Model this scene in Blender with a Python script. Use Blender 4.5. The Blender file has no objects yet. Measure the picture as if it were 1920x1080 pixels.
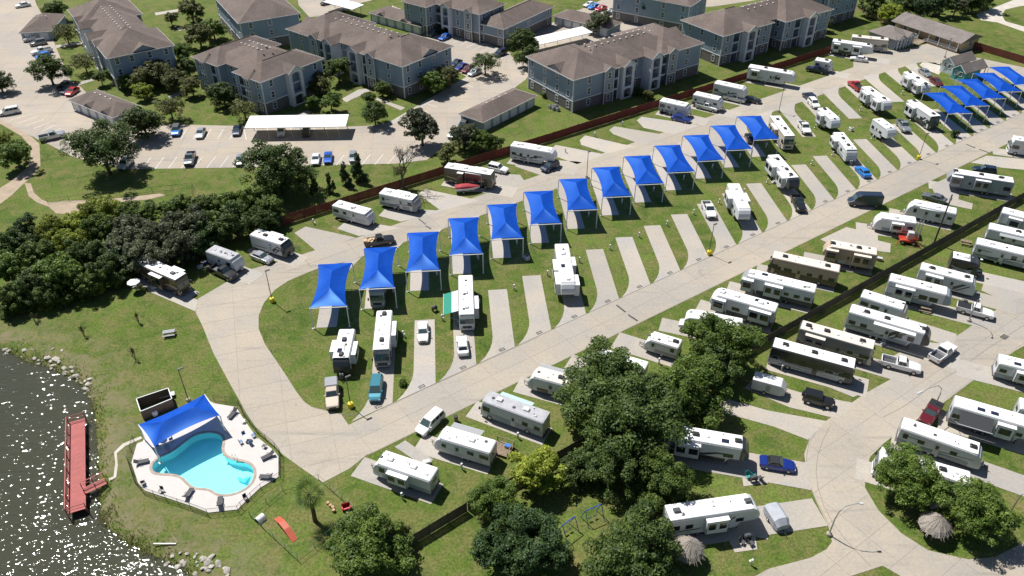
import bpy, math, random
from mathutils import Vector, Matrix
from mathutils.geometry import tessellate_polygon

# ------------------------------------------------------------------ camera, sky, sun, exposure
scn = bpy.context.scene
COL = scn.collection
CAM_H, FPX, PITCH = 85.0, 1490.0, math.atan(1110 / 1490.0)
cam_d = bpy.data.cameras.new("camera")
cam_d.sensor_width = 36.0
cam_d.lens = 36.0 * FPX / 1920.0
cam_d.clip_start, cam_d.clip_end = 1.0, 5000.0
cam = bpy.data.objects.new("camera", cam_d)
COL.objects.link(cam)
cam.location = (0, 0, CAM_H)
cam.rotation_euler = (math.pi / 2 - PITCH, 0, 0)
scn.camera = cam

SUN_AZ, SUN_EL = math.radians(137.0), math.radians(57.0)
sdir = Vector((math.cos(SUN_EL) * math.cos(SUN_AZ), math.cos(SUN_EL) * math.sin(SUN_AZ), math.sin(SUN_EL)))
world = bpy.data.worlds.new("World")
scn.world = world
world.use_nodes = True
wn = world.node_tree
wn.nodes.clear()
sky = wn.nodes.new("ShaderNodeTexSky")
sky.sky_type = 'NISHITA'
sky.sun_disc = False
sky.sun_elevation = SUN_EL
sky.sun_rotation = math.atan2(sdir.x, sdir.y)
sky.air_density, sky.dust_density, sky.ozone_density = 1.0, 0.5, 2.0
bg = wn.nodes.new("ShaderNodeBackground")
bg.inputs[1].default_value = 0.052
wo = wn.nodes.new("ShaderNodeOutputWorld")
wn.links.new(sky.outputs[0], bg.inputs[0])
wn.links.new(bg.outputs[0], wo.inputs[0])

sun_d = bpy.data.lights.new("sun", 'SUN')
sun_d.energy = 5.0
sun_d.angle = math.radians(0.53)
sun_d.color = (1.0, 0.965, 0.92)
sun = bpy.data.objects.new("sun", sun_d)
COL.objects.link(sun)
sun.rotation_euler = sdir.to_track_quat('Z', 'Y').to_euler()
sun.location = sdir * 400

scn.view_settings.view_transform = 'Standard'
scn.view_settings.look = 'None'
scn.view_settings.exposure = 0.40
scn.view_settings.gamma = 1.0
scn.view_settings.use_curve_mapping = False
scn.render.engine = 'CYCLES'
scn.render.resolution_x, scn.render.resolution_y = 1024, 576
scn.cycles.max_bounces = 6
scn.cycles.transparent_max_bounces = 12

# ------------------------------------------------------------------ survey helpers
CC, SS = math.cos(PITCH), math.sin(PITCH)
def G(x, y, z=0.0):
    """survey: plan position of a point seen at (x, y) of the 1920x1080 photograph, known to be at height z"""
    u, v = (x - 960) / FPX, (y - 540) / FPX
    d = Vector((u, CC - v * SS, -(SS + v * CC)))
    t = (z - CAM_H) / d.z
    return Vector((d.x * t, d.y * t, z))
def ppm(x, y, z=0.0):
    return (((y - 540) * CC) + FPX * SS) / (CAM_H - z)
RA, PA = math.radians(35.0), math.radians(95.0)
RV_, PV_ = Vector((math.cos(RA), math.sin(RA), 0)), Vector((math.cos(PA), math.sin(PA), 0))
RO = G(709, 764)
def RP(r, p, z=0.0):
    """site grid: r metres along the main road, p metres along the slanted pads"""
    q = RO + RV_ * r + PV_ * p
    q.z = z
    return q

# ------------------------------------------------------------------ mesh builder
class MB:
    def __init__(s):
        s.v, s.f = [], []
    def add(s, vs, fs):
        n = len(s.v)
        s.v += [tuple(p) for p in vs]
        s.f += [tuple(i + n for i in f) for f in fs]
        return s
    def box(s, c, d, rz=0.0):
        x, y, z = d[0] / 2, d[1] / 2, d[2] / 2
        P = [(-x, -y, -z), (x, -y, -z), (x, y, -z), (-x, y, -z), (-x, -y, z), (x, -y, z), (x, y, z), (-x, y, z)]
        if rz:
            k, q = math.cos(rz), math.sin(rz)
            P = [(a * k - b * q, a * q + b * k, h) for a, b, h in P]
        return s.add([(a + c[0], b + c[1], h + c[2]) for a, b, h in P],
                     [(0, 3, 2, 1), (4, 5, 6, 7), (0, 1, 5, 4), (1, 2, 6, 5), (2, 3, 7, 6), (3, 0, 4, 7)])
    def b(s, x0, x1, y0, y1, z0, z1):
        return s.box(((x0 + x1) / 2, (y0 + y1) / 2, (z0 + z1) / 2), (abs(x1 - x0), abs(y1 - y0), abs(z1 - z0)))
    def cbox(s, x0, x1, y0, y1, z0, z1, c=0.05):
        """box with chamfered top and vertical edges"""
        def ring(e, z):
            a, b_, d, f = x0 + e, x1 - e, y0 + e, y1 - e
            k = c
            return [(a + k, d, z), (b_ - k, d, z), (b_, d + k, z), (b_, f - k, z), (b_ - k, f, z), (a + k, f, z), (a, f - k, z), (a, d + k, z)]
        return s.loft([ring(0, z0), ring(0, z1 - c), ring(c, z1)])
    def loft(s, secs, caps=True):
        n = len(secs[0])
        V = [p for sec in secs for p in sec]
        F = []
        for i in range(len(secs) - 1):
            for j in range(n):
                k = (j + 1) % n
                F.append((i * n + j, i * n + k, (i + 1) * n + k, (i + 1) * n + j))
        if caps:
            F.append(tuple(range(n - 1, -1, -1)))
            F.append(tuple((len(secs) - 1) * n + j for j in range(n)))
        return s.add(V, F)
    def cyl(s, a, b_, r0, r1=None, n=8, caps=True):
        a, b_ = Vector(a), Vector(b_)
        r1 = r0 if r1 is None else r1
        d = (b_ - a)
        if d.length < 1e-6: return s
        d.normalize()
        u = d.orthogonal().normalized(); w = d.cross(u)
        sec = lambda c, r: [c + (u * math.cos(t) + w * math.sin(t)) * r for t in [2 * math.pi * i / n for i in range(n)]]
        return s.loft([sec(a, r0), sec(b_, r1)], caps)
    def tube(s, pts, r, n=6):
        pts = [Vector(p) for p in pts]
        rs = r if isinstance(r, (list, tuple)) else [r] * len(pts)
        secs = []
        for i, p in enumerate(pts):
            d = (pts[min(i + 1, len(pts) - 1)] - pts[max(i - 1, 0)]).normalized()
            ref = Vector((0, 0, 1)) if abs(d.z) < .9 else Vector((1, 0, 0))
            u = d.cross(ref).normalized(); w = d.cross(u)
            secs.append([p + (u * math.cos(t) + w * math.sin(t)) * rs[i] for t in [2 * math.pi * k / n for k in range(n)]])
        return s.loft(secs)
    def lathe(s, prof, n=12, c=(0, 0, 0)):
        return s.loft([[(c[0] + r * math.cos(2 * math.pi * i / n), c[1] + r * math.sin(2 * math.pi * i / n), c[2] + z) for i in range(n)] for r, z in prof])
    def poly(s, pts, z0, z1, holes=()):
        """flat slab from a plan outline, with optional holes"""
        loops = [[Vector((p[0], p[1], 0)) for p in pts]] + [[Vector((p[0], p[1], 0)) for p in h] for h in holes]
        tris = tessellate_polygon(loops)
        flat = [p for l in loops for p in l]
        n = len(flat)
        V = [(p.x, p.y, z1) for p in flat]
        F = []
        for t in tris:
            a, b_, c = (flat[i] for i in t)
            F.append(tuple(t) if (b_ - a).cross(c - a).z > 0 else tuple(reversed(t)))
        if z1 - z0 > 1e-6:
            V += [(p.x, p.y, z0) for p in flat]
            o = 0
            for l in loops:
                m = len(l)
                ar = sum(l[i].x * l[(i + 1) % m].y - l[(i + 1) % m].x * l[i].y for i in range(m))
                first = o == 0
                for i in range(m):
                    a, b_ = o + i, o + (i + 1) % m
                    F.append((a + n, b_ + n, b_, a) if (ar > 0) == first else (b_ + n, a + n, a, b_))
                o += m
        return s.add(V, F)
    def wall(s, pts, holes, y0, y1):
        """upright slab: outline in (x, z), from y0 (outer face) to y1, with openings"""
        t = MB().poly(pts, -y1, -y0, holes)
        return s.add([(x, -h, z) for x, z, h in t.v], t.f)
    def xf(s, M):
        s.v = [tuple(M @ Vector(p)) for p in s.v]
        return s
    def obj(s, name, mat, parent=None, smooth=False):
        me = bpy.data.meshes.new(name)
        me.from_pydata(s.v, [], s.f)
        me.materials.append(mat)
        if smooth:
            me.polygons.foreach_set("use_smooth", [True] * len(me.polygons))
        me.update()
        o = bpy.data.objects.new(name, me)
        COL.objects.link(o)
        if parent: o.parent = parent
        return o

def tag(o, label=None, cat=None, group=None, kind=None):
    if label: o["label"] = label
    if cat: o["category"] = cat
    if group: o["group"] = group
    if kind: o["kind"] = kind
    return o
def thing(name, label, cat, loc=(0, 0, 0), rz=0.0, group=None):
    o = bpy.data.objects.new(name, None)
    o.empty_display_size = .3
    COL.objects.link(o)
    o.location = loc
    o.rotation_euler = (0, 0, rz)
    return tag(o, label, cat, group)
def inst(name, src, parent, loc=(0, 0, 0), rot=(0, 0, 0), sc=(1, 1, 1)):
    o = src.copy() if not isinstance(src, bpy.types.Mesh) else bpy.data.objects.new(name, src)
    o.name = name
    for k in list(o.keys()): del o[k]
    COL.objects.link(o)
    o.parent = parent
    o.location, o.rotation_euler, o.scale = loc, rot, sc
    return o
def mesh_only(mb, name, mat, smooth=False):
    me = bpy.data.meshes.new(name)
    me.from_pydata(mb.v, [], mb.f)
    me.materials.append(mat)
    if smooth: me.polygons.foreach_set("use_smooth", [True] * len(me.polygons))
    me.update()
    return me

# ------------------------------------------------------------------ materials
MATS = {}
def mat(name, col, rough=.6, metal=0.0, n1=None, bump=None, rand=0.0, spec=.5, coat=0.0, alpha2=None, world_xy=False):
    """principled colour with soft mottling n1=(scale, amount), bump=(scale, strength, distance), per-object tint rand"""
    if name in MATS: return MATS[name]
    m = bpy.data.materials.new(name)
    m.use_nodes = True
    nt = m.node_tree
    B = nt.nodes["Principled BSDF"]
    B.inputs["Roughness"].default_value = rough
    B.inputs["Metallic"].default_value = metal
    B.inputs["Specular IOR Level"].default_value = spec
    B.inputs["Coat Weight"].default_value = coat
    c4 = (*col, 1)
    B.inputs["Base Color"].default_value = c4
    N, L = nt.nodes.new, nt.links.new
    if n1 or rand or bump:
        tc = N("ShaderNodeTexCoord"); geo = N("ShaderNodeNewGeometry")
        co = geo.outputs["Position"]
    src = None
    if n1:
        tx = N("ShaderNodeTexNoise"); tx.inputs["Scale"].default_value = n1[0]; tx.inputs["Detail"].default_value = 6; tx.inputs["Roughness"].default_value = .65
        L(co, tx.inputs["Vector"])
        mr = N("ShaderNodeMapRange"); mr.inputs[1].default_value = .3; mr.inputs[2].default_value = .7
        mr.inputs[3].default_value = 1 - n1[1]; mr.inputs[4].default_value = 1 + n1[1] * .6
        L(tx.outputs[0], mr.inputs[0]); src = mr.outputs[0]
    if rand:
        oi = N("ShaderNodeObjectInfo"); mr2 = N("ShaderNodeMapRange")
        mr2.inputs[3].default_value = 1 - rand; mr2.inputs[4].default_value = 1 + rand
        L(oi.outputs["Random"], mr2.inputs[0])
        if src:
            mu = N("ShaderNodeMath"); mu.operation = 'MULTIPLY'; L(src, mu.inputs[0]); L(mr2.outputs[0], mu.inputs[1]); src = mu.outputs[0]
        else: src = mr2.outputs[0]
    if src:
        vm = N("ShaderNodeVectorMath"); vm.operation = 'SCALE'; vm.inputs[0].default_value = col
        L(src, vm.inputs["Scale"]); L(vm.outputs[0], B.inputs["Base Color"])
    if bump:
        t2 = N("ShaderNodeTexNoise"); t2.inputs["Scale"].default_value = bump[0]; t2.inputs["Detail"].default_value = 4
        L(co, t2.inputs["Vector"])
        bp = N("ShaderNodeBump"); bp.inputs["Strength"].default_value = bump[1]; bp.inputs["Distance"].default_value = bump[2]
        L(t2.outputs[0], bp.inputs["Height"]); L(bp.outputs[0], B.inputs["Normal"])
    MATS[name] = m
    return m

def ramp(nt, fac, stops):
    r = nt.nodes.new("ShaderNodeValToRGB")
    e = r.color_ramp.elements
    while len(e) < len(stops): e.new(.5)
    for i, (p, c) in enumerate(stops):
        e[i].position = p; e[i].color = (*c, 1)
    nt.links.new(fac, r.inputs[0])
    return r.outputs[0]
def noise(nt, co, scale, detail=5, rough=.6, dist=0):
    t = nt.nodes.new("ShaderNodeTexNoise")
    t.inputs["Scale"].default_value = scale; t.inputs["Detail"].default_value = detail
    t.inputs["Roughness"].default_value = rough; t.inputs["Distortion"].default_value = dist
    nt.links.new(co, t.inputs["Vector"])
    return t.outputs[0]
def mix(nt, fac, a, b, mode='MIX'):
    m = nt.nodes.new("ShaderNodeMix"); m.data_type = 'RGBA'; m.blend_type = mode
    for s_, i in ((fac, 0), (a, 6), (b, 7)):
        if isinstance(s_, (int, float)): m.inputs[i].default_value = s_
        elif isinstance(s_, tuple): m.inputs[i].default_value = (*s_, 1)
        else: nt.links.new(s_, m.inputs[i])
    return m.outputs[2]
def step(nt, v, a, b):
    m = nt.nodes.new("ShaderNodeMapRange"); m.interpolation_type = 'SMOOTHSTEP'
    m.inputs[1].default_value = a; m.inputs[2].default_value = b
    nt.links.new(v, m.inputs[0])
    return m.outputs[0]

def grass_material(name, lush=0.0, dry=.65):
    m = bpy.data.materials.new(name); m.use_nodes = True; nt = m.node_tree
    B = nt.nodes["Principled BSDF"]; B.inputs["Roughness"].default_value = .9; B.inputs["Specular IOR Level"].default_value = .15
    co = nt.nodes.new("ShaderNodeNewGeometry").outputs["Position"]
    a = ramp(nt, noise(nt, co, .045, 6, .62), [(.30, (.063, .102, .018)), (.5, (.096, .142, .026)), (.70, (.142, .188, .042))])
    b = mix(nt, step(nt, noise(nt, co, .35, 5, .6, .4), .40, .62), a, (.140, .150, .048))
    d = mix(nt, step(nt, noise(nt, co, .10, 7, .72, .9), .63 - dry * .16, .82 - dry * .1), b, (.215, .172, .080))
    d = mix(nt, step(nt, noise(nt, co, .22, 6, .7, 1.4), .50, .66), d, mix(nt, 1.0, d, (.66, .78, .70), 'MULTIPLY'))
    g = noise(nt, co, 2.6, 5, .8)
    e = mix(nt, step(nt, g, .30, .70), (.55, .55, .53), (1.32, 1.30, 1.22))
    f = mix(nt, 1.0, d, e, 'MULTIPLY')
    h = mix(nt, step(nt, noise(nt, co, 1.1, 5, .7), .60, .78), f, (.052, .078, .016))
    nt.links.new(h, B.inputs["Base Color"])
    bp = nt.nodes.new("ShaderNodeBump"); bp.inputs["Strength"].default_value = .7; bp.inputs["Distance"].default_value = .12
    nt.links.new(noise(nt, co, 5.5, 3, .7), bp.inputs["Height"]); nt.links.new(bp.outputs[0], B.inputs["Normal"])
    return m
def concrete_material(name, col, stain=.25, rnd=.06, tracks=True):
    m = bpy.data.materials.new(name); m.use_nodes = True; nt = m.node_tree
    B = nt.nodes["Principled BSDF"]; B.inputs["Roughness"].default_value = .85; B.inputs["Specular IOR Level"].default_value = .25
    co = nt.nodes.new("ShaderNodeNewGeometry").outputs["Position"]
    dark = tuple(c * .68 for c in col); warm = (col[0] * 1.05, col[1] * .99, col[2] * .90)
    a = mix(nt, step(nt, noise(nt, co, .11, 6, .65, .6), .36, .70), warm, tuple(c * .93 for c in col))
    b = mix(nt, step(nt, noise(nt, co, .32, 6, .7, 1.2), .55, .82), a, dark)
    if tracks:
        mp = nt.nodes.new("ShaderNodeMapping"); mp.inputs["Rotation"].default_value = (0, 0, -RA); mp.inputs["Scale"].default_value = (.07, .9, 1)
        nt.links.new(co, mp.inputs["Vector"])
        b = mix(nt, step(nt, noise(nt, mp.outputs[0], 1.0, 4, .6, .4), .52, .80), b, tuple(c * .74 for c in col))
    c = mix(nt, step(nt, noise(nt, co, 2.6, 4, .75), .35, .7), (.91, .91, .91), (1.06, 1.06, 1.06))
    c = mix(nt, step(nt, noise(nt, co, .035, 5, .6, .3), .35, .68), c, mix(nt, 1.0, c, (1.14, 1.12, 1.08), 'MULTIPLY'))
    d = mix(nt, 1.0, b, c, 'MULTIPLY')
    oi = nt.nodes.new("ShaderNodeObjectInfo"); mr = nt.nodes.new("ShaderNodeMapRange")
    mr.inputs[3].default_value = 1 - rnd; mr.inputs[4].default_value = 1 + rnd
    nt.links.new(oi.outputs["Random"], mr.inputs[0])
    vm = nt.nodes.new("ShaderNodeVectorMath"); vm.operation = 'SCALE'
    nt.links.new(d, vm.inputs[0]); nt.links.new(mr.outputs[0], vm.inputs["Scale"]); nt.links.new(vm.outputs[0], B.inputs["Base Color"])
    bp = nt.nodes.new("ShaderNodeBump"); bp.inputs["Strength"].default_value = .25; bp.inputs["Distance"].default_value = .01
    nt.links.new(noise(nt, co, 9, 3), bp.inputs["Height"]); nt.links.new(bp.outputs[0], B.inputs["Normal"])
    return m
def fabric_material(name, col, trans=.35):
    m = bpy.data.materials.new(name); m.use_nodes = True; nt = m.node_tree
    nt.nodes.clear()
    out = nt.nodes.new("ShaderNodeOutputMaterial")
    d = nt.nodes.new("ShaderNodeBsdfDiffuse"); t = nt.nodes.new("ShaderNodeBsdfTranslucent"); tr = nt.nodes.new("ShaderNodeBsdfTransparent")
    co = nt.nodes.new("ShaderNodeNewGeometry").outputs["Position"]
    c = mix(nt, step(nt, noise(nt, co, .5, 4), .3, .7), tuple(v * .88 for v in col), tuple(v * 1.1 for v in col))
    nt.links.new(c, d.inputs[0]); nt.links.new(c, t.inputs[0])
    tr.inputs[0].default_value = (.12, .42, 1, 1)
    m1 = nt.nodes.new("ShaderNodeMixShader"); m1.inputs[0].default_value = trans
    nt.links.new(d.outputs[0], m1.inputs[1]); nt.links.new(t.outputs[0], m1.inputs[2])
    m2 = nt.nodes.new("ShaderNodeMixShader"); m2.inputs[0].default_value = .055
    nt.links.new(m1.outputs[0], m2.inputs[1]); nt.links.new(tr.outputs[0], m2.inputs[2])
    gl = nt.nodes.new("ShaderNodeBsdfGlossy"); gl.inputs["Roughness"].default_value = .42; gl.inputs[0].default_value = (.25, .55, 1, 1)
    m3 = nt.nodes.new("ShaderNodeMixShader"); m3.inputs[0].default_value = .065
    nt.links.new(m2.outputs[0], m3.inputs[1]); nt.links.new(gl.outputs[0], m3.inputs[2])
    nt.links.new(m3.outputs[0], out.inputs[0])
    return m
def leaf_material(name, dark, light, trans=.28):
    m = bpy.data.materials.new(name); m.use_nodes = True; nt = m.node_tree
    nt.nodes.clear()
    out = nt.nodes.new("ShaderNodeOutputMaterial")
    d = nt.nodes.new("ShaderNodeBsdfPrincipled"); d.inputs["Roughness"].default_value = .55; d.inputs["Specular IOR Level"].default_value = .3
    t = nt.nodes.new("ShaderNodeBsdfTranslucent")
    g = nt.nodes.new("ShaderNodeNewGeometry")
    c0 = mix(nt, step(nt, noise(nt, g.outputs["Position"], .55, 4, .6), .3, .7), dark, light)
    oi = nt.nodes.new("ShaderNodeObjectInfo"); mr = nt.nodes.new("ShaderNodeMapRange"); mr.inputs[3].default_value = .78; mr.inputs[4].default_value = 1.25
    nt.links.new(oi.outputs["Random"], mr.inputs[0])
    mr2 = nt.nodes.new("ShaderNodeMapRange"); mr2.inputs[3].default_value = .7; mr2.inputs[4].default_value = 1.3
    nt.links.new(g.outputs["Random Per Island"], mr2.inputs[0])
    mu = nt.nodes.new("ShaderNodeMath"); mu.operation = 'MULTIPLY'
    nt.links.new(mr.outputs[0], mu.inputs[0]); nt.links.new(mr2.outputs[0], mu.inputs[1])
    vm = nt.nodes.new("ShaderNodeVectorMath"); vm.operation = 'SCALE'
    nt.links.new(c0, vm.inputs[0]); nt.links.new(mu.outputs[0], vm.inputs["Scale"])
    nt.links.new(vm.outputs[0], d.inputs["Base Color"]); nt.links.new(vm.outputs[0], t.inputs[0])
    m1 = nt.nodes.new("ShaderNodeMixShader"); m1.inputs[0].default_value = trans
    nt.links.new(d.outputs[0], m1.inputs[1]); nt.links.new(t.outputs[0], m1.inputs[2])
    nt.links.new(m1.outputs[0], out.inputs[0])
    return m
def shingle_material(name, col):
    m = bpy.data.materials.new(name); m.use_nodes = True; nt = m.node_tree
    B = nt.nodes["Principled BSDF"]; B.inputs["Roughness"].default_value = .9; B.inputs["Specular IOR Level"].default_value = .2
    co = nt.nodes.new("ShaderNodeNewGeometry").outputs["Position"]
    a = mix(nt, step(nt, noise(nt, co, .12, 6, .7, .5), .35, .7), tuple(c * .8 for c in col), tuple(c * 1.15 for c in col))
    mp = nt.nodes.new("ShaderNodeMapping"); mp.inputs["Scale"].default_value = (1, 1, 6); nt.links.new(co, mp.inputs["Vector"])
    b = mix(nt, step(nt, noise(nt, mp.outputs[0], 1.6, 4, .8), .3, .7), (.78, .78, .78), (1.18, 1.18, 1.18))
    nt.links.new(mix(nt, 1.0, a, b, 'MULTIPLY'), B.inputs["Base Color"])
    w = nt.nodes.new("ShaderNodeTexWave"); w.bands_direction = 'Z'; w.inputs["Scale"].default_value = 2.4; w.inputs["Distortion"].default_value = .5
    nt.links.new(co, w.inputs["Vector"])
    bp = nt.nodes.new("ShaderNodeBump"); bp.inputs["Strength"].default_value = .4; bp.inputs["Distance"].default_value = .04
    nt.links.new(w.outputs[1], bp.inputs["Height"]); nt.links.new(bp.outputs[0], B.inputs["Normal"])
    return m
def siding_material(name, col):
    m = bpy.data.materials.new(name); m.use_nodes = True; nt = m.node_tree
    B = nt.nodes["Principled BSDF"]; B.inputs["Roughness"].default_value = .75
    co = nt.nodes.new("ShaderNodeNewGeometry").outputs["Position"]
    a = mix(nt, step(nt, noise(nt, co, .3, 5, .6), .3, .7), tuple(c * .92 for c in col), tuple(c * 1.06 for c in col))
    w = nt.nodes.new("ShaderNodeTexWave"); w.bands_direction = 'Z'; w.wave_profile = 'SAW'; w.inputs["Scale"].default_value = 1.6
    nt.links.new(co, w.inputs["Vector"])
    b = mix(nt, w.outputs[1], (.9, .9, .9), (1.05, 1.05, 1.05))
    nt.links.new(mix(nt, 1.0, a, b, 'MULTIPLY'), B.inputs["Base Color"])
    bp = nt.nodes.new("ShaderNodeBump"); bp.inputs["Strength"].default_value = .5; bp.inputs["Distance"].default_value = .03
    nt.links.new(w.outputs[1], bp.inputs["Height"]); nt.links.new(bp.outputs[0], B.inputs["Normal"])
    return m

M_GRASS = grass_material("grass")
M_CONC = concrete_material("road_concrete", (.345, .322, .288), rnd=.03)
M_PAD = concrete_material("pad_concrete", (.365, .35, .33), rnd=.08, tracks=False)
M_LOT = concrete_material("lot_concrete", (.355, .325, .29), rnd=.03)
M_DARKCONC = mat("joint_filler", (.22, .20, .175), .9)
M_WHITE = mat("white_gelcoat", (.61, .625, .64), .32, n1=(.9, .06), rand=.05)
M_ROOFW = mat("white_roof_membrane", (.82, .81, .79), .55, n1=(.7, .09), rand=.05)
M_ROOFG = mat("grey_roof_membrane", (.40, .40, .42), .7, n1=(1.1, .25))
M_ROOFC = mat("cream_roof_membrane", (.68, .61, .53), .6, n1=(.7, .15))
M_BLACK = mat("black_plastic", (.022, .022, .024), .45)
M_DGREY = mat("dark_grey_plastic", (.07, .072, .078), .5)
M_GREY = mat("mid_grey_paint", (.26, .27, .285), .4, n1=(1, .08))
M_LGREY = mat("light_grey_paint", (.50, .51, .52), .4, n1=(1, .08))
M_GLASS = mat("dark_window_glass", (.018, .023, .03), .06, spec=.8)
M_WSHIELD = mat("windscreen_glass", (.055, .085, .085), .05, spec=.9)
M_RUBBER = mat("tyre_rubber", (.018, .018, .018), .85)
M_RIM = mat("wheel_rim_metal", (.45, .45, .46), .35, metal=.8)
M_CHROME = mat("bright_metal", (.6, .6, .6), .25, metal=1)
M_STEEL = mat("galvanised_steel", (.42, .43, .44), .5, metal=.6)
M_WPAINT = mat("white_paint", (.76, .76, .75), .5, n1=(1.5, .06))
M_RED = mat("red_lamp_plastic", (.35, .015, .012), .3)
M_LAMP = mat("headlamp_lens", (.62, .62, .6), .15)
M_WOOD = mat("weathered_wood", (.24, .18, .12), .85, n1=(3, .3))
M_TANW = mat("tan_wood", (.42, .30, .17), .8, n1=(2, .25))
M_YEL = mat("yellow_paint", (.72, .55, .02), .5)
M_BLUEF = fabric_material("blue_shade_cloth", (.006, .068, .46), .20)
M_SIDING = siding_material("blue_grey_siding", (.275, .345, .425))
M_SIDING2 = siding_material("grey_siding", (.33, .37, .42))
M_TAUPE = mat("taupe_brick", (.165, .15, .145), .85, n1=(2.2, .25), bump=(6, .4, .03))
M_TOWER = mat("pale_stucco", (.66, .675, .71), .8, n1=(.6, .08))
M_TRIM = mat("white_trim", (.70, .71, .72), .6)
M_SHINGLE = shingle_material("brown_shingle", (.165, .132, .115))
M_SHINGLE2 = shingle_material("grey_shingle", (.23, .20, .185))
# ------------------------------------------------------------------ ground with the lake basin
def pip(x, y, poly):
    c = False; n = len(poly); j = n - 1
    for i in range(n):
        xi, yi = poly[i][0], poly[i][1]; xj, yj = poly[j][0], poly[j][1]
        if (yi > y) != (yj > y) and x < (xj - xi) * (y - yi) / (yj - yi) + xi: c = not c
        j = i
    return c
def seg_d(x, y, line):
    best = 1e9
    for a, b in zip(line, line[1:]):
        dx, dy = b[0] - a[0], b[1] - a[1]; L2 = dx * dx + dy * dy or 1e-9
        t = max(0, min(1, ((x - a[0]) * dx + (y - a[1]) * dy) / L2))
        d = math.hypot(x - a[0] - t * dx, y - a[1] - t * dy)
        if d < best: best = d
    return best
WZ = -.7
shore_px = [(-260, 560), (-120, 622), (0, 664), (40, 683), (75, 693), (110, 708), (130, 717), (147, 735), (160, 757), (166, 790), (170, 850), (172, 915), (174, 975), (186, 995), (225, 1030), (262, 1047), (320, 1072), (360, 1100), (420, 1160), (470, 1260)]
shore = [G(x, y, WZ) for x, y in shore_px]
lake_poly = [(p.x, p.y) for p in shore] + [(-30, -120), (-420, -120), (-420, 160)]
pool_px = [(284, 880), (285, 872), (290, 865), (300, 856), (315, 850), (330, 841), (345, 829), (360, 818), (375, 812), (392, 810), (408, 812), (417, 818), (419, 828), (417, 840), (420, 851), (430, 859), (445, 863), (460, 866), (472, 873), (477, 883), (476, 895), (470, 907), (458, 917), (440, 925), (420, 928), (405, 925), (393, 918), (380, 916), (364, 914), (352, 906), (343, 897), (330, 891), (312, 889), (297, 888), (288, 885)]
pool = [G(x, y, .12) for x, y in pool_px]
def axis(lo, f0, f1, hi, step):
    a = [lo, lo * .6 + f0 * .4, lo * .3 + f0 * .7, lo * .12 + f0 * .88]
    n = int((f1 - f0) / step); a += [f0 + (f1 - f0) * i / n for i in range(n + 1)]
    return a + [hi * .12 + f1 * .88, hi * .3 + f1 * .7, hi * .6 + f1 * .4, hi]
gx, gy = axis(-1500, -135, -22, 1500, 1.15), axis(-700, -20, 128, 2200, 1.15)
rnd = random.Random(3)
gv, gf, bank = [], [], []
for y in gy:
    for x in gx:
        z, bk = 0.0, 0.0
        if -140 < x < -15 and -30 < y < 135:
            d = seg_d(x, y, lake_poly[:len(shore)])
            ins = pip(x, y, lake_poly)
            sd = -d if ins else d
            t = max(0, min(1, (3.2 - sd) / 5.4)); t = t * t * (3 - 2 * t)
            z = -1.9 * t + (rnd.uniform(-.05, .05) if t > .01 else 0)
            bk = max(0, min(1, 1.15 - sd / 9.0))
        elif pip(x, y, lake_poly): z = -1.9; bk = 1
        gv.append((x, y, z)); bank.append(bk)
nx = len(gx)
pool_c = (sum(p.x for p in pool) / len(pool), sum(p.y for p in pool) / len(pool))
pool_in = [(pool_c[0] + (p.x - pool_c[0]) * 1.12, pool_c[1] + (p.y - pool_c[1]) * 1.12) for p in pool]
for j in range(len(gy) - 1):
    for i in range(nx - 1):
        cx, cy = (gx[i] + gx[i + 1]) / 2, (gy[j] + gy[j + 1]) / 2
        if -60 < cx < -20 and 50 < cy < 90 and pip(cx, cy, pool_in): continue
        a = j * nx + i
        gf.append((a, a + 1, a + nx + 1, a + nx))
gm = MB(); gm.v, gm.f = gv, gf
ground = gm.obj("ground", M_GRASS, smooth=True)
tag(ground, kind="structure")
at = ground.data.attributes.new("bank", 'FLOAT', 'POINT')
at.data.foreach_set("value", bank)
nt = M_GRASS.node_tree
an = nt.nodes.new("ShaderNodeAttribute"); an.attribute_name = "bank"
Bq = nt.nodes["Principled BSDF"]; base_l = Bq.inputs["Base Color"].links[0].from_socket
co_ = [n for n in nt.nodes if n.type == 'NEW_GEOMETRY'][0].outputs["Position"]
mm = nt.nodes.new("ShaderNodeMath"); mm.operation = 'MULTIPLY'
nt.links.new(an.outputs["Fac"], mm.inputs[0]); nt.links.new(step(nt, noise(nt, co_, .30, 7, .75, .8), .42, .62), mm.inputs[1])
nt.links.new(mix(nt, mm.outputs[0], base_l, (.20, .17, .105)), Bq.inputs["Base Color"])

# lake water
wm = bpy.data.materials.new("lake_water"); wm.use_nodes = True; nt = wm.node_tree
B = nt.nodes["Principled BSDF"]; B.inputs["Base Color"].default_value = (.050, .052, .034, 1); B.inputs["Roughness"].default_value = .045
B.inputs["IOR"].default_value = 1.33
co = nt.nodes.new("ShaderNodeNewGeometry").outputs["Position"]
mp = nt.nodes.new("ShaderNodeMapping"); mp.inputs["Rotation"].default_value = (0, 0, -.35); mp.inputs["Scale"].default_value = (.8, 1.7, 1); nt.links.new(co, mp.inputs["Vector"])
h1 = noise(nt, mp.outputs[0], 1.05, 1.2, .5, .35)
h2 = noise(nt, mp.outputs[0], .25, 1, .5, .2)
ad = nt.nodes.new("ShaderNodeMath"); ad.operation = 'MULTIPLY_ADD'; ad.inputs[1].default_value = 1.0
nt.links.new(h1, ad.inputs[0]); nt.links.new(h2, ad.inputs[2])
bp = nt.nodes.new("ShaderNodeBump"); bp.inputs["Strength"].default_value = 1.0; bp.inputs["Distance"].default_value = .17
nt.links.new(ad.outputs[0], bp.inputs["Height"]); nt.links.new(bp.outputs[0], B.inputs["Normal"])
wp = []
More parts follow.
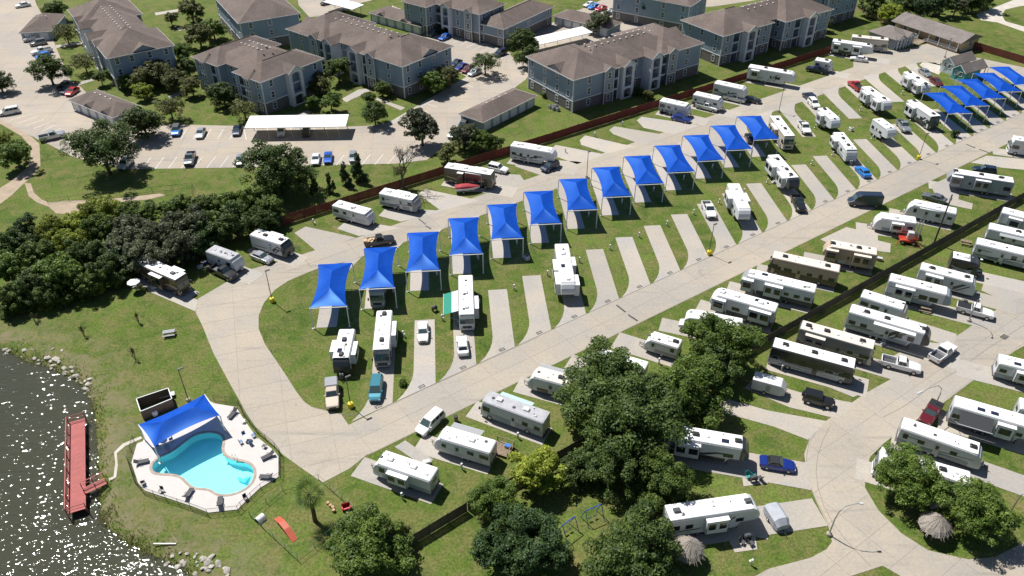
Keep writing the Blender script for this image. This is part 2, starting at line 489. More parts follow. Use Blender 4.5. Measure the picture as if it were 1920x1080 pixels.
for i, p in enumerate(shore):
    a, b_ = shore[max(0, i - 1)], shore[min(len(shore) - 1, i + 1)]
    d = Vector((b_.x - a.x, b_.y - a.y, 0)).normalized()
    wp.append((p.x - d.y * 2.0, p.y + d.x * 2.0))
tag(MB().poly(wp + [(-30, -120), (-420, -120), (-420, 165)], WZ, WZ).obj("lake_water", wm), kind="structure")

# ------------------------------------------------------------------ roads made of concrete slabs
def clip(poly, cell):
    out = list(poly)
    n = len(cell)
    for i in range(n):
        a, b = cell[i], cell[(i + 1) % n]
        ex, ey = b[0] - a[0], b[1] - a[1]
        inp, out = out, []
        if not inp: return []
        for k in range(len(inp)):
            p, q = inp[k - 1], inp[k]
            sp = ex * (p[1] - a[1]) - ey * (p[0] - a[0]); sq = ex * (q[1] - a[1]) - ey * (q[0] - a[0])
            if (sp >= 0) != (sq >= 0):
                t = sp / (sp - sq); out.append((p[0] + (q[0] - p[0]) * t, p[1] + (q[1] - p[1]) * t))
            if sq >= 0: out.append(q)
    return out
def area(p):
    return sum(p[i - 1][0] * p[i][1] - p[i][0] * p[i - 1][1] for i in range(len(p))) / 2
def paved(name, pts, z, mat_, cell=(7.5, 4.0), ang=RA, gap=.04, org=(0, 0)):
    pts = [(p[0], p[1]) for p in pts]
    if area(pts) < 0: pts.reverse()
    base = MB().poly(pts, -.06, z - .012).obj(name, M_DARKCONC)
    tag(base, kind="structure")
    ca, sa = math.cos(ang), math.sin(ang)
    loc = [((x - org[0]) * ca + (y - org[1]) * sa, -(x - org[0]) * sa + (y - org[1]) * ca) for x, y in pts]
    u0, u1 = min(p[0] for p in loc), max(p[0] for p in loc); v0, v1 = min(p[1] for p in loc), max(p[1] for p in loc)
    i0, i1 = math.floor(u0 / cell[0]), math.ceil(u1 / cell[0]); j0, j1 = math.floor(v0 / cell[1]), math.ceil(v1 / cell[1])
    g = gap / 2
    for i in range(i0, i1):
        for j in range(j0, j1):
            a, b, c, d = i * cell[0] + g, (i + 1) * cell[0] - g, j * cell[1] + g, (j + 1) * cell[1] - g
            q = clip(loc, [(a, c), (b, c), (b, d), (a, d)])
            cl = []
            for pt in q:
                if not cl or math.dist(pt, cl[-1]) > .02: cl.append(pt)
            if len(cl) > 2 and math.dist(cl[0], cl[-1]) < .02: cl.pop()
            if len(cl) < 3 or abs(area(cl)) < .25: continue
            w = [(x * ca - y * sa + org[0], x * sa + y * ca + org[1]) for x, y in cl]
            MB().poly(w, z - .011, z).obj("slab", mat_, base)
    return base
px = lambda L, z=0: [tuple(G(x, y, z))[:2] for x, y in L]
rp = lambda L: [tuple(RP(r, p))[:2] for r, p in L]

paved("entrance_drive", px([(605, 905), (560, 874), (531, 853), (515, 837), (482, 804), (462, 775), (448, 749), (434, 725), (400, 662), (380, 612), (366, 584), (372, 560), (440, 520), (470, 505), (565, 480), (640, 462), (650, 487), (610, 498), (570, 514), (540, 527), (515, 544), (495, 568), (485, 592), (485, 616), (497, 646), (515, 672), (535, 702), (556, 735), (570, 753), (584, 763), (610, 770), (640, 777), (690, 851), (655, 879)]), .030, M_CONC, (6.2, 4.6), math.radians(18))
paved("main_road", rp([(-6, -.9), (2, -.55), (215, -.55), (215, -8.7), (-1, -8.7)]), .036, M_CONC, (7.47, 3.45), org=RP(3.0, -.6))
paved("upper_road", rp([(-9, 43.2), (10, 42.6), (190, 41.4), (190, 49), (150, 50.2), (-8, 50.6), (-20, 51.6), (-22, 47.5)]), .042, M_CONC, (8.95, 3.6), org=RP(3, 43))
paved("office_forecourt", px([(1600, 128), (1600, 105), (1650, 100), (1700, 92), (1740, 84), (1790, 98), (1830, 108), (1960, 135), (1960, 182), (1925, 160), (1900, 150), (1842, 141), (1815, 150), (1765, 118), (1727, 117), (1710, 120), (1690, 127), (1640, 140)]), .048, M_CONC, (6, 6))
paved("lower_loop_road", px([(1920, 545), (1990, 512), (1990, 612), (1905, 657), (1850, 695), (1800, 732), (1760, 762), (1690, 805), (1657, 832), (1632, 856), (1622, 885), (1622, 915), (1647, 957), (1690, 1000), (1740, 1032), (1815, 1049), (1865, 1045), (1920, 1017), (1990, 975), (1990, 1150), (1690, 1150), (1688, 1080), (1655, 1061), (1590, 1082), (1480, 1130), (1330, 1130), (1400, 1090), (1440, 1067), (1520, 1046), (1550, 1030), (1560, 1016), (1554, 990), (1530, 940), (1512, 897), (1508, 850), (1520, 818), (1545, 792), (1620, 739), (1690, 700), (1787, 635), (1835, 602), (1882, 572)]), .036, M_CONC, (6.5, 4.2), org=RP(0, -50))
paved("apartment_car_park", px([(-60, -25), (58, -25), (69, 10), (82, 32), (114, 110), (132, 150), (150, 162), (212, 222), (245, 232), (302, 233), (435, 236), (640, 238), (690, 236), (728, 231), (800, 190), (878, 146), (850, 130), (800, 70), (730, 30), (735, 10), (780, 30), (850, 60), (955, 101), (965, 112), (992, 100), (1000, 85), (1005, 60), (1050, 35), (1150, -10), (1240, -10), (1290, 40), (1180, 60), (1000, 130), (985, 150), (930, 190), (865, 235), (850, 262), (800, 300), (742, 307), (580, 310), (460, 314), (266, 317), (235, 318), (136, 294), (90, 270), (72, 262), (0, 224), (-60, 190)]), .030, M_LOT, (9, 9), math.radians(5))
paved("back_car_park", px([(555, -25), (560, 10), (580, 32), (640, 28), (650, 12), (700, 0), (700, -25)]), .034, M_LOT, (9, 9))
paved("far_car_park", px([(1280, 30), (1300, 15), (1340, 12), (1420, 0), (1420, -20), (1270, -20), (1250, 5)]), .034, M_LOT, (9, 9))

# dirt and gravel tracks
M_TRACK = mat("pale_dirt", (.36, .285, .205), .95, n1=(.5, .2), bump=(4, .5, .05))
M_TRACK2 = mat("pale_gravel", (.50, .46, .40), .95, n1=(.4, .18), bump=(5, .5, .05))
def sheet(name, pts, z, m, kind="structure"):
    return tag(MB().poly([(p[0], p[1]) for p in pts], z - .03, z).obj(name, m), kind=kind)
sheet("footpath", px([(0, 222), (26, 234), (52, 250), (74, 270), (76, 310), (62, 330), (46, 343), (22, 366), (-30, 405), (-30, 372), (20, 340), (50, 315), (57, 300), (58, 276), (40, 255), (0, 232), (-20, 225), (-20, 213)]), .016, M_TRACK)
sheet("bare_dirt_patch", px([(46, 343), (58, 344), (64, 362), (78, 374), (92, 380), (130, 376), (170, 376), (240, 370), (300, 363), (310, 366), (280, 374), (240, 377), (160, 392), (130, 402), (105, 400), (92, 388), (70, 380), (54, 368)]), .021, M_TRACK)
sheet("gravel_track", px([(1960, 60), (1920, 50), (1885, 40), (1878, 28), (1885, 18), (1910, 12), (1990, 2), (1990, -14), (1900, 0), (1850, 20), (1830, 28), (1840, 38), (1870, 42), (1910, 56), (1960, 72)]), .016, M_TRACK2)
sheet("tan_gravel_bed", px([(1724, 122), (1733, 114), (1762, 118), (1765, 132), (1760, 140), (1740, 132)]), .016, M_TRACK2)

# pads
M_PLATE = mat("black_number_plate", (.03, .03, .03), .7)
plate_me = mesh_only(MB().poly([(-.5, -.3), (.5, -.3), (.5, .3), (-.5, .3)], 0, .012, [[(-.38, -.19), (-.38, .19), (.38, .19), (.38, -.19)]]).b(-.3, -.2, -.12, .12, 0, .01).b(-.05, .05, -.12, .12, 0, .01).b(.2, .28, -.12, .12, 0, .01), "number_plate", M_PLATE)
def pad(pts, z=.046, plate=None, ang=RA, name="parking_pad"):
    pts = [(p[0], p[1]) for p in pts]
    if area(pts) < 0: pts.reverse()
    o = tag(MB().poly(pts, -.05, z).obj(name, M_PAD), kind="structure")
    if plate is not None: inst("number_plate", plate_me, o, (plate[0], plate[1], z + .004), (0, 0, ang))
    return o
for k in range(0, 27):
    r = 7.47 * k
    right = 2.45
    far = 17.15
    b_ = [(r - 1.45, far), (r + right, far - 1.95), (r + right, -.5), (r - 4.4, -.5), (r - 3.2, .35), (r - 2.3, 1.5), (r - 1.75, 2.8), (r - 1.5, 4.2)]
    pad(rp(b_), plate=RP(r, 0.15))
for k in range(0, 21):
    r = -13.4 + 8.95 * k + .45
    b_ = [(r, 26.1), (r + 3.9, 24.1), (r + 3.9, 36.5), (r + 4.1, 38.2), (r + 4.7, 39.8), (r + 5.8, 41.3), (r + 7.3, 43.0), (r + .3, 43.4), (r, 42.0)]
    pad(rp(b_))
    # joint across each pad
for q in [[(552, 437), (573, 425), (668, 446), (592, 470)], [(632, 429), (645, 418), (712, 421), (752, 428), (673, 443)], [(710, 405), (722, 392), (808, 394), (832, 396), (752, 416)],
          [(783, 364), (798, 355), (880, 372), (900, 376), (828, 396)], [(902, 352), (925, 325), (975, 328), (985, 342), (930, 362)], [(965, 312), (985, 297), (1080, 303), (1100, 306), (1020, 331)],
          [(1035, 278), (1042, 272), (1125, 288), (1132, 291), (1082, 308), (1040, 293)], [(1087, 263), (1097, 254), (1165, 270), (1190, 275), (1140, 288), (1090, 272)],
          [(1142, 244), (1152, 237), (1240, 252), (1255, 256), (1205, 272), (1150, 252)], [(1194, 226), (1203, 219), (1292, 232), (1310, 236), (1262, 252), (1207, 240)],
          [(1538, 449), (1587, 426), (1646, 440), (1646, 451), (1670, 457), (1669, 474), (1640, 470), (1560, 460)], [(1745, 347), (1775, 334), (1800, 345), (1797, 374), (1824, 382), (1822, 393), (1760, 380)],
          [(1820, 305), (1850, 292), (1935, 300), (1935, 320), (1880, 315)], [(1340, 742), (1440, 770), (1550, 790), (1515, 825), (1450, 800), (1342, 770)], [(275, 545), (300, 535), (372, 563), (366, 584)],
          [(1860, 288), (1885, 280), (1960, 290), (1960, 300)], [(740, 838), (760, 826), (812, 862), (800, 878)], [(1470, 655), (1560, 690), (1620, 735), (1600, 745), (1465, 690)],
          [(1845, 528), (1925, 545), (1925, 556), (1890, 568), (1840, 545)], [(1640, 690), (1720, 640), (1770, 645), (1690, 702)], [(1396, 728), (1412, 710), (1500, 736), (1606, 757), (1572, 786), (1480, 764)]]:
    pad(px(q), .047)
# small dark raised studs across the road
st = mesh_only(MB().box((0, 0, .03), (.22, .34, .06)), "stud", M_PLATE)
for (ax, ay), (bx_, by), n in [((1157, 573), (1171, 584), 6), ((1179, 591), (1194, 601), 6), ((1813, 271), (1827, 277), 6), ((1837, 280), (1852, 286), 6), ((786, 411), (797, 420), 5), ((799, 424), (807, 429), 4)]:
    t = thing("speed_hump_studs", {1157: "row of dark studs on the main road beside the long grass islands", 1179: "row of dark studs on the main road near the short trailer", 1813: "row of dark studs on the road by the upper right canopies", 1837: "row of dark studs by the right-hand pads at the far road end", 786: "row of dark road studs across the upper road by the vacant pad", 799: "short row of dark studs on the upper road behind the third blue canopy"}[ax], "road studs", G(ax, ay, .04), group="dark road studs")
    a, b_ = G(ax, ay), G(bx_, by)
    for i in range(n):
        p = (b_ - a) * (i / (n - 1)); inst("stud", st, t, (p.x, p.y, 0), (0, 0, math.atan2(p.y, p.x) if i else 0))

# apartment parking bay lines
M_LINE = mat("white_line_paint", (.70, .69, .66), .7, n1=(2, .2))
def line(a, b, w=.11, z=.042):
    a, b = G(*a), G(*b); d = (b - a); n = Vector((-d.y, d.x, 0)).normalized() * w / 2
    return [a + n, b + n, b - n, a - n]
lm = [((283 - 0 + 24.2 * i, 296.0 - i * .3), (267 + 24.2 * i, 317.3 - i * .35)) for i in range(22)]
lots = []
for i in range(21):
    lots.append(((283 + 24.2 * i, 295.5 - i * .35), (267 + 24.2 * i, 317 - i * .45)))
for i in range(5): lots.append(((350 + 23 * i, 242), (339 + 23 * i, 261)))
for i in range(9): lots.append(((462 + 22 * i, 262 - i * .4), (456 + 22 * i, 238)))
for i in range(9): lots.append(((61 + 10.5 * i, 213 + 5.5 * i), (18 + 15 * i, 226 + 5.2 * i)))
for i in range(9): lots.append(((745 + 17 * i, 222 - 9.8 * i), (768 + 17 * i, 230 - 9.4 * i)))
for i in range(9): lots.append(((858 + 12 * i, 66 + 4.6 * i), (838 + 12 * i, 76 + 4.6 * i)))
for i, (a, b_) in enumerate(lots):
    q = line(a, b_)
    tag(MB().poly([(p.x, p.y) for p in q], .031, .038).obj("bay_line", M_LINE), kind="structure")
# garden walks of the apartments
for i, q in enumerate([[(640, 186), (672, 168), (690, 166), (694, 172), (660, 186), (650, 192)], [(700, 185), (705, 183), (760, 202), (752, 207)], [(555, 215), (575, 207), (585, 210), (570, 218)],
          [(104, 85), (150, 78), (160, 82), (106, 90)], [(145, 155), (175, 147), (180, 150), (148, 160)], [(290, 24), (335, 17), (338, 21), (292, 29)], [(330, 52), (365, 50), (370, 54), (335, 58)],
          [(82, 32), (92, 32), (107, 67), (98, 70)], [(885, 240), (960, 196), (968, 200), (895, 246)], [(850, 66), (855, 58), (958, 100), (952, 106)], [(725, 232), (735, 235), (888, 145), (880, 141)],
          [(315, 180), (345, 170), (350, 173), (318, 185)]]):
    sheet("garden_walk", px(q), .033 + .001 * i, M_PAD)
# ------------------------------------------------------------------ recreational vehicles
wheel_cache = {}
def wheel_parts(parent, x, y, r, w, side):
    key = (round(r, 2), round(w, 2))
    if key not in wheel_cache:
        t = MB().loft([[(math.cos(a) * r * k, yy, math.sin(a) * r * k) for a in [2 * math.pi * i / 14 for i in range(14)]] for yy, k in ((-w / 2, .9), (-w / 2 + .03, 1), (w / 2 - .03, 1), (w / 2, .9))])
        m = MB().loft([[(math.cos(a) * q, yy, math.sin(a) * q) for a in [2 * math.pi * i / 10 for i in range(10)]] for yy, q in ((w / 2 - .02, r * .62), (w / 2 + .012, r * .58), (w / 2 + .02, r * .2))])
        wheel_cache[key] = (mesh_only(t, "wheel", M_RUBBER), mesh_only(m, "rim", M_RIM))
    a, b = wheel_cache[key]
    o = inst("wheel", a, parent, (x, y, r), (0, 0, 0 if side > 0 else math.pi))
    inst("rim", b, o)
def sect(x, w, zb, zt, r=.16):
    return [(x, -w, zb), (x, -w, zt - r), (x, -w + .3 * r, zt - .3 * r), (x, -w + r, zt), (x, w - r, zt), (x, w - .3 * r, zt - .3 * r), (x, w, zt - r), (x, w, zb)]
def px_label(n): return n
GRAPH = {
    'swoosh': [[(.05, 1.0), (.30, 1.05), (.62, 1.55), (.95, 2.0), (.95, 2.1), (.60, 1.72), (.28, 1.22), (.05, 1.15)], [(.25, .80), (.55, .95), (.86, 1.5), (.55, 1.22), (.25, .98)], [(.02, 2.2), (.25, 2.2), (.32, 2.35), (.02, 2.35)]],
    'bands': [[(.02, 1.02), (.97, 1.02), (.97, 1.14), (.02, 1.14)], [(.02, 1.22), (.97, 1.22), (.97, 1.28), (.02, 1.28)]],
    'slash': [[(.55, .8), (.66, .8), (.88, 2.5), (.80, 2.5)], [(.70, .8), (.74, .8), (.95, 2.3), (.92, 2.4)], [(.06, 1.1), (.40, 1.1), (.46, 1.3), (.06, 1.24)]],
    'wave': [[(.03, 1.6), (.2, 1.3), (.4, 1.1), (.62, 1.2), (.82, 1.65), (.97, 1.8), (.97, 2.0), (.8, 1.95), (.6, 1.5), (.4, 1.35), (.2, 1.55), (.03, 1.85)], [(.1, .75), (.5, .7), (.9, 1.1), (.5, .95), (.1, .95)]],
    'low': [[(.01, .78), (.98, .78), (.98, 1.25), (.01, 1.25)]],
    'thin': [[(.03, 1.33), (.97, 1.33), (.97, 1.43), (.03, 1.43)], [(.1, 1.08), (.45, 1.08), (.55, 1.22), (.1, 1.22)], [(.6, 1.55), (.9, 1.75), (.97, 1.95), (.85, 1.8), (.6, 1.62)]],
}
rv_count = 0
def rv(kind, front, rear, label, H=None, W=2.55, body=M_WHITE, roof=M_ROOFW, cap=None, low=None, gm=M_DGREY, graph='swoosh', slides=(), ac=(.3, .7), acm=None, vents=(.15, .5, .85), awn=None, solar=(), toad=None, padx=None, win=None, group="recreational vehicles parked on the pads", ladder=True, cat=None, steps=False):
    global rv_count
    rv_count += 1
    rg = random.Random(rv_count * 7 + 1)
    H = H or {'trailer': 3.25, 'fifth': 3.85, 'classA': 3.7, 'classC': 3.3}[kind]
    F, R = G(*front, H), G(*rear, H)
    d = F - R; L = d.length; ang = math.atan2(d.y, d.x); c = (F + R) / 2
    nm = {'trailer': 'travel_trailer', 'fifth': 'fifth_wheel_trailer', 'classA': 'motorhome', 'classC': 'motorhome'}[kind]
    t = thing(nm, label, cat or {'trailer': 'trailer', 'fifth': 'trailer', 'classA': 'motorhome', 'classC': 'motorhome'}[kind], (c.x, c.y, .05), ang, group)
    near = 1 if (-c.x) * (-math.sin(ang)) + (-c.y) * math.cos(ang) > 0 else -1
    sd = lambda s_: near if s_ == 'n' else -near
    w, h = W / 2, L / 2
    if low is None and rg.random() < .55: low = rg.choice([BGREY, M_GREY, M_LGREY, M_DGREY])
    if gm is M_LGREY: gm = M_GREY
    low_m = low or body; cap_m = cap or body
    X = lambda u: -h + u * L
    if kind == 'trailer':
        st = [(-h, w * .97, .70, H - .06), (-h + .12, w, .58, H), (h - 1.5, w, .58, H), (h - .95, w, .6, H - .14), (h - .45, w * .985, .62, H - .55), (h - .12, w * .96, .7, H - 1.15), (h, w * .93, .8, H - 1.75)]
        k = 3; fl = .58
    elif kind == 'fifth':
        st = [(-h, w * .97, .8, H - .06), (-h + .12, w, .68, H), (h - 3.0, w, .68, H), (h - 2.55, w, 1.55, H), (h - 1.2, w, 1.62, H), (h - .6, w * .985, 1.66, H - .30), (h - .2, w * .95, 1.75, H - .85), (h, w * .9, 1.95, H - 1.4)]
        k = 4; fl = .68
    elif kind == 'classA':
        st = [(-h, w * .97, .6, H - .05), (-h + .1, w, .42, H), (h - 1.1, w, .40, H), (h - .55, w, .40, H - .1), (h - .3, w * .985, .42, H - .42), (h - .12, w * .97, .45, H - 1.25), (h, w * .94, .5, 1.55)]
        k = 3; fl = .40
    else:
        st = [(-h, w * .97, .7, H - .05), (-h + .1, w, .55, H), (h - 2.9, w, .55, H), (h - 2.75, w, 1.95, H), (h - 1.6, w, 2.0, H - .1), (h - 1.1, w * .97, 2.1, H - .45), (h - .85, w * .9, 2.25, H - .8)]
        k = 3; fl = .55
    S = [sect(*q) for q in st]
    MB().loft(S[:k + 1]).obj("body", body, t)
    MB().loft(S[k:]).obj("front_cap", cap_m, t)
    xe = st[k][0] + (.1 if kind != 'classA' else .25)
    MB().cbox(-h + .1, xe, -w + .07, w - .07, H - .02, H + .03, .05).obj("roof", roof, t)
    gut = MB()
    for s_ in (-1, 1): gut.b(-h + .1, xe, s_ * (w + .005), s_ * (w + .045), H - .26, H - .20)
    gut.obj("gutter_rail", M_LGREY if body is M_WHITE else M_DGREY, t)
    if low:
        m = MB()
        x1 = st[2][0]
        for s_ in (-1, 1): m.b(-h + .05, x1, s_ * (w - .01), s_ * (w + .007), fl + .02, fl + (.75 if kind != 'classA' else 1.1))
        m.obj("lower_panel", low, t)
    if graph:
        for s_ in (-1, 1):
            m = MB()
            for pl in GRAPH[graph]:
                sc = (H - .4) / 3.0
                pts = [(X(.02 + u * (.93 if kind != 'fifth' else .74)), fl - .55 + z * sc) for u, z in pl]
                y0, y1 = s_ * (w + .009), s_ * (w - .02)
                m.wall(pts if s_ < 0 else pts[::-1], (), min(y0, y1), max(y0, y1))
            m.obj("side_graphic", gm, t)
    # slide-outs
    used = {1: [], -1: []}
    for sl in slides:
        s_, u0, u1 = sd(sl[0]), sl[1], sl[2]
        dep = .78
        x0, x1 = X(u0), X(u1); y0, y1 = (w - .05, w + dep) if s_ > 0 else (-w - dep, -w + .05)
        zb, zt = fl + .42, H - .42
        so = MB().b(x0, x1, y0, y1, zb, zt).obj("slide_out", sl[3] if len(sl) > 3 else body, t)
        MB().b(x0 - .04, x1 + .04, y0 if s_ < 0 else y0 + .05, y1 if s_ > 0 else y1 - .05, zt + .002, zt + .05).obj("slide_roof", roof if len(sl) < 5 else sl[4], so)
        fr = MB()
        yo = y1 if s_ > 0 else y0
        for a, b_ in ((x0, x0 + .07), (x1 - .07, x1)): fr.b(a, b_, yo - .005 * s_, yo + .02 * s_, zb + .02, zt - .02)
        fr.b(x0 + .07, x1 - .07, yo - .005 * s_, yo + .02 * s_, zb + .02, zb + .08)
        fr.obj("slide_trim", M_DGREY, so)
        wl = (x1 - x0)
        nwin = 1 if wl < 2.6 else 2
        for i in range(nwin):
            cx = x0 + wl * (i + .5) / nwin; ww = min(1.5, wl / nwin - .5)
            MB().b(cx - ww / 2, cx + ww / 2, yo - .01 * s_, yo + .026 * s_, zb + (zt - zb) * .36, zb + (zt - zb) * .82).obj("window", M_GLASS, so)
        used[s_].append((x0, x1))
    # windows and doors on the flanks
    for s_ in (-1, 1):
        n = int(L / 1.9)
        xs = [(-h + .9) + (L - (2.4 if kind != 'fifth' else 3.6)) * i / max(1, n - 1) for i in range(n)]
        door_i = max(1, int(n * .55)) if s_ == near else -1
        for i, x in enumerate(xs):
            if any(a - .55 < x < b_ + .55 for a, b_ in used[s_]): continue
            ya, yb = s_ * (w - .02), s_ * (w + .022)
            if i == door_i:
                dr = MB().b(x - .36, x + .36, ya, s_ * (w + .02), fl + .12, fl + 2.0).obj("door", M_LGREY if body is M_WHITE else body, t)
                MB().b(x - .2, x + .2, ya, s_ * (w + .034), fl + 1.1, fl + 1.75).obj("window", M_GLASS, dr)
                if steps:
                    sp = MB()
                    for q in range(3): sp.b(x - .35, x + .35, s_ * (w + .1 + .25 * q), s_ * (w + .35 + .25 * q), fl - .12 - .2 * q, fl - .07 - .2 * q)
                    sp.obj("step", M_LGREY, t)
                continue
            if rg.random() < .22: continue
            ww = rg.choice([.55, .95, 1.25, .8]); z0 = fl + 1.1; z1 = z0 + rg.choice([.65, .8, .6])
            fo = MB().b(x - ww / 2 - .04, x + ww / 2 + .04, ya, s_ * (w + .016), z0 - .04, z1 + .04).obj("window_frame", M_BLACK if rg.random() < .6 else M_LGREY, t)
            MB().b(x - ww / 2, x + ww / 2, ya, yb, z0, z1).obj("window", M_GLASS, fo)
        # hatches
        for q in range(2):
            x = -h + L * (.2 + .38 * q) + rg.uniform(-.3, .3)
            MB().b(x - .4, x + .4, s_ * (w - .02), s_ * (w + .012), fl + .16, fl + .52).obj("storage_hatch", M_LGREY if not low else low, t)
    # roof furniture
    acm = acm or rg.choice([M_DGREY, M_DGREY, M_ROOFW])
    zr = H + .03
    for u in ac:
        x = X(u); y = rg.uniform(-.12, .12)
        MB().cbox(x - .46, x + .46, y - .35, y + .35, zr, zr + .30, .09).obj("air_conditioner", acm, t)
    for u in vents:
        x = X(u); y = rg.uniform(-.6, .6)
        MB().cbox(x - .2, x + .2, y - .2, y + .2, zr, zr + .12, .04).obj("roof_vent", rg.choice([M_ROOFW, M_DGREY, M_LGREY]), t)
    for q in range(3):
        x, y = X(rg.uniform(.1, .85)), rg.uniform(-.8, .8)
        MB().lathe([(.07, zr), (.07, zr + .12), (.11, zr + .13), (.10, zr + .18)], 8, (x, y, 0)).obj("vent_pipe", M_LGREY, t)
    for u in solar:
        x = X(u)
        MB().b(x - .5, x + .5, -.75, -.05, zr + .02, zr + .05).obj("solar_panel", mat("solar_cell", (.02, .025, .05), .15), t)
    # rear: ladder, bumper and lamps
    MB().b(-h - .14, -h - .005, -w * .95, w * .95, fl - .05, fl + .12).obj("rear_bumper", M_DGREY, t)
    for s_ in (-1, 1): MB().b(-h - .03, -h + .02, s_ * w * .72, s_ * w * .9, fl + .35, fl + .62).obj("tail_lamp", M_RED, t)
    MB().b(-h - .02, -h + .02, -.55, .55, fl + 1.2, fl + 1.85).obj("rear_window", M_GLASS, t)
    if ladder:
        la = MB()
        for y in (.62, .98): la.tube([(-h - .13, y, fl + .2), (-h - .13, y, H - .1), (-h + .05, y, H + .12)], .022, 5)
        for q in range(7): la.cyl((-h - .13, .62, fl + .45 + q * .36), (-h - .13, .98, fl + .45 + q * .36), .018, n=5)
        la.obj("ladder", M_CHROME, t)
    # running gear
    r_ = .36
    axs = {'trailer': [-.05 * L - .45, -.05 * L + .45], 'fifth': [-.13 * L - .48, -.13 * L + .48], 'classA': [-.26 * L, h - 1.5], 'classC': [-.24 * L, h - .95]}[kind]
    if L < 6.5 and kind == 'trailer': axs = [-.05 * L]
    r_ = .46 if kind == 'classA' else .36
    for x in axs:
        for s_ in (-1, 1): wheel_parts(t, x, s_ * (w - (.10 if kind in ('classA',) else .16)), r_, .26, s_)
    MB().b(-h + .3, (h - .4 if kind != 'fifth' else h - 3.2) if kind != 'classC' else h - .6, -w + .25, w - .25, .42 if kind != 'classA' else .32, fl + .02).obj("chassis", M_BLACK, t)
    if kind == 'trailer':
        hi = MB()
        for s_ in (-1, 1): hi.cyl((h - .3, s_ * .6, .62), (h + 1.05, 0, .56), .06, n=6)
        hi.cyl((h + .95, 0, .05), (h + .95, 0, 1.0), .04, n=6)
        hi.obj("hitch", M_BLACK, t)
        ta = MB()
        for s_ in (-1, 1): ta.lathe([(.05, .62), (.15, .68), (.15, 1.05), (.06, 1.15)], 8, (h + .32, s_ * .18, 0))
        ta.obj("gas_bottle", M_LGREY, t)
    elif kind == 'fifth':
        m = MB().b(h - 1.9, h - 1.4, -.22, .22, 1.1, 1.66)
        m.obj("pin_box", M_BLACK, t)
        lg = MB()
        for s_ in (-1, 1): lg.b(h - 2.75, h - 2.6, s_ * (w - .35) - .06, s_ * (w - .35) + .06, 0, 1.6)
        lg.obj("landing_leg", M_DGREY, t)
        MB().b(h - .34, h - .16, -.8, .8, 2.35, 2.42).obj("nose_lamp_bar", M_LGREY, t)
    elif kind == 'classA':
        ws = MB()
        a, b_, cc = st[4], st[5], st[6]
        ws.add([(a[0] + .02, -w * .86, a[3] - .12), (a[0] + .02, w * .86, a[3] - .12), (b_[0] + .03, w * .9, b_[3] - .1), (b_[0] + .03, -w * .9, b_[3] - .1), (cc[0] + .02, -w * .86, 1.62), (cc[0] + .02, w * .86, 1.62)], [(0, 3, 2, 1), (3, 4, 5, 2)])
        ws.obj("windscreen", M_WSHIELD, t)
        MB().b(cc[0] - .06, cc[0] + .05, -.02, .02, 1.62, H - 1.3).obj("windscreen_post", cap_m, t)
        MB().b(h - .03, h + .04, -.75, .75, .75, 1.15).obj("grille", M_BLACK, t)
        MB().b(h - .1, h + .12, -w * .92, w * .92, .42, .66).obj("front_bumper", cap_m, t)
        for s_ in (-1, 1):
            MB().b(h - .04, h + .03, s_ * .85, s_ * 1.12, .8, 1.08).obj("headlight", M_LAMP, t)
            MB().b(h - .1, h + .12, s_ * (w + .08), s_ * (w + .3), 1.75, 2.2).obj("wing_mirror", M_BLACK, t)
            MB().b(h - 1.55, h - .45, s_ * (w - .02), s_ * (w + .02), 1.55, 2.45).obj("cab_window", M_GLASS, t)
    else:
        cabm = cap or body
        cs = [sect(h - 2.95, .95, .5, 1.95, .1), sect(h - 1.75, .95, .45, 1.95, .15), sect(h - 1.05, .93, .45, 1.22, .12), sect(h - .25, .88, .48, 1.1, .15), sect(h, .8, .55, .95, .12)]
        MB().loft(cs).obj("cab", cabm, t)
        MB().add([(h - 1.72, -.85, 1.86), (h - 1.72, .85, 1.86), (h - 1.05, .85, 1.27), (h - 1.05, -.85, 1.27)], [(0, 3, 2, 1)]).obj("windscreen", M_WSHIELD, t)
        for s_ in (-1, 1):
            MB().b(h - 2.5, h - 1.75, s_ * .9, s_ * .965, 1.25, 1.8).obj("cab_window", M_GLASS, t)
            MB().b(h - .06, h + .01, s_ * .5, s_ * .76, .7, .9).obj("headlight", M_LAMP, t)
        MB().b(h - .02, h + .02, -.45, .45, .65, .92).obj("grille", M_BLACK, t)
    if awn:
        s_ = sd(awn[0]); am = awn[1]; u0, u1 = awn[2], awn[3]; out = awn[4] if len(awn) > 4 else 0
        ya = s_ * (w + .1)
        if out:
            yb = s_ * (w + out); zb = H - .3; ze = H - .3 - out * .28
            sh_ = MB().add([(X(u0), ya, zb), (X(u1), ya, zb), (X(u1), yb, ze), (X(u0), yb, ze), (X(u0), ya, zb - .02), (X(u1), ya, zb - .02), (X(u1), yb, ze - .02), (X(u0), yb, ze - .02)],
                           [(0, 1, 2, 3), (7, 6, 5, 4), (0, 4, 5, 1), (1, 5, 6, 2), (2, 6, 7, 3), (3, 7, 4, 0)])
            ao = sh_.obj("awning", am, t)
            if len(awn) > 5:
                yc = ya + (yb - ya) * .45; zc = zb + (ze - zb) * .45; yd_ = ya + (yb - ya) * .22; zd = zb + (ze - zb) * .22
                MB().add([(X(u0), ya, zb + .012), (X(u1), ya, zb + .012), (X(u1), yd_, zd + .012), (X(u0), yd_, zd + .012)], [(0, 1, 2, 3)]).obj("awning_stripe", awn[5][0], ao)
                MB().add([(X(u0), yd_, zd + .012), (X(u1), yd_, zd + .012), (X(u1), yc, zc + .012), (X(u0), yc, zc + .012)], [(0, 1, 2, 3)]).obj("awning_stripe", awn[5][1], ao)
            ar = MB()
            for u in (u0, u1): ar.tube([(X(u), s_ * (w + .05), fl + .6), (X(u), yb, ze - .04)], .03, 5)
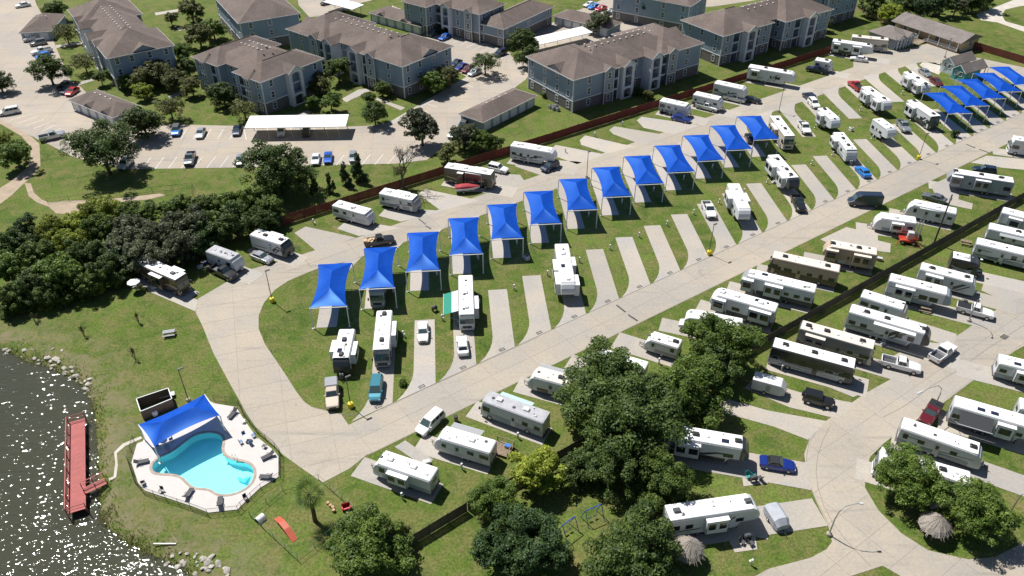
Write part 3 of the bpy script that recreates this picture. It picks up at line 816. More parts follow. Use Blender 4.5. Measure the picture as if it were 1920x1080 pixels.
            ar.cyl((X(u0) - .05, yb, ze), (X(u1) + .05, yb, ze), .06, n=8)
            ar.obj("awning_arm", M_LGREY, t)
        else:
            MB().cyl((X(u0), s_ * (w + .13), H - .32), (X(u1), s_ * (w + .13), H - .32), .11, n=10).obj("awning_roll", am, t, True)
            ar = MB()
            for u in (u0, u1): ar.b(X(u) - .04, X(u) + .04, s_ * (w + .01), s_ * (w + .09), fl + .5, H - .3)
            ar.obj("awning_arm", M_LGREY, t)
    if padx:
        wd = padx[2] if len(padx) > 2 else 3.9
        e = Vector((math.cos(ang), math.sin(ang), 0)); n_ = Vector((-e.y, e.x, 0))
        A, B_ = c - e * (h + padx[1]), c + e * (h + padx[0])
        of = n_ * near * .45
        P_ = [A + n_ * wd / 2 + of, B_ + n_ * wd / 2 + of, B_ - n_ * wd / 2 + of, A - n_ * wd / 2 + of]
        fz = .044 + .0007 * (rv_count % 7)
        pad([(p.x, p.y) for p in P_], fz)
    return t

# ------------------------------------------------------------------ cars, pickups and vans
paint_i = {}
def paint(name, col, metal=.25):
    return mat("car_paint_" + name, col, .28, metal=metal, spec=.6, coat=.6)
PAINT = {'white': paint('white', (.72, .72, .71), 0), 'silver': paint('silver', (.42, .44, .46), .6), 'grey': paint('grey', (.16, .17, .18), .4), 'black': paint('black', (.014, .014, .016), .1),
         'blue': paint('blue', (.012, .10, .50), .2), 'sky': paint('bright_blue', (.02, .20, .62), .1), 'navy': paint('navy', (.012, .022, .055), .2), 'red': paint('red', (.42, .02, .025), .1), 'maroon': paint('maroon', (.13, .012, .018), .2),
         'teal': paint('teal', (.05, .22, .28), .4), 'tan': paint('tan', (.52, .43, .35), .2), 'steel': paint('steel_blue', (.10, .15, .20), .4), 'dkblue': paint('deep_blue', (.01, .03, .22), .2)}
CARS = {  # L, W, H, body stations (x/L, w, zb, zt), cabin (x_rear_base, x_rear_top, x_front_top, x_front_base), belt z
    'sedan': (4.85, 1.86, 1.46, [(-.5, .80, .42, .84), (-.475, .93, .28, .98), (-.36, 1, .22, 1.04), (0, 1, .2, .98), (.2, 1, .2, .95), (.38, .97, .22, .84), (.47, .88, .28, .70), (.5, .72, .40, .60)], (-.40, -.25, .04, .19), .95),
    'hatch': (4.3, 1.8, 1.5, [(-.5, .84, .42, .92), (-.47, .95, .28, 1.02), (-.3, 1, .22, 1.02), (0, 1, .2, .98), (.22, 1, .2, .96), (.39, .96, .22, .84), (.47, .86, .28, .70), (.5, .72, .40, .60)], (-.475, -.38, .07, .22), .96),
    'suv': (4.75, 1.93, 1.74, [(-.5, .86, .5, 1.0), (-.48, .96, .36, 1.1), (-.3, 1, .3, 1.12), (0, 1, .28, 1.1), (.2, 1, .28, 1.08), (.38, .98, .3, 1.0), (.47, .9, .36, .86), (.5, .76, .48, .74)], (-.485, -.43, .06, .19), 1.08),
    'van': (5.1, 1.98, 1.75, [(-.5, .88, .45, 1.0), (-.48, .97, .32, 1.08), (-.3, 1, .26, 1.1), (0, 1, .24, 1.08), (.22, 1, .24, 1.04), (.39, .96, .26, .92), (.47, .86, .32, .76), (.5, .72, .44, .64)], (-.485, -.44, .10, .27), 1.05),
    'jeep': (4.6, 1.87, 1.86, [(-.5, .9, .6, 1.1), (-.49, .96, .5, 1.18), (-.3, .97, .48, 1.2), (0, .97, .46, 1.2), (.12, .97, .46, 1.2), (.14, .86, .46, 1.18), (.44, .8, .48, 1.12), (.47, .75, .52, 1.05)], (-.47, -.46, .07, .12), 1.18),
    'pickup': (5.85, 2.02, 1.92, [(-.5, .92, .55, 1.12), (-.495, .97, .48, 1.2), (-.3, .98, .46, 1.22), (0, 1, .44, 1.22), (.17, 1, .44, 1.22), (.40, .97, .46, 1.14), (.475, .9, .5, 1.02), (.5, .8, .6, .92)], (-.115, -.085, .09, .185), 1.2),
    'conv': (4.8, 1.9, 1.4, [(-.5, .80, .42, .84), (-.475, .93, .28, .96), (-.36, 1, .22, .99), (0, 1, .2, .96), (.2, 1, .2, .95), (.38, .97, .22, .86), (.47, .88, .28, .72), (.5, .72, .40, .60)], (-.33, -.20, .03, .16), .94),
}
def car(kind, at_, to, col, label, cat=None, roofcol=None, bed=None, group="cars and trucks", scale=1.0, length=None):
    """at_: centre (pixel of the photo) on the ground, to: a pixel in front of the nose"""
    L, W, H, stn, cab, belt = CARS[kind]
    c, f = G(*at_, .7), G(*to, .7)
    ang = math.atan2(f.y - c.y, f.x - c.x)
    nm = {'sedan': 'sedan_car', 'hatch': 'hatchback_car', 'suv': 'suv_car', 'van': 'minivan', 'jeep': 'off_road_car', 'pickup': 'pickup_truck', 'conv': 'convertible_car'}[kind]
    t = thing(nm, label, cat or ('pickup truck' if kind == 'pickup' else 'car'), (c.x, c.y, .052), ang, group)
    t.scale = (scale, scale, scale)
    P_ = PAINT[col]; RP_ = PAINT[roofcol] if roofcol else P_
    w = W / 2
    S = [sect(x * L, w * k, zb, zt, .14) for x, k, zb, zt in stn]
    if kind == 'pickup':
        # body forward of the bed, then the open bed as walls
        xb = -.125 * L
        def at_x(x):
            for a, b_ in zip(stn, stn[1:]):
                if a[0] * L <= x <= b_[0] * L:
                    q = (x - a[0] * L) / ((b_[0] - a[0]) * L); return [a[i] + (b_[i] - a[i]) * q for i in range(4)]
        m_ = at_x(xb)
        Sf = [sect(xb, w * m_[1], m_[2], m_[3], .1)] + [s_ for s_, q in zip(S, stn) if q[0] * L > xb + .05]
        MB().loft(Sf).obj("body", P_, t)
        bd = MB()
        for s_ in (-1, 1): bd.b(-.49 * L, xb - .01, s_ * (w - .02), s_ * (w - .14), .46, 1.24)
        bd.b(-.5 * L, -.48 * L, -w + .14, w - .14, .5, 1.22)
        bd.b(-.48 * L, xb - .01, -w + .14, w - .14, .5, .72)
        b_o = bd.obj("bed", P_, t)
        if bed == 'cover': MB().b(-.485 * L, xb - .02, -w + .1, w - .1, 1.245, 1.29).obj("bed_cover", M_BLACK, t)
        elif bed == 'topper':
            MB().cbox(-.49 * L, xb - .02, -w + .04, w - .04, 1.245, 1.85, .12).obj("bed_topper", M_GREY, t)
        else: MB().b(-.478 * L, xb - .03, -w + .15, w - .15, .722, .735).obj("bed_liner", M_DGREY if bed != 'brown' else M_WOOD, t)
        if bed == 'boxes':
            for i, (x, y, s_) in enumerate([(-.42, .35, .5), (-.38, -.35, .55), (-.28, .2, .6), (-.25, -.4, .45), (-.18, .3, .5), (-.45, 0, .7)]):
                MB().box((x * L, y, .74 + s_ / 2), (s_ * 1.5, s_, s_), .3 * i).obj("cardboard_box", mat("cardboard", (.50, .36, .22), .9), t)
    else: MB().loft(S).obj("body", P_, t)
    x0, x1, x2, x3 = [q * L for q in cab]
    wb, wt = w * .93, w * (.76 if kind not in ('jeep',) else .88)
    zt = H - .04
    def C(xa, xb_, z, ww): return [(xa, -ww, z), (xb_, -ww, z), (xb_, ww, z), (xa, ww, z)]
    b0, t0 = C(x0, x3, belt - .06, wb), C(x1, x2, zt, wt)
    if kind == 'conv': t0 = C(x1, x2, zt, wt)
    MB().loft([b0, t0]).obj("cabin", RP_ if kind != 'conv' else M_BLACK, t)
    rf = MB().cbox(x1 - .02, x2 + .02, -wt - .01, wt + .01, zt, H + .01, .05)
    rf.obj("roof", RP_ if kind != 'conv' else M_BLACK, t)
    def face(i, j, e0, e1, f0, f1, name, m=M_GLASS):
        a, b_, cc, d = (Vector(b0[i]), Vector(b0[j]), Vector(t0[j]), Vector(t0[i]))
        q = lambda u, v: a.lerp(b_, u).lerp(d.lerp(cc, u), v)
        n = (b_ - a).cross(d - a).normalized() * .012
        pts = [q(e0, f0) + n, q(e1, f0) + n, q(e1, f1) + n, q(e0, f1) + n]
        MB().add(pts, [(0, 1, 2, 3)]).obj(name, m, t)
    face(1, 2, .06, .94, .10, .94, "windscreen", M_WSHIELD)
    face(3, 0, .08, .92, .22, .90, "rear_window")
    for (i, j) in ((0, 1), (2, 3)):
        rev = i == 2
        parts = [(.10, .46), (.50, .88)] if kind not in ('van', 'suv') else [(.06, .34), (.37, .62), (.65, .90)]
        for e0, e1 in parts:
            if rev: e0, e1 = 1 - e1, 1 - e0
            face(i, j, e0, e1, .22, .90, "side_window")
    for s_ in (-1, 1):
        fx = stn[-2][0] * L
        MB().b(fx - .05, fx + .075, s_ * w * .56, s_ * w * .84, stn[-2][3] - .16, stn[-2][3] - .03).obj("headlight", M_LAMP, t)
        rx = stn[0][0] * L
        MB().b(rx - .02, rx + .10, s_ * w * .62, s_ * w * .84, stn[0][3] - .26, stn[0][3] - .06).obj("tail_lamp", M_RED, t)
        MB().b(x3 - .42, x3 - .25, s_ * (w * .97), s_ * (w + .17), belt - .02, belt + .13).obj("wing_mirror", P_, t)
    MB().b(L * .478, L * .5 + .02, -w * .5, w * .5, .48, .66 if kind not in ('pickup', 'jeep') else .85).obj("grille", M_BLACK, t)
    r_ = .33 if kind in ('sedan', 'hatch', 'conv', 'van') else .39
    for x in (-.29 * L, .30 * L if kind != 'pickup' else .335 * L):
        for s_ in (-1, 1): wheel_parts(t, x, s_ * (w - .10), r_, .24, s_)
    if kind == 'jeep': wheel_parts(t, -.52 * L, 0, .01, .01, 1) if False else MB().lathe([(.38, 0), (.38, .2), (.2, .22)], 12).xf(Matrix.Translation((-.5 * L, 0, 1.1)) @ Matrix.Rotation(-math.pi / 2, 4, 'Y')).obj("spare_wheel", M_RUBBER, t)
    return t

# ------------------------------------------------------------------ blue shade canopies
def sail(BL, BR, FL, FR, zc, zr, n=10, ridge_in=.30, bow=.047):
    """four-post hip canopy: corners at zc, ridge at zr, edges bowed inwards; returns the four stretched panels"""
    BL, BR, FL, FR = [Vector((p[0], p[1], zc)) for p in (BL, BR, FL, FR)]
    mf, mb = (FL + FR) / 2, (BL + BR) / 2
    A, B = mf.lerp(mb, ridge_in), mf.lerp(mb, 1 - ridge_in)
    A.z = B.z = zr
    cen = (mf + mb) / 2
    out = []
    for a, b, ra, rb, bw in ((FL, BL, A, B, bow), (BR, FR, B, A, bow), (FR, FL, A, A, bow * .55), (BL, BR, B, B, bow * .55)):
        V, F = [], []
        e = (a + b) / 2; inw = Vector((cen.x - e.x, cen.y - e.y, 0)).normalized() * (b - a).length * bw
        for j in range(n + 1):
            v = j / n
            for i in range(n * 2 + 1):
                u = i / (n * 2)
                p = (a.lerp(b, u) + inw * 4 * u * (1 - u)).lerp(ra.lerp(rb, u), v)
                p.z -= .10 * math.sin(math.pi * v) * 4 * u * (1 - u) - .10 * 4 * u * (1 - u) * (1 - v) ** 2
                V.append(p)
        w = n * 2 + 1
        for j in range(n):
            for i in range(n * 2):
                q = j * w + i
                F.append((q, q + w, q + w + 1, q + 1))
        out.append((V, F))
    return out
def canopy(BL, BR, FL, FR, zc, zr, label, group, name="shade_canopy", ridge_in=.30):
    c = (BL + BR + FL + FR) / 4
    t = thing(name, label, "canopy", (c.x, c.y, .03), 0, group)
    loc = [Vector((p.x - c.x, p.y - c.y, 0)) for p in (BL, BR, FL, FR)]
    cl = MB()
    for V, F in sail(*loc, zc, zr, ridge_in=ridge_in): cl.add(V, F)
    cl.obj("canopy_cloth", M_BLUEF, t)
    for p in loc:
        MB().cyl((p.x, p.y, 0), (p.x, p.y, zc - .05), .09, n=8).obj("post", M_WPAINT, t)
        MB().box((p.x, p.y, .03), (.4, .4, .06), RA).obj("base_plate", M_STEEL, t)
    for a, b_ in ((loc[2], loc[3]), (loc[0], loc[1])):
        MB().cyl((a.x, a.y, zc - .14), (b_.x, b_.y, zc - .14), .085, n=8).obj("beam", M_WPAINT, t)
        m = (a + b_) / 2
    rt = [(loc[2] + loc[3]) / 2, (loc[0] + loc[1]) / 2]
    f = lambda q: rt[0].lerp(rt[1], q)
    a, b_ = f(ridge_in), f(1 - ridge_in)
    fr = MB().cyl((a.x, a.y, zr - .25), (b_.x, b_.y, zr - .25), .04, n=6)
    for e, cs in ((a, loc[2:]), (b_, loc[:2])):
        for q in cs: fr.tube([(e.x, e.y, zr - .25), (e.x * .5 + q.x * .5, e.y * .5 + q.y * .5, zc * .5 + zr * .5 - .34), (q.x, q.y, zc - .2)], .04, 6)
    fr.obj("rafter", M_WPAINT, t)
    return t
ORD = ["first", "second", "third", "fourth", "fifth", "sixth", "seventh", "eighth", "ninth", "tenth", "eleventh", "twelfth", "thirteenth"]
for k in range(13):
    r = -13.42 + 8.955 * k
    extra = {0: "nearest the entrance drive", 1: "with a motorhome parked beneath", 12: "last before the parked motorhome"}.get(k, "over a vacant pad")
    canopy(RP(r, 38.75), RP(r + 6.9, 35.3), RP(r, 26.2), RP(r + 6.9, 22.75), 4.35, 5.55, "%s blue canopy of the long middle row, %s" % (ORD[k], extra), "blue shade canopies of the middle row")
for k in range(5):
    r = 153.35 + 7.63 * k
    canopy(RP(r + .25, 18.6), RP(r + 6.85, 15.3), RP(r - .1, 6.4), RP(r + 6.85, 2.72), 4.3, 5.2, "%s blue canopy of the row beside the small cottages at upper right" % ORD[k], "blue shade canopies at upper right")
# ------------------------------------------------------------------ the parked RVs
BROWN = mat("brown_coach_paint", (.085, .06, .048), .3, spec=.6, coat=.4)
TAN = mat("tan_coach_paint", (.43, .33, .25), .35, n1=(1, .08))
DARKC = mat("charcoal_coach_paint", (.03, .033, .036), .3, spec=.6, coat=.4)
CREAM = mat("cream_coach_paint", (.58, .52, .44), .35)
BGREY = mat("blue_grey_coach_paint", (.30, .34, .38), .35, n1=(1, .08))
OLDW = mat("chalky_white_siding", (.62, .63, .63), .6, n1=(1.2, .12))
GREEN_AWN = mat("green_awning_cloth", (.01, .22, .15), .8)
AQUA_AWN = mat("aqua_awning_cloth", (.40, .62, .60), .7)
WHITE_AWN = mat("white_awning_cloth", (.72, .73, .73), .7)
GREY_AWN = mat("grey_awning_cloth", (.32, .33, .34), .7)
BLACK_AWN = mat("black_awning_cloth", (.03, .032, .036), .75)
PALEGR = mat("pale_green_awning_cloth", (.45, .62, .52), .8)

# along the upper road, left to right
rv('classA', (341, 520), (261, 485.5), "brown motorhome with a white roof parked beside the thicket", body=BROWN, low=DARKC, gm=TAN, graph='wave', slides=[('f', .08, .32), ('f', .60, .85), ('n', .42, .68)], ac=(.25, .8), padx=(1.5, 0), cap=BROWN)
rv('trailer', (447, 484), (394, 465), "weathered white travel trailer with a patched roof beside a black pickup", H=3.1, body=OLDW, roof=M_ROOFG, gm=BGREY, graph='thin', ac=(), vents=(.2, .4, .55, .8), padx=(4, 0), ladder=False)
rv('trailer', (541, 455), (476, 434), "white travel trailer with dark nose next to the silver car by the thicket", body=M_WHITE, cap=DARKC, gm=DARKC, graph='slash', slides=[('f', .3, .65)], ac=(.35, .78), acm=M_BLACK, padx=(3, .5))
rv('trailer', (697, 399), (629, 380), "old cream white travel trailer with picnic clutter along its side", H=3.0, body=OLDW, roof=M_ROOFW, gm=M_LGREY, graph='thin', ac=(.15, .5), acm=M_ROOFW)
rv('trailer', (785, 372), (716, 357), "white travel trailer with grey front cap below the bare tree", body=M_WHITE, cap=M_GREY, gm=M_DGREY, graph='swoosh', low=BGREY, slides=[('f', .3, .65)], ac=(.2, .7), acm=M_ROOFW)
rv('classA', (926, 324), (836, 309.5), "dark brown motorhome with swirl graphics beside the covered red boat", body=BROWN, low=DARKC, gm=TAN, graph='wave', slides=[('f', .1, .4), ('f', .55, .8), ('n', .30, .42)], ac=(.12, .42, .80), acm=M_ROOFW, awn=('n', WHITE_AWN, .45, .78), padx=(5, .3, 4.4))
rv('fifth', (1043, 283), (960, 269), "long white fifth-wheel trailer with an arc graphic beside vacant upper pads", gm=M_DGREY, graph='wave', ac=(.2, .6), acm=M_ROOFW, slides=[('f', .2, .5)], padx=(5, .3, 4.4))
rv('trailer', (1295, 198), (1240, 186), "white travel trailer with junk and a blue car at its side by the red fence", gm=M_GREY, graph='swoosh', ac=(.15, .7), acm=M_ROOFW, H=3.2, padx=(5, .3, 4.4))
rv('trailer', (1356, 186), (1303, 174), "white travel trailer with a flatbed truck in front", gm=M_LGREY, graph='thin', ac=(.5,), acm=M_ROOFW, padx=(5, .3, 4.4))
rv('fifth', (1402, 166), (1342, 153), "white fifth-wheel trailer with crescent graphics below the long apartment block", gm=M_DGREY, graph='wave', ac=(.3, .7), acm=M_ROOFW, padx=(5, .3, 4.4))
rv('fifth', (1494, 138), (1405, 123), "long white fifth-wheel trailer standing at the foot of the twin-block apartments", gm=M_GREY, graph='slash', ac=(.35, .75), acm=M_BLACK, slides=[('n', .08, .25)], padx=(5, .3, 4.4))
rv('trailer', (1563, 116), (1530, 110), "short white trailer behind the dark pickup at the upper road", H=3.1, gm=M_DGREY, graph='slash', ac=(.6,), acm=M_BLACK, padx=(5, .3, 4.4))
rv('fifth', (1640, 86), (1562, 75), "white and black fifth-wheel trailer with dark windows near the park office", gm=DARKC, graph='slash', ac=(.15, .85), acm=M_BLACK, slides=[('n', .05, .2), ('n', .5, .72)], low=DARKC, padx=(5, .3, 4.4))
rv('classA', (1668, 74), (1598, 67), "tan motorhome tucked behind the long trailer by the park office", body=CREAM, roof=M_ROOFC, gm=BROWN, graph='wave', ac=(.2, .8), acm=M_BLACK, padx=(5, .3, 4.4))
# middle island, upper side
rv('classA', (1482, 256), (1453, 217), "cream motorhome with a yellow front parked right after the last middle canopy", body=CREAM, gm=TAN, graph='low', cap=CREAM, ac=(.2, .65), acm=M_BLACK, slides=[('n', .3, .6)])
rv('fifth', (1570, 226), (1542, 202), "white fifth-wheel trailer behind two parked cars at the upper road", gm=M_LGREY, graph='thin', ac=(.15,), acm=M_BLACK, slides=[('n', .2, .5)])
rv('fifth', (1668, 193), (1623, 162), "long white fifth-wheel trailer with slide-outs behind the red pickup", gm=M_DGREY, graph='slash', cap=M_LGREY, ac=(.3, .75), acm=M_BLACK, slides=[('n', .15, .4), ('n', .62, .85)])
rv('fifth', (1740, 160), (1702, 134), "white fifth-wheel trailer beside a silver and a maroon car", gm=M_LGREY, graph='thin', ac=(.1, .5, .9), acm=M_BLACK, slides=[('n', .2, .45), ('n', .7, .9)])
# middle island, lower side
rv('trailer', (637, 678), (651, 617), "white travel trailer with a black nose in front of the first blue canopy", cap=DARKC, gm=DARKC, graph='slash', low=DARKC, ac=(.35, .80), acm=M_BLACK, slides=[('n', .35, .75), ('f', .3, .65)], solar=(.68,), H=3.3)
rv('classA', (714, 658), (721, 582), "white motorhome with grey nose parked above the teal car", gm=M_GREY, graph='wave', cap=M_GREY, ac=(.1, .75), acm=M_BLACK, slides=[('n', .25, .6)])
rv('classA', (705, 548), (712, 500), "blue and grey motorhome parked under the second blue canopy", H=3.5, body=BGREY, low=DARKC, gm=M_WHITE, graph='wave', roof=M_ROOFG, ac=(.5,), slides=[])
rv('classA', (875, 592), (873, 516), "white motorhome with a wide green and white awning", body=OLDW, gm=M_LGREY, graph='thin', ac=(.45, .8), acm=M_ROOFW, H=3.4, awn=('f', GREEN_AWN, .35, .85, 2.6, (M_WHITE, PALEGR)), slides=[('n', .5, .8)])
rv('fifth', (1066, 536), (1053, 457), "white fifth-wheel trailer with four slide-outs among the long grass islands", gm=M_LGREY, graph='thin', ac=(.25, .85), acm=M_ROOFW, slides=[('n', .35, .6), ('n', .65, .92), ('f', .3, .5), ('f', .72, .95)], solar=(.55,), steps=True)
rv('fifth', (1398, 396), (1375, 344), "white fifth-wheel trailer with a bright white nose beside the white pickup pad", gm=M_LGREY, graph='thin', ac=(.2, .6), acm=M_ROOFW, slides=[('n', .2, .5), ('f', .3, .6)])
rv('fifth', (1492, 338), (1450, 290), "long white fifth-wheel trailer with a dark nose behind the black pickup", cap=DARKC, gm=M_GREY, graph='slash', ac=(.2, .6, .8), acm=M_BLACK, slides=[('n', .1, .42), ('n', .6, .85)], steps=True)
rv('trailer', (1600, 284), (1572, 248), "white travel trailer with a silver nose towing up to the bright blue sedan", cap=M_LGREY, gm=M_GREY, graph='swoosh', ac=(.35, .7), acm=M_BLACK, slides=[('n', .1, .4)])
rv('fifth', (1676, 244), (1645, 222), "plain white fifth-wheel trailer parked next to the grey pickup", gm=M_LGREY, graph='thin', ac=(.5,), acm=M_ROOFW, vents=(.2, .8))
rv('classA', (1757, 219), (1709, 187), "white motorhome with a black face at the foot of the upper right canopies", cap=DARKC, gm=M_DGREY, graph='slash', ac=(.1, .85), acm=M_BLACK, slides=[('n', .1, .4)], low=DARKC)
# lower side of the main road, left to right
rv('trailer', (705, 853), (814, 890), "white travel trailer with a long slide-out nearest the dog run", H=3.2, gm=BGREY, graph='thin', ac=(.35, .75), acm=M_ROOFW, slides=[('n', .36, .70)], vents=(.1, .5, .9), padx=(3, .5, 3.6))
rv('trailer', (820, 807), (925, 838), "white travel trailer with a small wooden deck at its rear", H=3.2, gm=BGREY, graph='thin', ac=(.38,), acm=M_ROOFW, padx=(3, 0, 3.6), awn=('f', GREY_AWN, .3, .85, 1.5))
rv('classA', (908, 741), (1025, 783), "older white motorhome with a grey roof and an aqua awning", H=3.3, body=OLDW, roof=M_ROOFG, gm=M_DGREY, graph='thin', ac=(.32, .75), acm=M_ROOFW, awn=('f', AQUA_AWN, .30, .82, 1.0), padx=(2, .4, 3.6))
rv('trailer', (995, 694), (1100, 722), "white travel trailer with a rolled grey awning half under the big trees", H=3.25, body=M_WHITE, roof=M_ROOFC, cap=M_LGREY, gm=DARKC, graph='low', low=DARKC, ac=(.45,), acm=M_BLACK, awn=('f', GREY_AWN, .45, .92, 1.3), padx=(2, 0, 3.6))
rv('classC', (1103, 655), (1212, 688), "white motorhome mostly hidden by the dark tree crowns", gm=M_DGREY, graph='swoosh', ac=(.4,), acm=M_DGREY, padx=(3, 0, 3.6))
rv('trailer', (1213, 626), (1276, 645), "short white trailer with black trim on a wide pad beside the trees", H=2.9, W=2.4, gm=DARKC, graph='bands', ac=(.15, ), acm=M_BLACK, vents=(.3, .6, .9), padx=(5, 0, 4.4))
rv('classC', (1277, 583), (1392, 606), "white motorhome with a cab-over front behind the tree by the fence", gm=M_LGREY, graph='thin', ac=(.5,), acm=M_ROOFW, padx=(3, 0, 3.6))
rv('fifth', (1337, 543), (1457, 577), "white fifth-wheel trailer with two bright slide-outs above the leafy tree", gm=M_GREY, graph='thin', ac=(.25, .62, .85), acm=M_ROOFW, solar=(.30,), slides=[('n', .05, .38), ('n', .75, .95)], padx=(2, 0, 3.8))
rv('fifth', (1393, 508), (1530, 541), "long white fifth-wheel trailer with steps at its door near the black fence", cap=M_GREY, gm=DARKC, graph='slash', ac=(.12, .5, .88), acm=M_ROOFW, solar=(.7,), slides=[('n', .42, .66), ('n', .82, .97)], steps=True, padx=(2, 0, 3.8))
rv('classA', (1447, 476), (1575, 504), "large motorhome with sweeping brown and gold curves", body=TAN, roof=M_ROOFC, low=BROWN, gm=BROWN, graph='wave', cap=BROWN, ac=(.18, .80), acm=M_BLACK, padx=(2, 0, 3.8))
rv('fifth', (1547, 454), (1645, 472), "tan fifth-wheel trailer with tan slide-outs beside the vacant pad", body=TAN, roof=M_ROOFC, gm=BROWN, graph='thin', ac=(.35, .85), acm=M_BLACK, slides=[('n', .1, .42, TAN, M_ROOFC), ('n', .72, .95, TAN, M_ROOFC)], padx=(3, 0, 3.8))
rv('trailer', (1643, 402), (1718, 413), "rounded white travel trailer behind the red lift machine", gm=BGREY, graph='low', low=BGREY, ac=(.5,), acm=M_ROOFW, slides=[('n', .3, .6)], padx=(3, 0, 3.8))
rv('trailer', (1705, 377), (1794, 396), "white travel trailer with a broad slide roof behind the wooden utility pole", gm=M_GREY, graph='swoosh', ac=(.4, .8), acm=M_ROOFW, slides=[('f', .3, .85)], awn=('n', WHITE_AWN, .3, .75), padx=(3, 0, 3.8))
rv('fifth', (1780, 319), (1901, 338), "grey and white fifth-wheel trailer with a big dark slide window at far right", body=BGREY, cap=M_GREY, gm=DARKC, graph='slash', ac=(.2, .5, .9), acm=M_BLACK, slides=[('n', .35, .58), ('n', .78, .95)], padx=(3, 1, 3.8))
rv('classA', (1898, 258), (1990, 270), "white motorhome nosing into the picture at the right edge", gm=M_GREY, graph='wave', ac=(.3,), padx=(3, 0, 3.8))
# behind the black fence, down to the loop road
rv('fifth', (1985, 420), (1880, 393), "white fifth-wheel trailer topmost behind the black fence at the right edge", gm=M_DGREY, graph='slash', ac=(.15, .6), acm=M_ROOFW, slides=[('n', .15, .4)])
rv('trailer', (1965, 448), (1855, 423), "white travel trailer with a grey awning second from the top behind the fence", gm=M_GREY, graph='low', low=M_GREY, ac=(.5,), acm=M_BLACK, awn=('n', GREY_AWN, .2, .8, .8))
rv('trailer', (1945, 478), (1832, 451), "long white travel trailer near the picnic table behind the black fence", gm=M_DGREY, graph='swoosh', low=BGREY, ac=(.25,), acm=M_ROOFW)
rv('classC', (1850, 491), (1786, 477), "dark motorhome with a white roof between two white trailers", H=3.2, body=DARKC, gm=BGREY, graph='wave', ac=(.4,), acm=M_ROOFW, cap=DARKC, padx=(9, 0, 4))
rv('trailer', (1835, 526), (1727, 498), "white travel trailer with two slide windows right of the dark motorhome", gm=M_DGREY, graph='slash', ac=(.2, .8), acm=M_BLACK, slides=[('n', .12, .42)], low=M_LGREY, padx=(7, 0, 4))
rv('fifth', (1789, 549), (1669, 519), "white fifth-wheel trailer behind the white pickup with black bed cover", gm=M_GREY, graph='swoosh', ac=(.12, .6), acm=M_ROOFW, slides=[('n', .12, .42)], steps=True, padx=(7, 0, 4), cap=BGREY)
rv('trailer', (1706, 577), (1617, 549), "white travel trailer with a rounded cream nose behind the black fence", cap=M_ROOFC, low=M_DGREY, gm=BGREY, graph='bands', ac=(.6,), acm=M_ROOFW, padx=(8, 0, 4))
rv('fifth', (1750, 622), (1595, 577), "extra long white fifth-wheel trailer with two rolled silver awnings", H=4.0, cap=DARKC, low=BGREY, gm=DARKC, graph='slash', ac=(.2, .45, .9), acm=M_BLACK, awn=('n', WHITE_AWN, .32, .82, .7), padx=(5, 0, 4), steps=True)
rv('classA', (1643, 648), (1502, 608), "grey green motorhome with a cream roof between two long vehicles", body=mat("sage_coach_paint", (.16, .18, .17), .35), roof=M_ROOFC, cap=CREAM, low=DARKC, gm=CREAM, graph='thin', ac=(.1, .35, .82), acm=M_BLACK, slides=[('n', .1, .36, mat("sage_coach_paint", (.16, .18, .17)), M_ROOFC)], padx=(6, 0, 4))
rv('classA', (1607, 683), (1450, 641), "large black motorhome with a white strip of roof", body=DARKC, roof=M_ROOFW, gm=M_GREY, graph='wave', ac=(.15, .5, .85), acm=M_BLACK, W=2.6, padx=(2.5, 0, 4.4))
rv('fifth', (1408, 832), (1250, 805), "white and black fifth-wheel trailer beside the blue convertible", low=DARKC, gm=DARKC, graph='wave', cap=DARKC, ac=(.35, .85), acm=M_BLACK, slides=[('n', .12, .42)], solar=(.7,), steps=True, padx=(8.5, 0, 4.8))
rv('fifth', (1422, 937), (1252, 962), "long white fifth-wheel trailer beside the thatched hut at the bottom", low=None, gm=M_DGREY, graph='slash', ac=(.1, .88), acm=M_DGREY, slides=[('n', .38, .62)], padx=(9, .5, 4.4))
rv('trailer', (1990, 700), (1873, 672), "white trailer with porch steps at the right edge of the loop road", cap=M_WHITE, low=M_GREY, gm=BGREY, graph='low', ac=(.5,), solar=(.3,), slides=[('n', .3, .6)], padx=(1, 5, 4.4))
rv('fifth', (1960, 800), (1790, 751), "white fifth-wheel trailer with a wide black awning at lower right", low=BGREY, gm=DARKC, graph='slash', ac=(), solar=(.3, .45), awn=('n', BLACK_AWN, .08, .45, 2.4), slides=[('n', .5, .7)], padx=(1, 1, 4.2))
rv('trailer', (1849, 846), (1692, 792), "white travel trailer with green graphics left of the black awning trailer", gm=mat("grey_green_graphic", (.12, .19, .18), .4), graph='swoosh', low=BGREY, ac=(.85,), acm=M_BLACK, vents=(.15, .4, .55, .7), padx=(8, .5, 4))
rv('classA', (1648, 848), (1820, 897), "white motorhome half hidden by the tree on the loop island", low=M_DGREY, gm=M_GREY, graph='bands', ac=(.3,), acm=M_BLACK, padx=(2, 1, 4))
rv('trailer', (1995, 776), (1912, 755), "white rounded trailer cut off by the right edge above the awning trailer", gm=M_GREY, graph='thin', ac=(.5,))

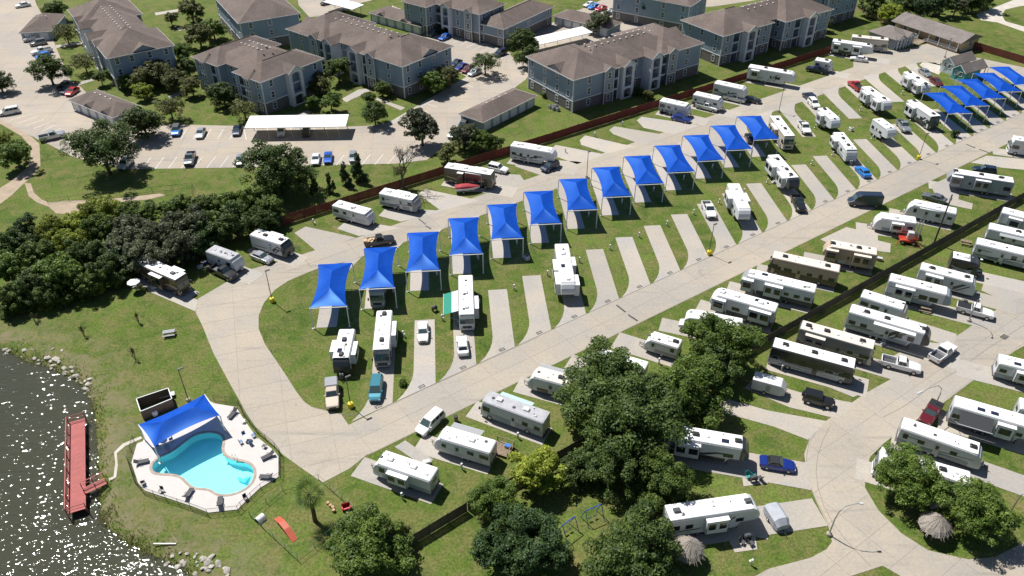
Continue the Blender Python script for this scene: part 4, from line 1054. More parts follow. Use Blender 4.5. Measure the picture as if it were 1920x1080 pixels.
# ------------------------------------------------------------------ cars
cars = [
 ('pickup', (420, 511), (450, 525), 'black', "black pickup beside the weathered trailer by the thicket", {}),
 ('sedan', (491, 482), (513, 490), 'silver', "silver car beside the dark-nosed trailer by the thicket", {}),
 ('pickup', (711, 452), (760, 444), 'black', "black pickup with a bed full of boxes driving on the upper road", {'bed': 'boxes'}),
 ('suv', (934, 316), (960, 322), 'white', "white SUV behind the brown motorhome with swirl graphics", {}),
 ('suv', (1031, 312), (1010, 322), 'navy', "dark green SUV with a pale bonnet near the long fifth-wheel trailer", {}),
 ('pickup', (1326, 201), (1355, 208), 'white', "white flatbed truck with a brown bed on the upper row", {'bed': 'brown'}),
 ('pickup', (1378, 185), (1400, 190), 'white', "white pickup in front of the crescent graphic trailer", {}),
 ('sedan', (1410, 187), (1430, 190), 'black', "black sedan at the kerb of the upper road", {}),
 ('sedan', (1277, 222), (1300, 227), 'dkblue', "blue sedan beside the cluttered white trailer", {}),
 ('sedan', (1610, 110), (1580, 106), 'white', "white sedan in front of the white and black trailer", {}),
 ('pickup', (1531, 131), (1505, 126), 'navy', "dark blue pickup beside the short trailer on the upper road", {}),
 ('sedan', (1406, 258), (1398, 240), 'black', "dark car under the twelfth blue canopy", {}),
 ('suv', (1517, 181), (1506, 172), 'navy', "dark SUV at the top end of the double parked pad", {}),
 ('suv', (1526, 194), (1535, 204), 'white', "white SUV nose to tail with the dark SUV", {}),
 ('pickup', (1508, 240), (1517, 254), 'white', "white pickup with an open bed on the pad beside the yellow-fronted motorhome", {}),
 ('pickup', (1604, 161), (1590, 150), 'red', "red pickup at the upper end of the long fifth-wheel trailer", {'bed': 'cover'}),
 ('sedan', (1735, 136), (1750, 146), 'silver', "silver sedan on the pad by the white cottage", {}),
 ('sedan', (1756, 153), (1770, 163), 'maroon', "maroon sedan on the pad by the teal cottage", {}),
 ('pickup', (1694, 237), (1704, 250), 'silver', "grey pickup beside the plain white trailer", {}),
 ('sedan', (1618, 321), (1606, 309), 'sky', "bright blue sedan behind the silver-nosed trailer", {}),
 ('pickup', (1497, 382), (1505, 398), 'black', "black pickup in front of the dark-nosed trailer", {}),
 ('pickup', (1329, 394), (1337, 412), 'white', "white pickup on a pad by itself in the middle island", {}),
 ('suv', (1846, 319), (1815, 314), 'navy', "dark SUV behind the grey and white trailer at far right", {}),
 ('sedan', (1752, 370), (1725, 361), 'grey', "dark grey sedan behind the broad slide roof trailer", {}),
 ('pickup', (623, 740), (624, 768), 'tan', "tan pickup with a grey bed topper below the black-nosed trailer", {'bed': 'topper'}),
 ('van', (705, 729), (702, 752), 'teal', "teal wagon below the grey-nosed motorhome", {}),
 ('sedan', (793, 622), (793, 660), 'white', "white sedan alone on a pad below the third canopy", {}),
 ('sedan', (867, 647), (865, 630), 'white', "white sedan in front of the green awning motorhome", {}),
 ('van', (806, 792), (785, 812), 'white', "white minivan standing on the main road", {}),
 ('pickup', (1828, 583), (1880, 597), 'white', "white pickup with a black bed cover by the curved street light", {'bed': 'cover'}),
 ('pickup', (1768, 661), (1795, 641), 'white', "white pickup with an open bed crossing the loop road edge", {}),
 ('pickup', (1689, 684), (1725, 693), 'white', "white pickup with a loaded bed in front of the grey green motorhome", {}),
 ('jeep', (1535, 750), (1565, 758), 'black', "black off-road car below the large black motorhome", {}),
 ('pickup', (1745, 775), (1735, 790), 'maroon', "dark red pickup with a black bed cover by the loop road", {'bed': 'cover', 'scale': .95}),
 ('conv', (1458, 869), (1500, 876), 'dkblue', "blue convertible with a black top beside the black and white trailer", {}),
 # apartment lots
 ('pickup', (98, 255), (120, 250), 'silver', "silver pickup on the slanted bays by the footpath", {}),
 ('van', (16, 209), (-10, 214), 'white', "white minivan at the left edge of the apartment car park", {}),
 ('sedan', (42, 9), (20, 13), 'white', "white sedan at the top left corner beside a garage", {}),
 ('pickup', (62, 71), (44, 75), 'white', "white pickup beside the left garage", {}),
 ('suv', (71, 80), (50, 84), 'grey', "dark SUV between two pickups in the left row", {}),
 ('pickup', (78, 96), (60, 100), 'white', "white pickup next to the bright blue car in the left row", {}),
 ('hatch', (80, 104), (58, 110), 'sky', "bright blue car under the left row tree", {}),
 ('sedan', (120, 160), (105, 168), 'black', "black sedan in the shade beside the long garage", {}),
 ('sedan', (127, 168), (112, 176), 'navy', "dark blue sedan between the black and red cars", {}),
 ('sedan', (135, 171), (120, 182), 'red', "red sedan at the corner of the long garage", {}),
 ('suv', (330, 245), (326, 258), 'sky', "blue SUV with a dark roof left of the white carport", {'roofcol': 'grey'}),
 ('sedan', (376, 249), (370, 262), 'silver', "silver sedan between two bays left of the white carport", {}),
 ('sedan', (444, 244), (440, 257), 'navy', "dark blue sedan at the left end of the white carport", {}),
 ('sedan', (527, 246), (526, 256), 'white', "white sedan under the white carport", {}),
 ('sedan', (574, 246), (573, 256), 'black', "black sedan under the white carport", {}),
 ('pickup', (356, 298), (350, 315), 'grey', "dark grey pickup on the lower bays of the apartment lot", {}),
 ('sedan', (450, 299), (446, 312), 'silver', "silver sedan half behind the big oak", {}),
 ('suv', (234, 307), (224, 318), 'white', "white SUV in the shade of the wide oak", {}),
 ('sedan', (592, 298), (589, 314), 'white', "white sedan on the lower bays right of the big oak", {}),
 ('sedan', (615, 295), (613, 312), 'blue', "blue sedan next to the white one on the lower bays", {}),
 ('hatch', (662, 294), (661, 310), 'silver', "silver hatchback behind the cone-shaped trees", {}),
 ('sedan', (834, 69), (822, 75), 'blue', "blue car between the apartment blocks", {}),
 ('sedan', (812, 62), (800, 68), 'grey', "dark car just behind the long roof next to the blue car", {}),
 ('suv', (938, 99), (926, 104), 'navy', "dark blue SUV at the end of the middle car park", {}),
 ('sedan', (855, 118), (842, 126), 'navy', "dark sedan beside the apartment block corner", {}),
 ('sedan', (865, 125), (850, 132), 'dkblue', "dark blue sedan second from the apartment corner", {}),
 ('sedan', (877, 129), (862, 138), 'maroon', "purple red sedan third from the apartment corner", {}),
 ('sedan', (890, 135), (875, 142), 'silver', "silver sedan by the small tree in the middle car park", {}),
 ('sedan', (1105, 8), (1090, 12), 'white', "white sedan in the row behind the far garage", {}),
 ('sedan', (1114, 12), (1100, 16), 'sky', "light blue sedan in the row behind the far garage", {}),
 ('sedan', (1127, 15), (1112, 20), 'red', "red sedan in the row behind the far garage", {}),
 ('sedan', (1145, 22), (1128, 28), 'black', "black sedan right of the red one by the far garage", {}),
 ('suv', (1166, 30), (1150, 36), 'black', "black SUV at the end of the row by the far garage", {}),
 ('suv', (1224, 39), (1205, 43), 'white', "white SUV behind the ridge of the long block", {}),
 ('suv', (1240, 38), (1222, 42), 'white', "second white SUV behind the ridge of the long block", {}),
 ('sedan', (1285, 24), (1270, 28), 'black', "dark car left of the twin-block apartments", {}),
 ('sedan', (648, 14), (640, 22), 'silver', "silver car by the back garage", {}),
 ('sedan', (612, 4), (600, 8), 'black', "dark car under the back carport roof", {}),
 ('suv', (868, 236), (862, 246), 'grey', "dark SUV beside the right garage", {}),
 ('hatch', (850, 250), (842, 258), 'white', "white car half hidden by trees near the right garage", {}),
]
for k, a, b_, colr, lab, kw in cars: car(k, a, b_, colr, lab, **kw)
# ------------------------------------------------------------------ buildings
SH = 2.95
M_DOORD = mat("dark_door", (.05, .055, .065), .5)
M_WFRAME = mat("window_frame_white", (.72, .73, .74), .5)
M_WPANE = mat("window_pane", (.07, .085, .105), .08, spec=.8)
M_VENTM = mat("pale_roof_vent", (.62, .58, .54), .5)
wfr_cache = {}
def window_on(parent, x, y, z, w=.95, h=1.5, rot=0.0, mull=True):
    """window whose outer face looks along local -y after rotation rot"""
    key = (w, h, mull)
    if key not in wfr_cache:
        f = MB().wall([(-w / 2 - .13, -.13), (w / 2 + .13, -.13), (w / 2 + .13, h + .13), (-w / 2 - .13, h + .13)], [[(-w / 2, 0), (-w / 2, h), (w / 2, h), (w / 2, 0)]], -.07, .0)
        if mull:
            f.b(-w / 2, w / 2, -.055, -.01, h / 2 - .035, h / 2 + .035)
            if w > 1.3: f.b(-.04, .04, -.056, -.012, 0, h)
        p = MB().b(-w / 2, w / 2, -.03, .0, 0, h)
        wfr_cache[key] = (mesh_only(f, "window", M_WFRAME), mesh_only(p, "pane", M_WPANE))
    a, b = wfr_cache[key]
    o = inst("window", a, parent, (x, y, z), (0, 0, rot))
    inst("pane", b, o)
def hip(m, x0, x1, y0, y1, z, pitch, ov=.55, th=.16):
    x0 -= ov; x1 += ov; y0 -= ov; y1 += ov
    w, d = x1 - x0, y1 - y0
    hh = min(w, d) / 2 * pitch
    if w >= d: r = [(x0 + d / 2, (y0 + y1) / 2, z + hh), (x1 - d / 2, (y0 + y1) / 2, z + hh)]
    else: r = [((x0 + x1) / 2, y0 + w / 2, z + hh), ((x0 + x1) / 2, y1 - w / 2, z + hh)]
    e = [(x0, y0, z), (x1, y0, z), (x1, y1, z), (x0, y1, z)]
    V = e + r + [(p[0], p[1], z - th) for p in e]
    if w >= d: F = [(0, 1, 5, 4), (1, 2, 5), (2, 3, 4, 5), (3, 0, 4)]
    else: F = [(0, 1, 4), (1, 2, 5, 4), (2, 3, 5), (3, 0, 4, 5)]
    F += [(6, 7, 1, 0), (7, 8, 2, 1), (8, 9, 3, 2), (9, 6, 0, 3), (9, 8, 7, 6)]
    m.add(V, F)
    return r, hh
def gable(m, x0, x1, yf, yb, z, pitch, ov=.35):
    """gable roof whose ridge runs from yf (front) to yb"""
    xm = (x0 + x1) / 2; hh = (x1 - x0 + 2 * ov) / 2 * pitch
    a, b_ = x0 - ov, x1 + ov; t = .14
    V = [(a, yf - ov, z), (xm, yf - ov, z + hh), (b_, yf - ov, z), (a, yb, z), (xm, yb, z + hh), (b_, yb, z),
         (a, yf - ov, z - t), (xm, yf - ov, z + hh - t), (b_, yf - ov, z - t), (a, yb, z - t), (xm, yb, z + hh - t), (b_, yb, z - t)]
    m.add(V, [(0, 1, 4, 3), (1, 2, 5, 4), (9, 10, 7, 6), (10, 11, 8, 7), (6, 7, 1, 0), (7, 8, 2, 1), (3, 9, 6, 0), (8, 11, 5, 2), (3, 4, 10, 9), (4, 5, 11, 10)])
    return hh
def arch(x0, x1, z0, z1, rise=.6, n=8):
    pts = [(x0, z0), (x0, z1 - rise)]
    xm, hw = (x0 + x1) / 2, (x1 - x0) / 2
    for i in range(1, n): 
        a = math.pi - math.pi * i / n; pts.append((xm + hw * math.cos(a), z1 - rise + rise * math.sin(a)))
    return pts + [(x1, z1 - rise), (x1, z0)]
def block(t, x0, x1, y0, y1, fw=(), balc=(), lw=(), rw=(), bw=(), st=3, pitch=.46, roof_m=M_SHINGLE, siding=M_SIDING, ground=M_TAUPE, z0=0.0):
    """one wing of an apartment house; front at y0 with balcony recesses, hipped roof on top"""
    Ht = st * SH; zs = SH + .05; th = .3
    for nm, m_, za, zb in (("lower_wall", ground, z0, zs), ("wall", siding, zs, Ht)):
        holes = []
        for bx_, bw_ in balc:
            for s_ in range(st):
                a, b_ = s_ * SH + .15, s_ * SH + 2.5
                if a >= za - .2 and b_ <= zb + .01: holes.append([(bx_ - bw_ / 2, a), (bx_ - bw_ / 2, b_), (bx_ + bw_ / 2, b_), (bx_ + bw_ / 2, a)])
        m = MB().wall([(x0, za), (x1, za), (x1, zb), (x0, zb)], holes, y0, y0 + th)
        m.b(x0, x0 + th, y0 + th, y1, za, zb).b(x1 - th, x1, y0 + th, y1, za, zb).b(x0 + th, x1 - th, y1 - th, y1, za, zb)
        m.obj(nm, m_, t)
    for bx_, bw_ in balc:
        for s_ in range(st):
            a = s_ * SH + .15
            r_ = MB().b(bx_ - bw_ / 2 - .1, bx_ + bw_ / 2 + .1, y0 + 1.7, y0 + 1.9, a - .1, a + 2.5)
            for q in (-1, 1): r_.b(bx_ + q * (bw_ / 2 + .01), bx_ + q * (bw_ / 2 + .12), y0 + th + .002, y0 + 1.7, a - .1, a + 2.5)
            r_.b(bx_ - bw_ / 2, bx_ + bw_ / 2, y0 + th + .002, y0 + 1.7, a - .1, a - .005)
            bo = r_.obj("balcony", siding, t)
            MB().b(bx_ - .45 * bw_ + .2, bx_ + .4 * bw_ - .2, y0 + 1.66, y0 + 1.70, a + .05, a + 2.1).obj("balcony_door", M_WPANE, bo)
            rl = MB().b(bx_ - bw_ / 2, bx_ + bw_ / 2, y0 + .08, y0 + .13, a + .98, a + 1.04)
            n = max(3, int(bw_ / .25))
            for i in range(n + 1):
                x = bx_ - bw_ / 2 + bw_ * i / n
                rl.b(x - .018, x + .018, y0 + .09, y0 + .12, a, a + .98)
            rl.obj("balustrade", M_BLACK, bo)
            fr = MB()
            for q in (-1, 1): fr.b(bx_ + q * bw_ / 2, bx_ + q * (bw_ / 2 + .16), y0 - .04, y0 - .003, a - .1, a + 2.5)
            fr.b(bx_ - bw_ / 2 - .16, bx_ + bw_ / 2 + .16, y0 - .04, y0 - .003, a + 2.502, a + 2.66)
            fr.obj("balcony_trim", M_TRIM, bo)
    tr = MB()
    for a, b_, c, d in ((x0 - .06, x1 + .06, y0 - .06, y0 - .004), (x0 - .06, x1 + .06, y1 + .004, y1 + .06), (x0 - .06, x0 - .004, y0 - .004, y1 + .004), (x1 + .004, x1 + .06, y0 - .004, y1 + .004)):
        tr.b(a, b_, c, d, zs - .16, zs + .12)
    tr.obj("band_trim", M_TRIM, t)
    for cx in (x0, x1):
        for cy in (y0, y1):
            cn = MB()
            sx, sy = (-1 if cx == x0 else 1), (-1 if cy == y0 else 1)
            cn.b(cx - sx * .2, cx + sx * .05, cy + sy * .004, cy + sy * .052, 0, Ht - .05)
            cn.b(cx + sx * .004, cx + sx * .054, cy - sy * .2, cy + sy * .002, 0, Ht - .05)
            cn.obj("corner_board", M_TRIM, t)
    for s_ in range(st):
        z = s_ * SH + .85
        for x in fw: window_on(t, x, y0 - .002, z, 1.7 if isinstance(x, float) and False else .95)
        for y in lw: window_on(t, x0 - .002, y, z, rot=-math.pi / 2)
        for y in rw: window_on(t, x1 + .002, y, z, rot=math.pi / 2)
        for x in bw: window_on(t, x, y1 + .002, z, rot=math.pi)
    rm = MB()
    rd, hh = hip(rm, x0, x1, y0, y1, Ht, pitch)
    ro = rm.obj("roof", roof_m, t)
    # eave fascia
    fa = MB(); o = .57
    for a, b_, c, d in ((x0 - o, x1 + o, y0 - o - .05, y0 - o), (x0 - o, x1 + o, y1 + o, y1 + o + .05), (x0 - o - .05, x0 - o, y0 - o, y1 + o), (x1 + o, x1 + o + .05, y0 - o, y1 + o)):
        fa.b(a, b_, c, d, Ht - .18, Ht + .02)
    fa.obj("fascia", M_TRIM, ro)
    rv_ = rd[1][0] - rd[0][0] if rd[1][0] != rd[0][0] else 0
    cap_ = MB().cyl(rd[0], rd[1], .12, n=6) if (Vector(rd[1]) - Vector(rd[0])).length > .5 else None
    if cap_: cap_.obj("ridge_cap", roof_m, ro)
    return ro, rd
vent_me = mesh_only(MB().cbox(-.22, .22, -.22, .22, 0, .28, .06), "roof_vent", M_VENTM)
def ridge_vents(ro, y, x0, x1, z, n, pitch, off=1.2):
    for i in range(n):
        x = x0 + (x1 - x0) * (i + .5) / n
        for s_ in (-1, 1):
            inst("roof_vent", vent_me, ro, (x + .2 * s_, y + s_ * off, z - off * pitch - .02))
def tower(t, xc, w, yf, yb, st=3, z=0):
    """pale entry tower with a tall upper arch and a lower arch, gabled"""
    x0, x1 = xc - w / 2, xc + w / 2
    Ht = st * SH; g = w / 2 * .62
    out = [(x0, 0), (x1, 0), (x1, Ht), (xc, Ht + g), (x0, Ht)]
    a0, a1 = xc - w * .29, xc + w * .29
    up0 = SH + .35
    holes = [arch(a0, a1, up0 if st > 2 else SH + .3, Ht - .25, .45), ]
    lowh = arch(a0, a1, .25, SH - .25, .45)
    m = MB().wall(out, [h[::-1] for h in holes + [lowh]], yf, yf + .3)
    m.b(x0, x0 + .3, yf + .3, yb, 0, Ht).b(x1 - .3, x1, yf + .3, yb, 0, Ht)
    o = m.obj("entry_tower", M_TOWER, t)
    MB().b(x0 + .3, x1 - .3, yf + 2.3, yf + 2.4, 0, Ht).obj("lobby_wall", M_SIDING, o)
    for s_ in range(1, st): MB().b(x0 + .3, x1 - .3, yf + .3, yf + 2.3, s_ * SH - .1, s_ * SH + .1).obj("landing", M_TOWER, o)
    rl = MB()
    for zz in ([up0 + 1.0] if st > 2 else [SH + 1.2]):
        rl.b(a0, a1, yf + .12, yf + .18, zz - .05, zz)
        for i in range(9): rl.b(a0 + (a1 - a0) * i / 8 - .02, a0 + (a1 - a0) * i / 8 + .02, yf + .13, yf + .17, up0 if st > 2 else SH + .3, zz - .05)
    rl.obj("balustrade", M_BLACK, o)
    rm = MB(); gable(rm, x0, x1, yf, yb + 6.5, Ht, .62)
    r2 = rm.obj("porch_roof", M_SHINGLE, o)
    fa = MB(); hh = (w + .7) / 2 * .62
    for a, b_ in (((x0 - .35, Ht), (xc, Ht + hh)), ((xc, Ht + hh), (x1 + .35, Ht))):
        fa.add([(a[0], yf - .41, a[1] - .2), (b_[0], yf - .41, b_[1] - .2), (b_[0], yf - .41, b_[1] + .03), (a[0], yf - .41, a[1] + .03), (a[0], yf - .36, a[1] - .2), (b_[0], yf - .36, b_[1] - .2), (b_[0], yf - .36, b_[1] + .03), (a[0], yf - .36, a[1] + .03)],
               [(0, 1, 2, 3), (7, 6, 5, 4), (0, 4, 5, 1), (3, 2, 6, 7), (1, 5, 6, 2), (0, 3, 7, 4)])
    fa.obj("barge_board", M_TRIM, o)
def bay(t, xc, w, yf, yb, st=3):
    """shallow gabled bay with one window per storey"""
    x0, x1 = xc - w / 2, xc + w / 2; Ht = st * SH; g = w / 2 * .62
    zs = SH + .05
    up = MB().wall([(x0, zs), (x1, zs), (x1, Ht), (xc, Ht + g), (x0, Ht)], (), yf, yf + .25)
    up.b(x0, x0 + .25, yf + .25, yb - .003, zs, Ht).b(x1 - .25, x1, yf + .25, yb - .003, zs, Ht)
    o = up.obj("gable_bay", M_SIDING2, t)
    lo = MB().b(x0, x1, yf, yb - .003, 0, zs); lo.obj("bay_base", M_TAUPE, o)
    tr = MB().b(x0 - .05, x1 + .05, yf - .05, yf - .003, zs - .16, zs + .12)
    for q in (x0, x1): tr.b(q - .1, q + .1, yf - .045, yf - .004, 0, zs - .17).b(q - .1, q + .1, yf - .045, yf - .004, zs + .13, Ht - .05)
    tr.obj("bay_trim", M_TRIM, o)
    for s_ in range(st): window_on(o, xc, yf - .003, s_ * SH + .85)
    rm = MB(); gable(rm, x0, x1, yf, yb + 4.0, Ht, .62, .3)
    rm.obj("bay_roof", M_SHINGLE, o)
    fa = MB(); hh = (w + .6) / 2 * .62
    for a, b_ in (((x0 - .3, Ht), (xc, Ht + hh)), ((xc, Ht + hh), (x1 + .3, Ht))):
        fa.add([(a[0], yf - .36, a[1] - .18), (b_[0], yf - .36, b_[1] - .18), (b_[0], yf - .36, b_[1] + .03), (a[0], yf - .36, a[1] + .03), (a[0], yf - .31, a[1] - .18), (b_[0], yf - .31, b_[1] - .18), (b_[0], yf - .31, b_[1] + .03), (a[0], yf - .31, a[1] + .03)],
               [(0, 1, 2, 3), (7, 6, 5, 4), (0, 4, 5, 1), (3, 2, 6, 7), (1, 5, 6, 2), (0, 3, 7, 4)])
    fa.obj("barge_board", M_TRIM, o)
def frame(o_px, x_px, z):
    a, b_ = G(*o_px, z), G(*x_px, z)
    return a, math.atan2(b_.y - a.y, b_.x - a.x), (b_ - a).length
def apartment(o_px, x_px, D, label, L=None, z=9.0, back=False, ang=None):
    a, an_, ln = frame(o_px, x_px, z)
    if ang is not None: an_ = math.radians(ang)
    L = L or ln
    t = thing("apartment_building", label, "apartment", (a.x, a.y, 0), an_, "grey blue apartment blocks")
    k = L / 45.0
    e = 15.2 * k; p_ = .42
    # end wings stand forward, centre is set back
    ws = [1.9, D * .34, D * .62, D - 1.9]
    ro, rd = block(t, 0, e, 0, D, fw=[5.2 * k], balc=[(e - 1.35, 2.0)], lw=ws, rw=(), bw=[e * .3, e * .7])
    ro2, rd2 = block(t, L - e, L, 0, D, fw=[L - 5.2 * k], balc=[(L - e + 1.35, 2.0)], lw=(), rw=ws, bw=[L - e * .3, L - e * .7])
    ci = 2.2
    rm_ = block(t, e + .06, L - e - .06, ci, D - ci, fw=[e + (L - 2 * e) * .30, e + (L - 2 * e) * .52], balc=[(e + (L - 2 * e) * .80, 2.3)], bw=[L * .42, L * .5, L * .58], pitch=.46)
    # long main ridge roof joining the wings
    rm = MB(); hip(rm, e * .45, L - e * .45, ci * .9, D - ci * .9, 3 * SH + .03, .462, ov=.5)
    main = rm.obj("main_roof", M_SHINGLE, t)
    hh = (D - ci * 1.8 + 1.0) / 2 * .462
    ridge_vents(main, D / 2, L * .24, L * .76, 3 * SH + hh, 11, .462)
    bay(t, 11.3 * k, 3.1, -.7, 0); bay(t, L - 11.3 * k, 3.1, -.7, 0)
    tower(t, e + 2.4, 4.0, -1.1, ci); tower(t, L - e - 2.4, 4.0, -1.1, ci)
    if back:
        pass
    # end gables
    for xx, rot in ((0, -math.pi / 2), (L, math.pi / 2)):
        g_ = MB(); wv = 6.0
        gm_ = MB(); gable(gm_, -wv / 2, wv / 2, 0, 4.5, 3 * SH, .5, .3)
        gm_.xf(Matrix.Translation((xx + (.02 if rot > 0 else -.02), D * .40 if rot < 0 else D * .55, 0)) @ Matrix.Rotation(rot, 4, 'Z'))
        gm_.obj("end_gable_roof", M_SHINGLE, t)
        gw = MB().wall([(-wv / 2, 3 * SH - .1), (wv / 2, 3 * SH - .1), (0, 3 * SH + wv / 2 * .5)], (), -.12, .1)
        gw.xf(Matrix.Translation((xx, D * .40 if rot < 0 else D * .55, 0)) @ Matrix.Rotation(rot, 4, 'Z'))
        gw.obj("end_gable", M_SIDING, t)
    return t
apartment((1075.7, 147.6), (1316, 79.2), 19, "long apartment block with two pale entry towers above the red fence")
apartment((539.7, 53), (754, 122.6), 18.6, "apartment block with two pale towers facing the lawn and small trees")
apartment((130, 17), (209, 106), 16.5, "apartment block with a long ridged roof at upper left beside the trees", ang=-55)
# broad H-shaped block near the white carport
a, an_, ln = frame((363, 105), (488, 151.7), 9)
t = thing("apartment_building", "broad apartment block with bay windows right above the white carport", "apartment", (a.x, a.y, 0), an_, "grey blue apartment blocks")
block(t, 0, 10.2, 0, 19.6, fw=[1.5], balc=[(7.8, 2.0)], lw=[3, 9, 15])
ro_, rd_ = block(t, 17.4, 27.6, 0, 19.6, fw=[26.1], balc=[(19.7, 2.0)], rw=[2.9, 17.2])
block(t, 10.26, 17.34, 2.6, 17.2, fw=[12.3, 15.6])
rm = MB(); hip(rm, 5, 22.6, 2.4, 17.4, 3 * SH + .03, .462, ov=.5); mr_ = rm.obj("main_roof", M_SHINGLE, t)
ridge_vents(mr_, 9.9, 9, 19, 3 * SH + 8 * .462, 6, .462)
for xc in (4.6, 23.0):
    b_ = MB()
    b_.loft([[(xc - 1.6, -.003, z), (xc + 1.6, -.003, z), (xc + 1.0, -.95, z), (xc - 1.0, -.95, z)][::-1] for z in (0, 3 * SH)])
    bo = b_.obj("bay_window_tower", M_SIDING2, t)
    for s_ in range(3):
        for q in (-.48, .48): window_on(bo, xc + q, -.953, s_ * SH + .8, .7, 1.55)
        MB().b(xc - 1.05, xc + 1.05, -1.0, -.954, s_ * SH + 2.55, s_ * SH + 2.75).obj("bay_trim", M_TRIM, bo)
    rm = MB().add([(xc - 1.9, 0, 3 * SH), (xc - 1.2, -1.3, 3 * SH), (xc + 1.2, -1.3, 3 * SH), (xc + 1.9, 0, 3 * SH), (xc, 2.2, 3 * SH + 1.7)], [(0, 1, 4), (1, 2, 4), (2, 3, 4), (3, 2, 1, 0)])
    rm.obj("bay_roof", M_SHINGLE, bo)
sub = MB()
def rot_part(t, fn):
    """build parts on a side wall: run fn on a helper empty's frame and bake the rotation"""
    before = set(bpy.data.objects)
    fn()
    return [o for o in bpy.data.objects if o not in before]
new = rot_part(t, lambda: tower(t, 9.6, 4.4, -1.6, 0))
Mx = Matrix.Translation((27.6, 0, 0)) @ Matrix.Rotation(math.pi / 2, 4, 'Z')
for o in new:
    if o.type == 'MESH' and o.data.users == 1: o.data.transform(Mx)
# twin-block apartments at top right
a, an_, ln = frame((1356.6, 65.6), (1451, 43), 9)
an_ = math.radians(34)
t = thing("apartment_building", "twin-winged apartment block with two pale towers at the end of the red fence", "apartment", (a.x, a.y, 0), an_, "grey blue apartment blocks")
block(t, 0, 20, 0, 16, fw=[2.0, 17.6], balc=[(5.6, 2.4), (14.2, 2.0)], lw=[2.5, 8, 13])
block(t, 24.0, 44.5, -1.6, 15, fw=[25.8, 42.6], balc=[(29.8, 2.4), (38.4, 2.0)], lw=[1.0], rw=[3, 8])
block(t, 20.06, 23.94, 4.5, 14, fw=[22])
rm = MB(); hip(rm, 6, 38, 1.8, 13.8, 3 * SH + .03, .5, ov=.5); mr_ = rm.obj("main_roof", M_SHINGLE, t)
ridge_vents(mr_, 7.8, 10, 34, 3 * SH + 3.2, 9, .5)
tower(t, 10.0, 4.2, -1.9, 0); tower(t, 34.2, 4.2, -3.4, -1.6)
# far blocks
def simple_block(o_px, x_px, D, label, st=3, z=None, tw=(), L=None, ang=None, bays=(), fw=None, balc=()):
    a, an_, ln = frame(o_px, x_px, z or st * SH)
    if ang is not None: an_ = math.radians(ang)
    L = L or ln
    t = thing("apartment_building", label, "apartment", (a.x, a.y, 0), an_, "grey blue apartment blocks")
    ro, rd = block(t, 0, L, 0, D, fw=fw or [2, L * .33, L * .67, L - 2], lw=[2, D * .5, D - 2], rw=[2, D * .5, D - 2], st=st, balc=balc)
    hh = (min(L, D) + 1.1) / 2 * .46
    if L > D: ridge_vents(ro, D / 2, L * .3, L * .7, st * SH + hh, 5, .46)
    for x in tw: tower(t, x, 3.6, -1.3, 0, st)
    for x in bays: bay(t, x, 2.8, -.6, 0, st)
    return t
simple_block((896, 40), (944, 51.7), 26, "two storey apartment wing with small gables above the middle car park", st=2, z=6.2, ang=-36, fw=[1.6, 8.2])
simple_block((757, 2.5), (797.5, 13), 14, "apartment wing at the top centre beside the back garage", st=3, ang=-37, fw=[1.6, 7.2])
simple_block((801, 16), (905, 49), 12, "tall apartment block with a pale tower behind the middle car park", st=3, z=6.5, ang=-37, L=21, tw=[8.5], bays=[17], fw=[12.5, 2.0], balc=[(4.6, 2.0)])
simple_block((449, 42.6), (559, 24.7), 30, "apartment block with a plain blue end wall behind the broad block", st=3, ang=30, fw=[3, 8.7])
simple_block((1150, 2), (1268, 22), 14, "apartment block cut by the top edge behind the parked row", st=3, z=6, ang=-33, L=26)
simple_block((1552, 12), (1602, 3), 16, "grey apartment block cut by the top edge right of the twin-winged block", st=3, z=6.5, ang=34, L=15)

# garages and carports
def garage(o_px, x_px, D, label, z=2.7, L=None, ang=None, doors=True, gable_front=()):
    a, an_, ln = frame(o_px, x_px, z)
    if ang is not None: an_ = math.radians(ang)
    L = L or ln
    t = thing("garage_building", label, "garage", (a.x, a.y, 0), an_, "low garage buildings")
    m = MB().b(0, L, 0, D, 0, z); m.obj("wall", M_SIDING2, t)
    n = int(L / 3.2)
    for i in range(n):
        x = L * (i + .5) / n
        MB().b(x - 1.2, x + 1.2, -.05, .02, .02, 2.2).obj("garage_door", M_TRIM, t)
    rm = MB(); rd, hh = hip(rm, 0, L, 0, D, z, .45, ov=.45); ro = rm.obj("roof", M_SHINGLE, t)
    for x in gable_front:
        g = MB(); gable(g, x - 1.6, x + 1.6, -.1, D * .4, z, .6, .25); g.obj("dormer_roof", M_SHINGLE, ro)
        MB().wall([(x - 1.6, z), (x + 1.6, z), (x, z + .96)], (), -.12, -.02).obj("dormer_gable", M_SIDING2, ro)
    fa = MB(); o = .46
    for p, q, c, d in ((-o, L + o, -o - .05, -o), (-o, L + o, D + o, D + o + .05), (-o - .05, -o, -o, D + o), (L + o, L + o + .05, -o, D + o)): fa.b(p, q, c, d, z - .18, z + .02)
    fa.obj("fascia", M_TRIM, ro)
    for i in range(4): inst("roof_vent", vent_me, ro, (L * (.3 + .12 * i), D / 2 + .4, z + hh - .25))
    return t
garage((132, 187), (212, 219), 7.2, "long grey garage beside the slanted bays and the red car", gable_front=(8.0, 15))
garage((38, 61), (90, 55), 16, "garage at upper left beside the parked pickups", L=8.5, ang=10)
garage((905, 228), (1003, 180), 7.2, "garage with hipped roof behind the red fence by the right-hand lot", ang=50)
garage((694, 24), (760, 45), 8, "back garage with small dormers between the apartment blocks", gable_front=(5, 15), ang=-37, L=22)
garage((1040, 30), (1099, 50), 7.5, "far garage beside the second carport", ang=-37, L=20)
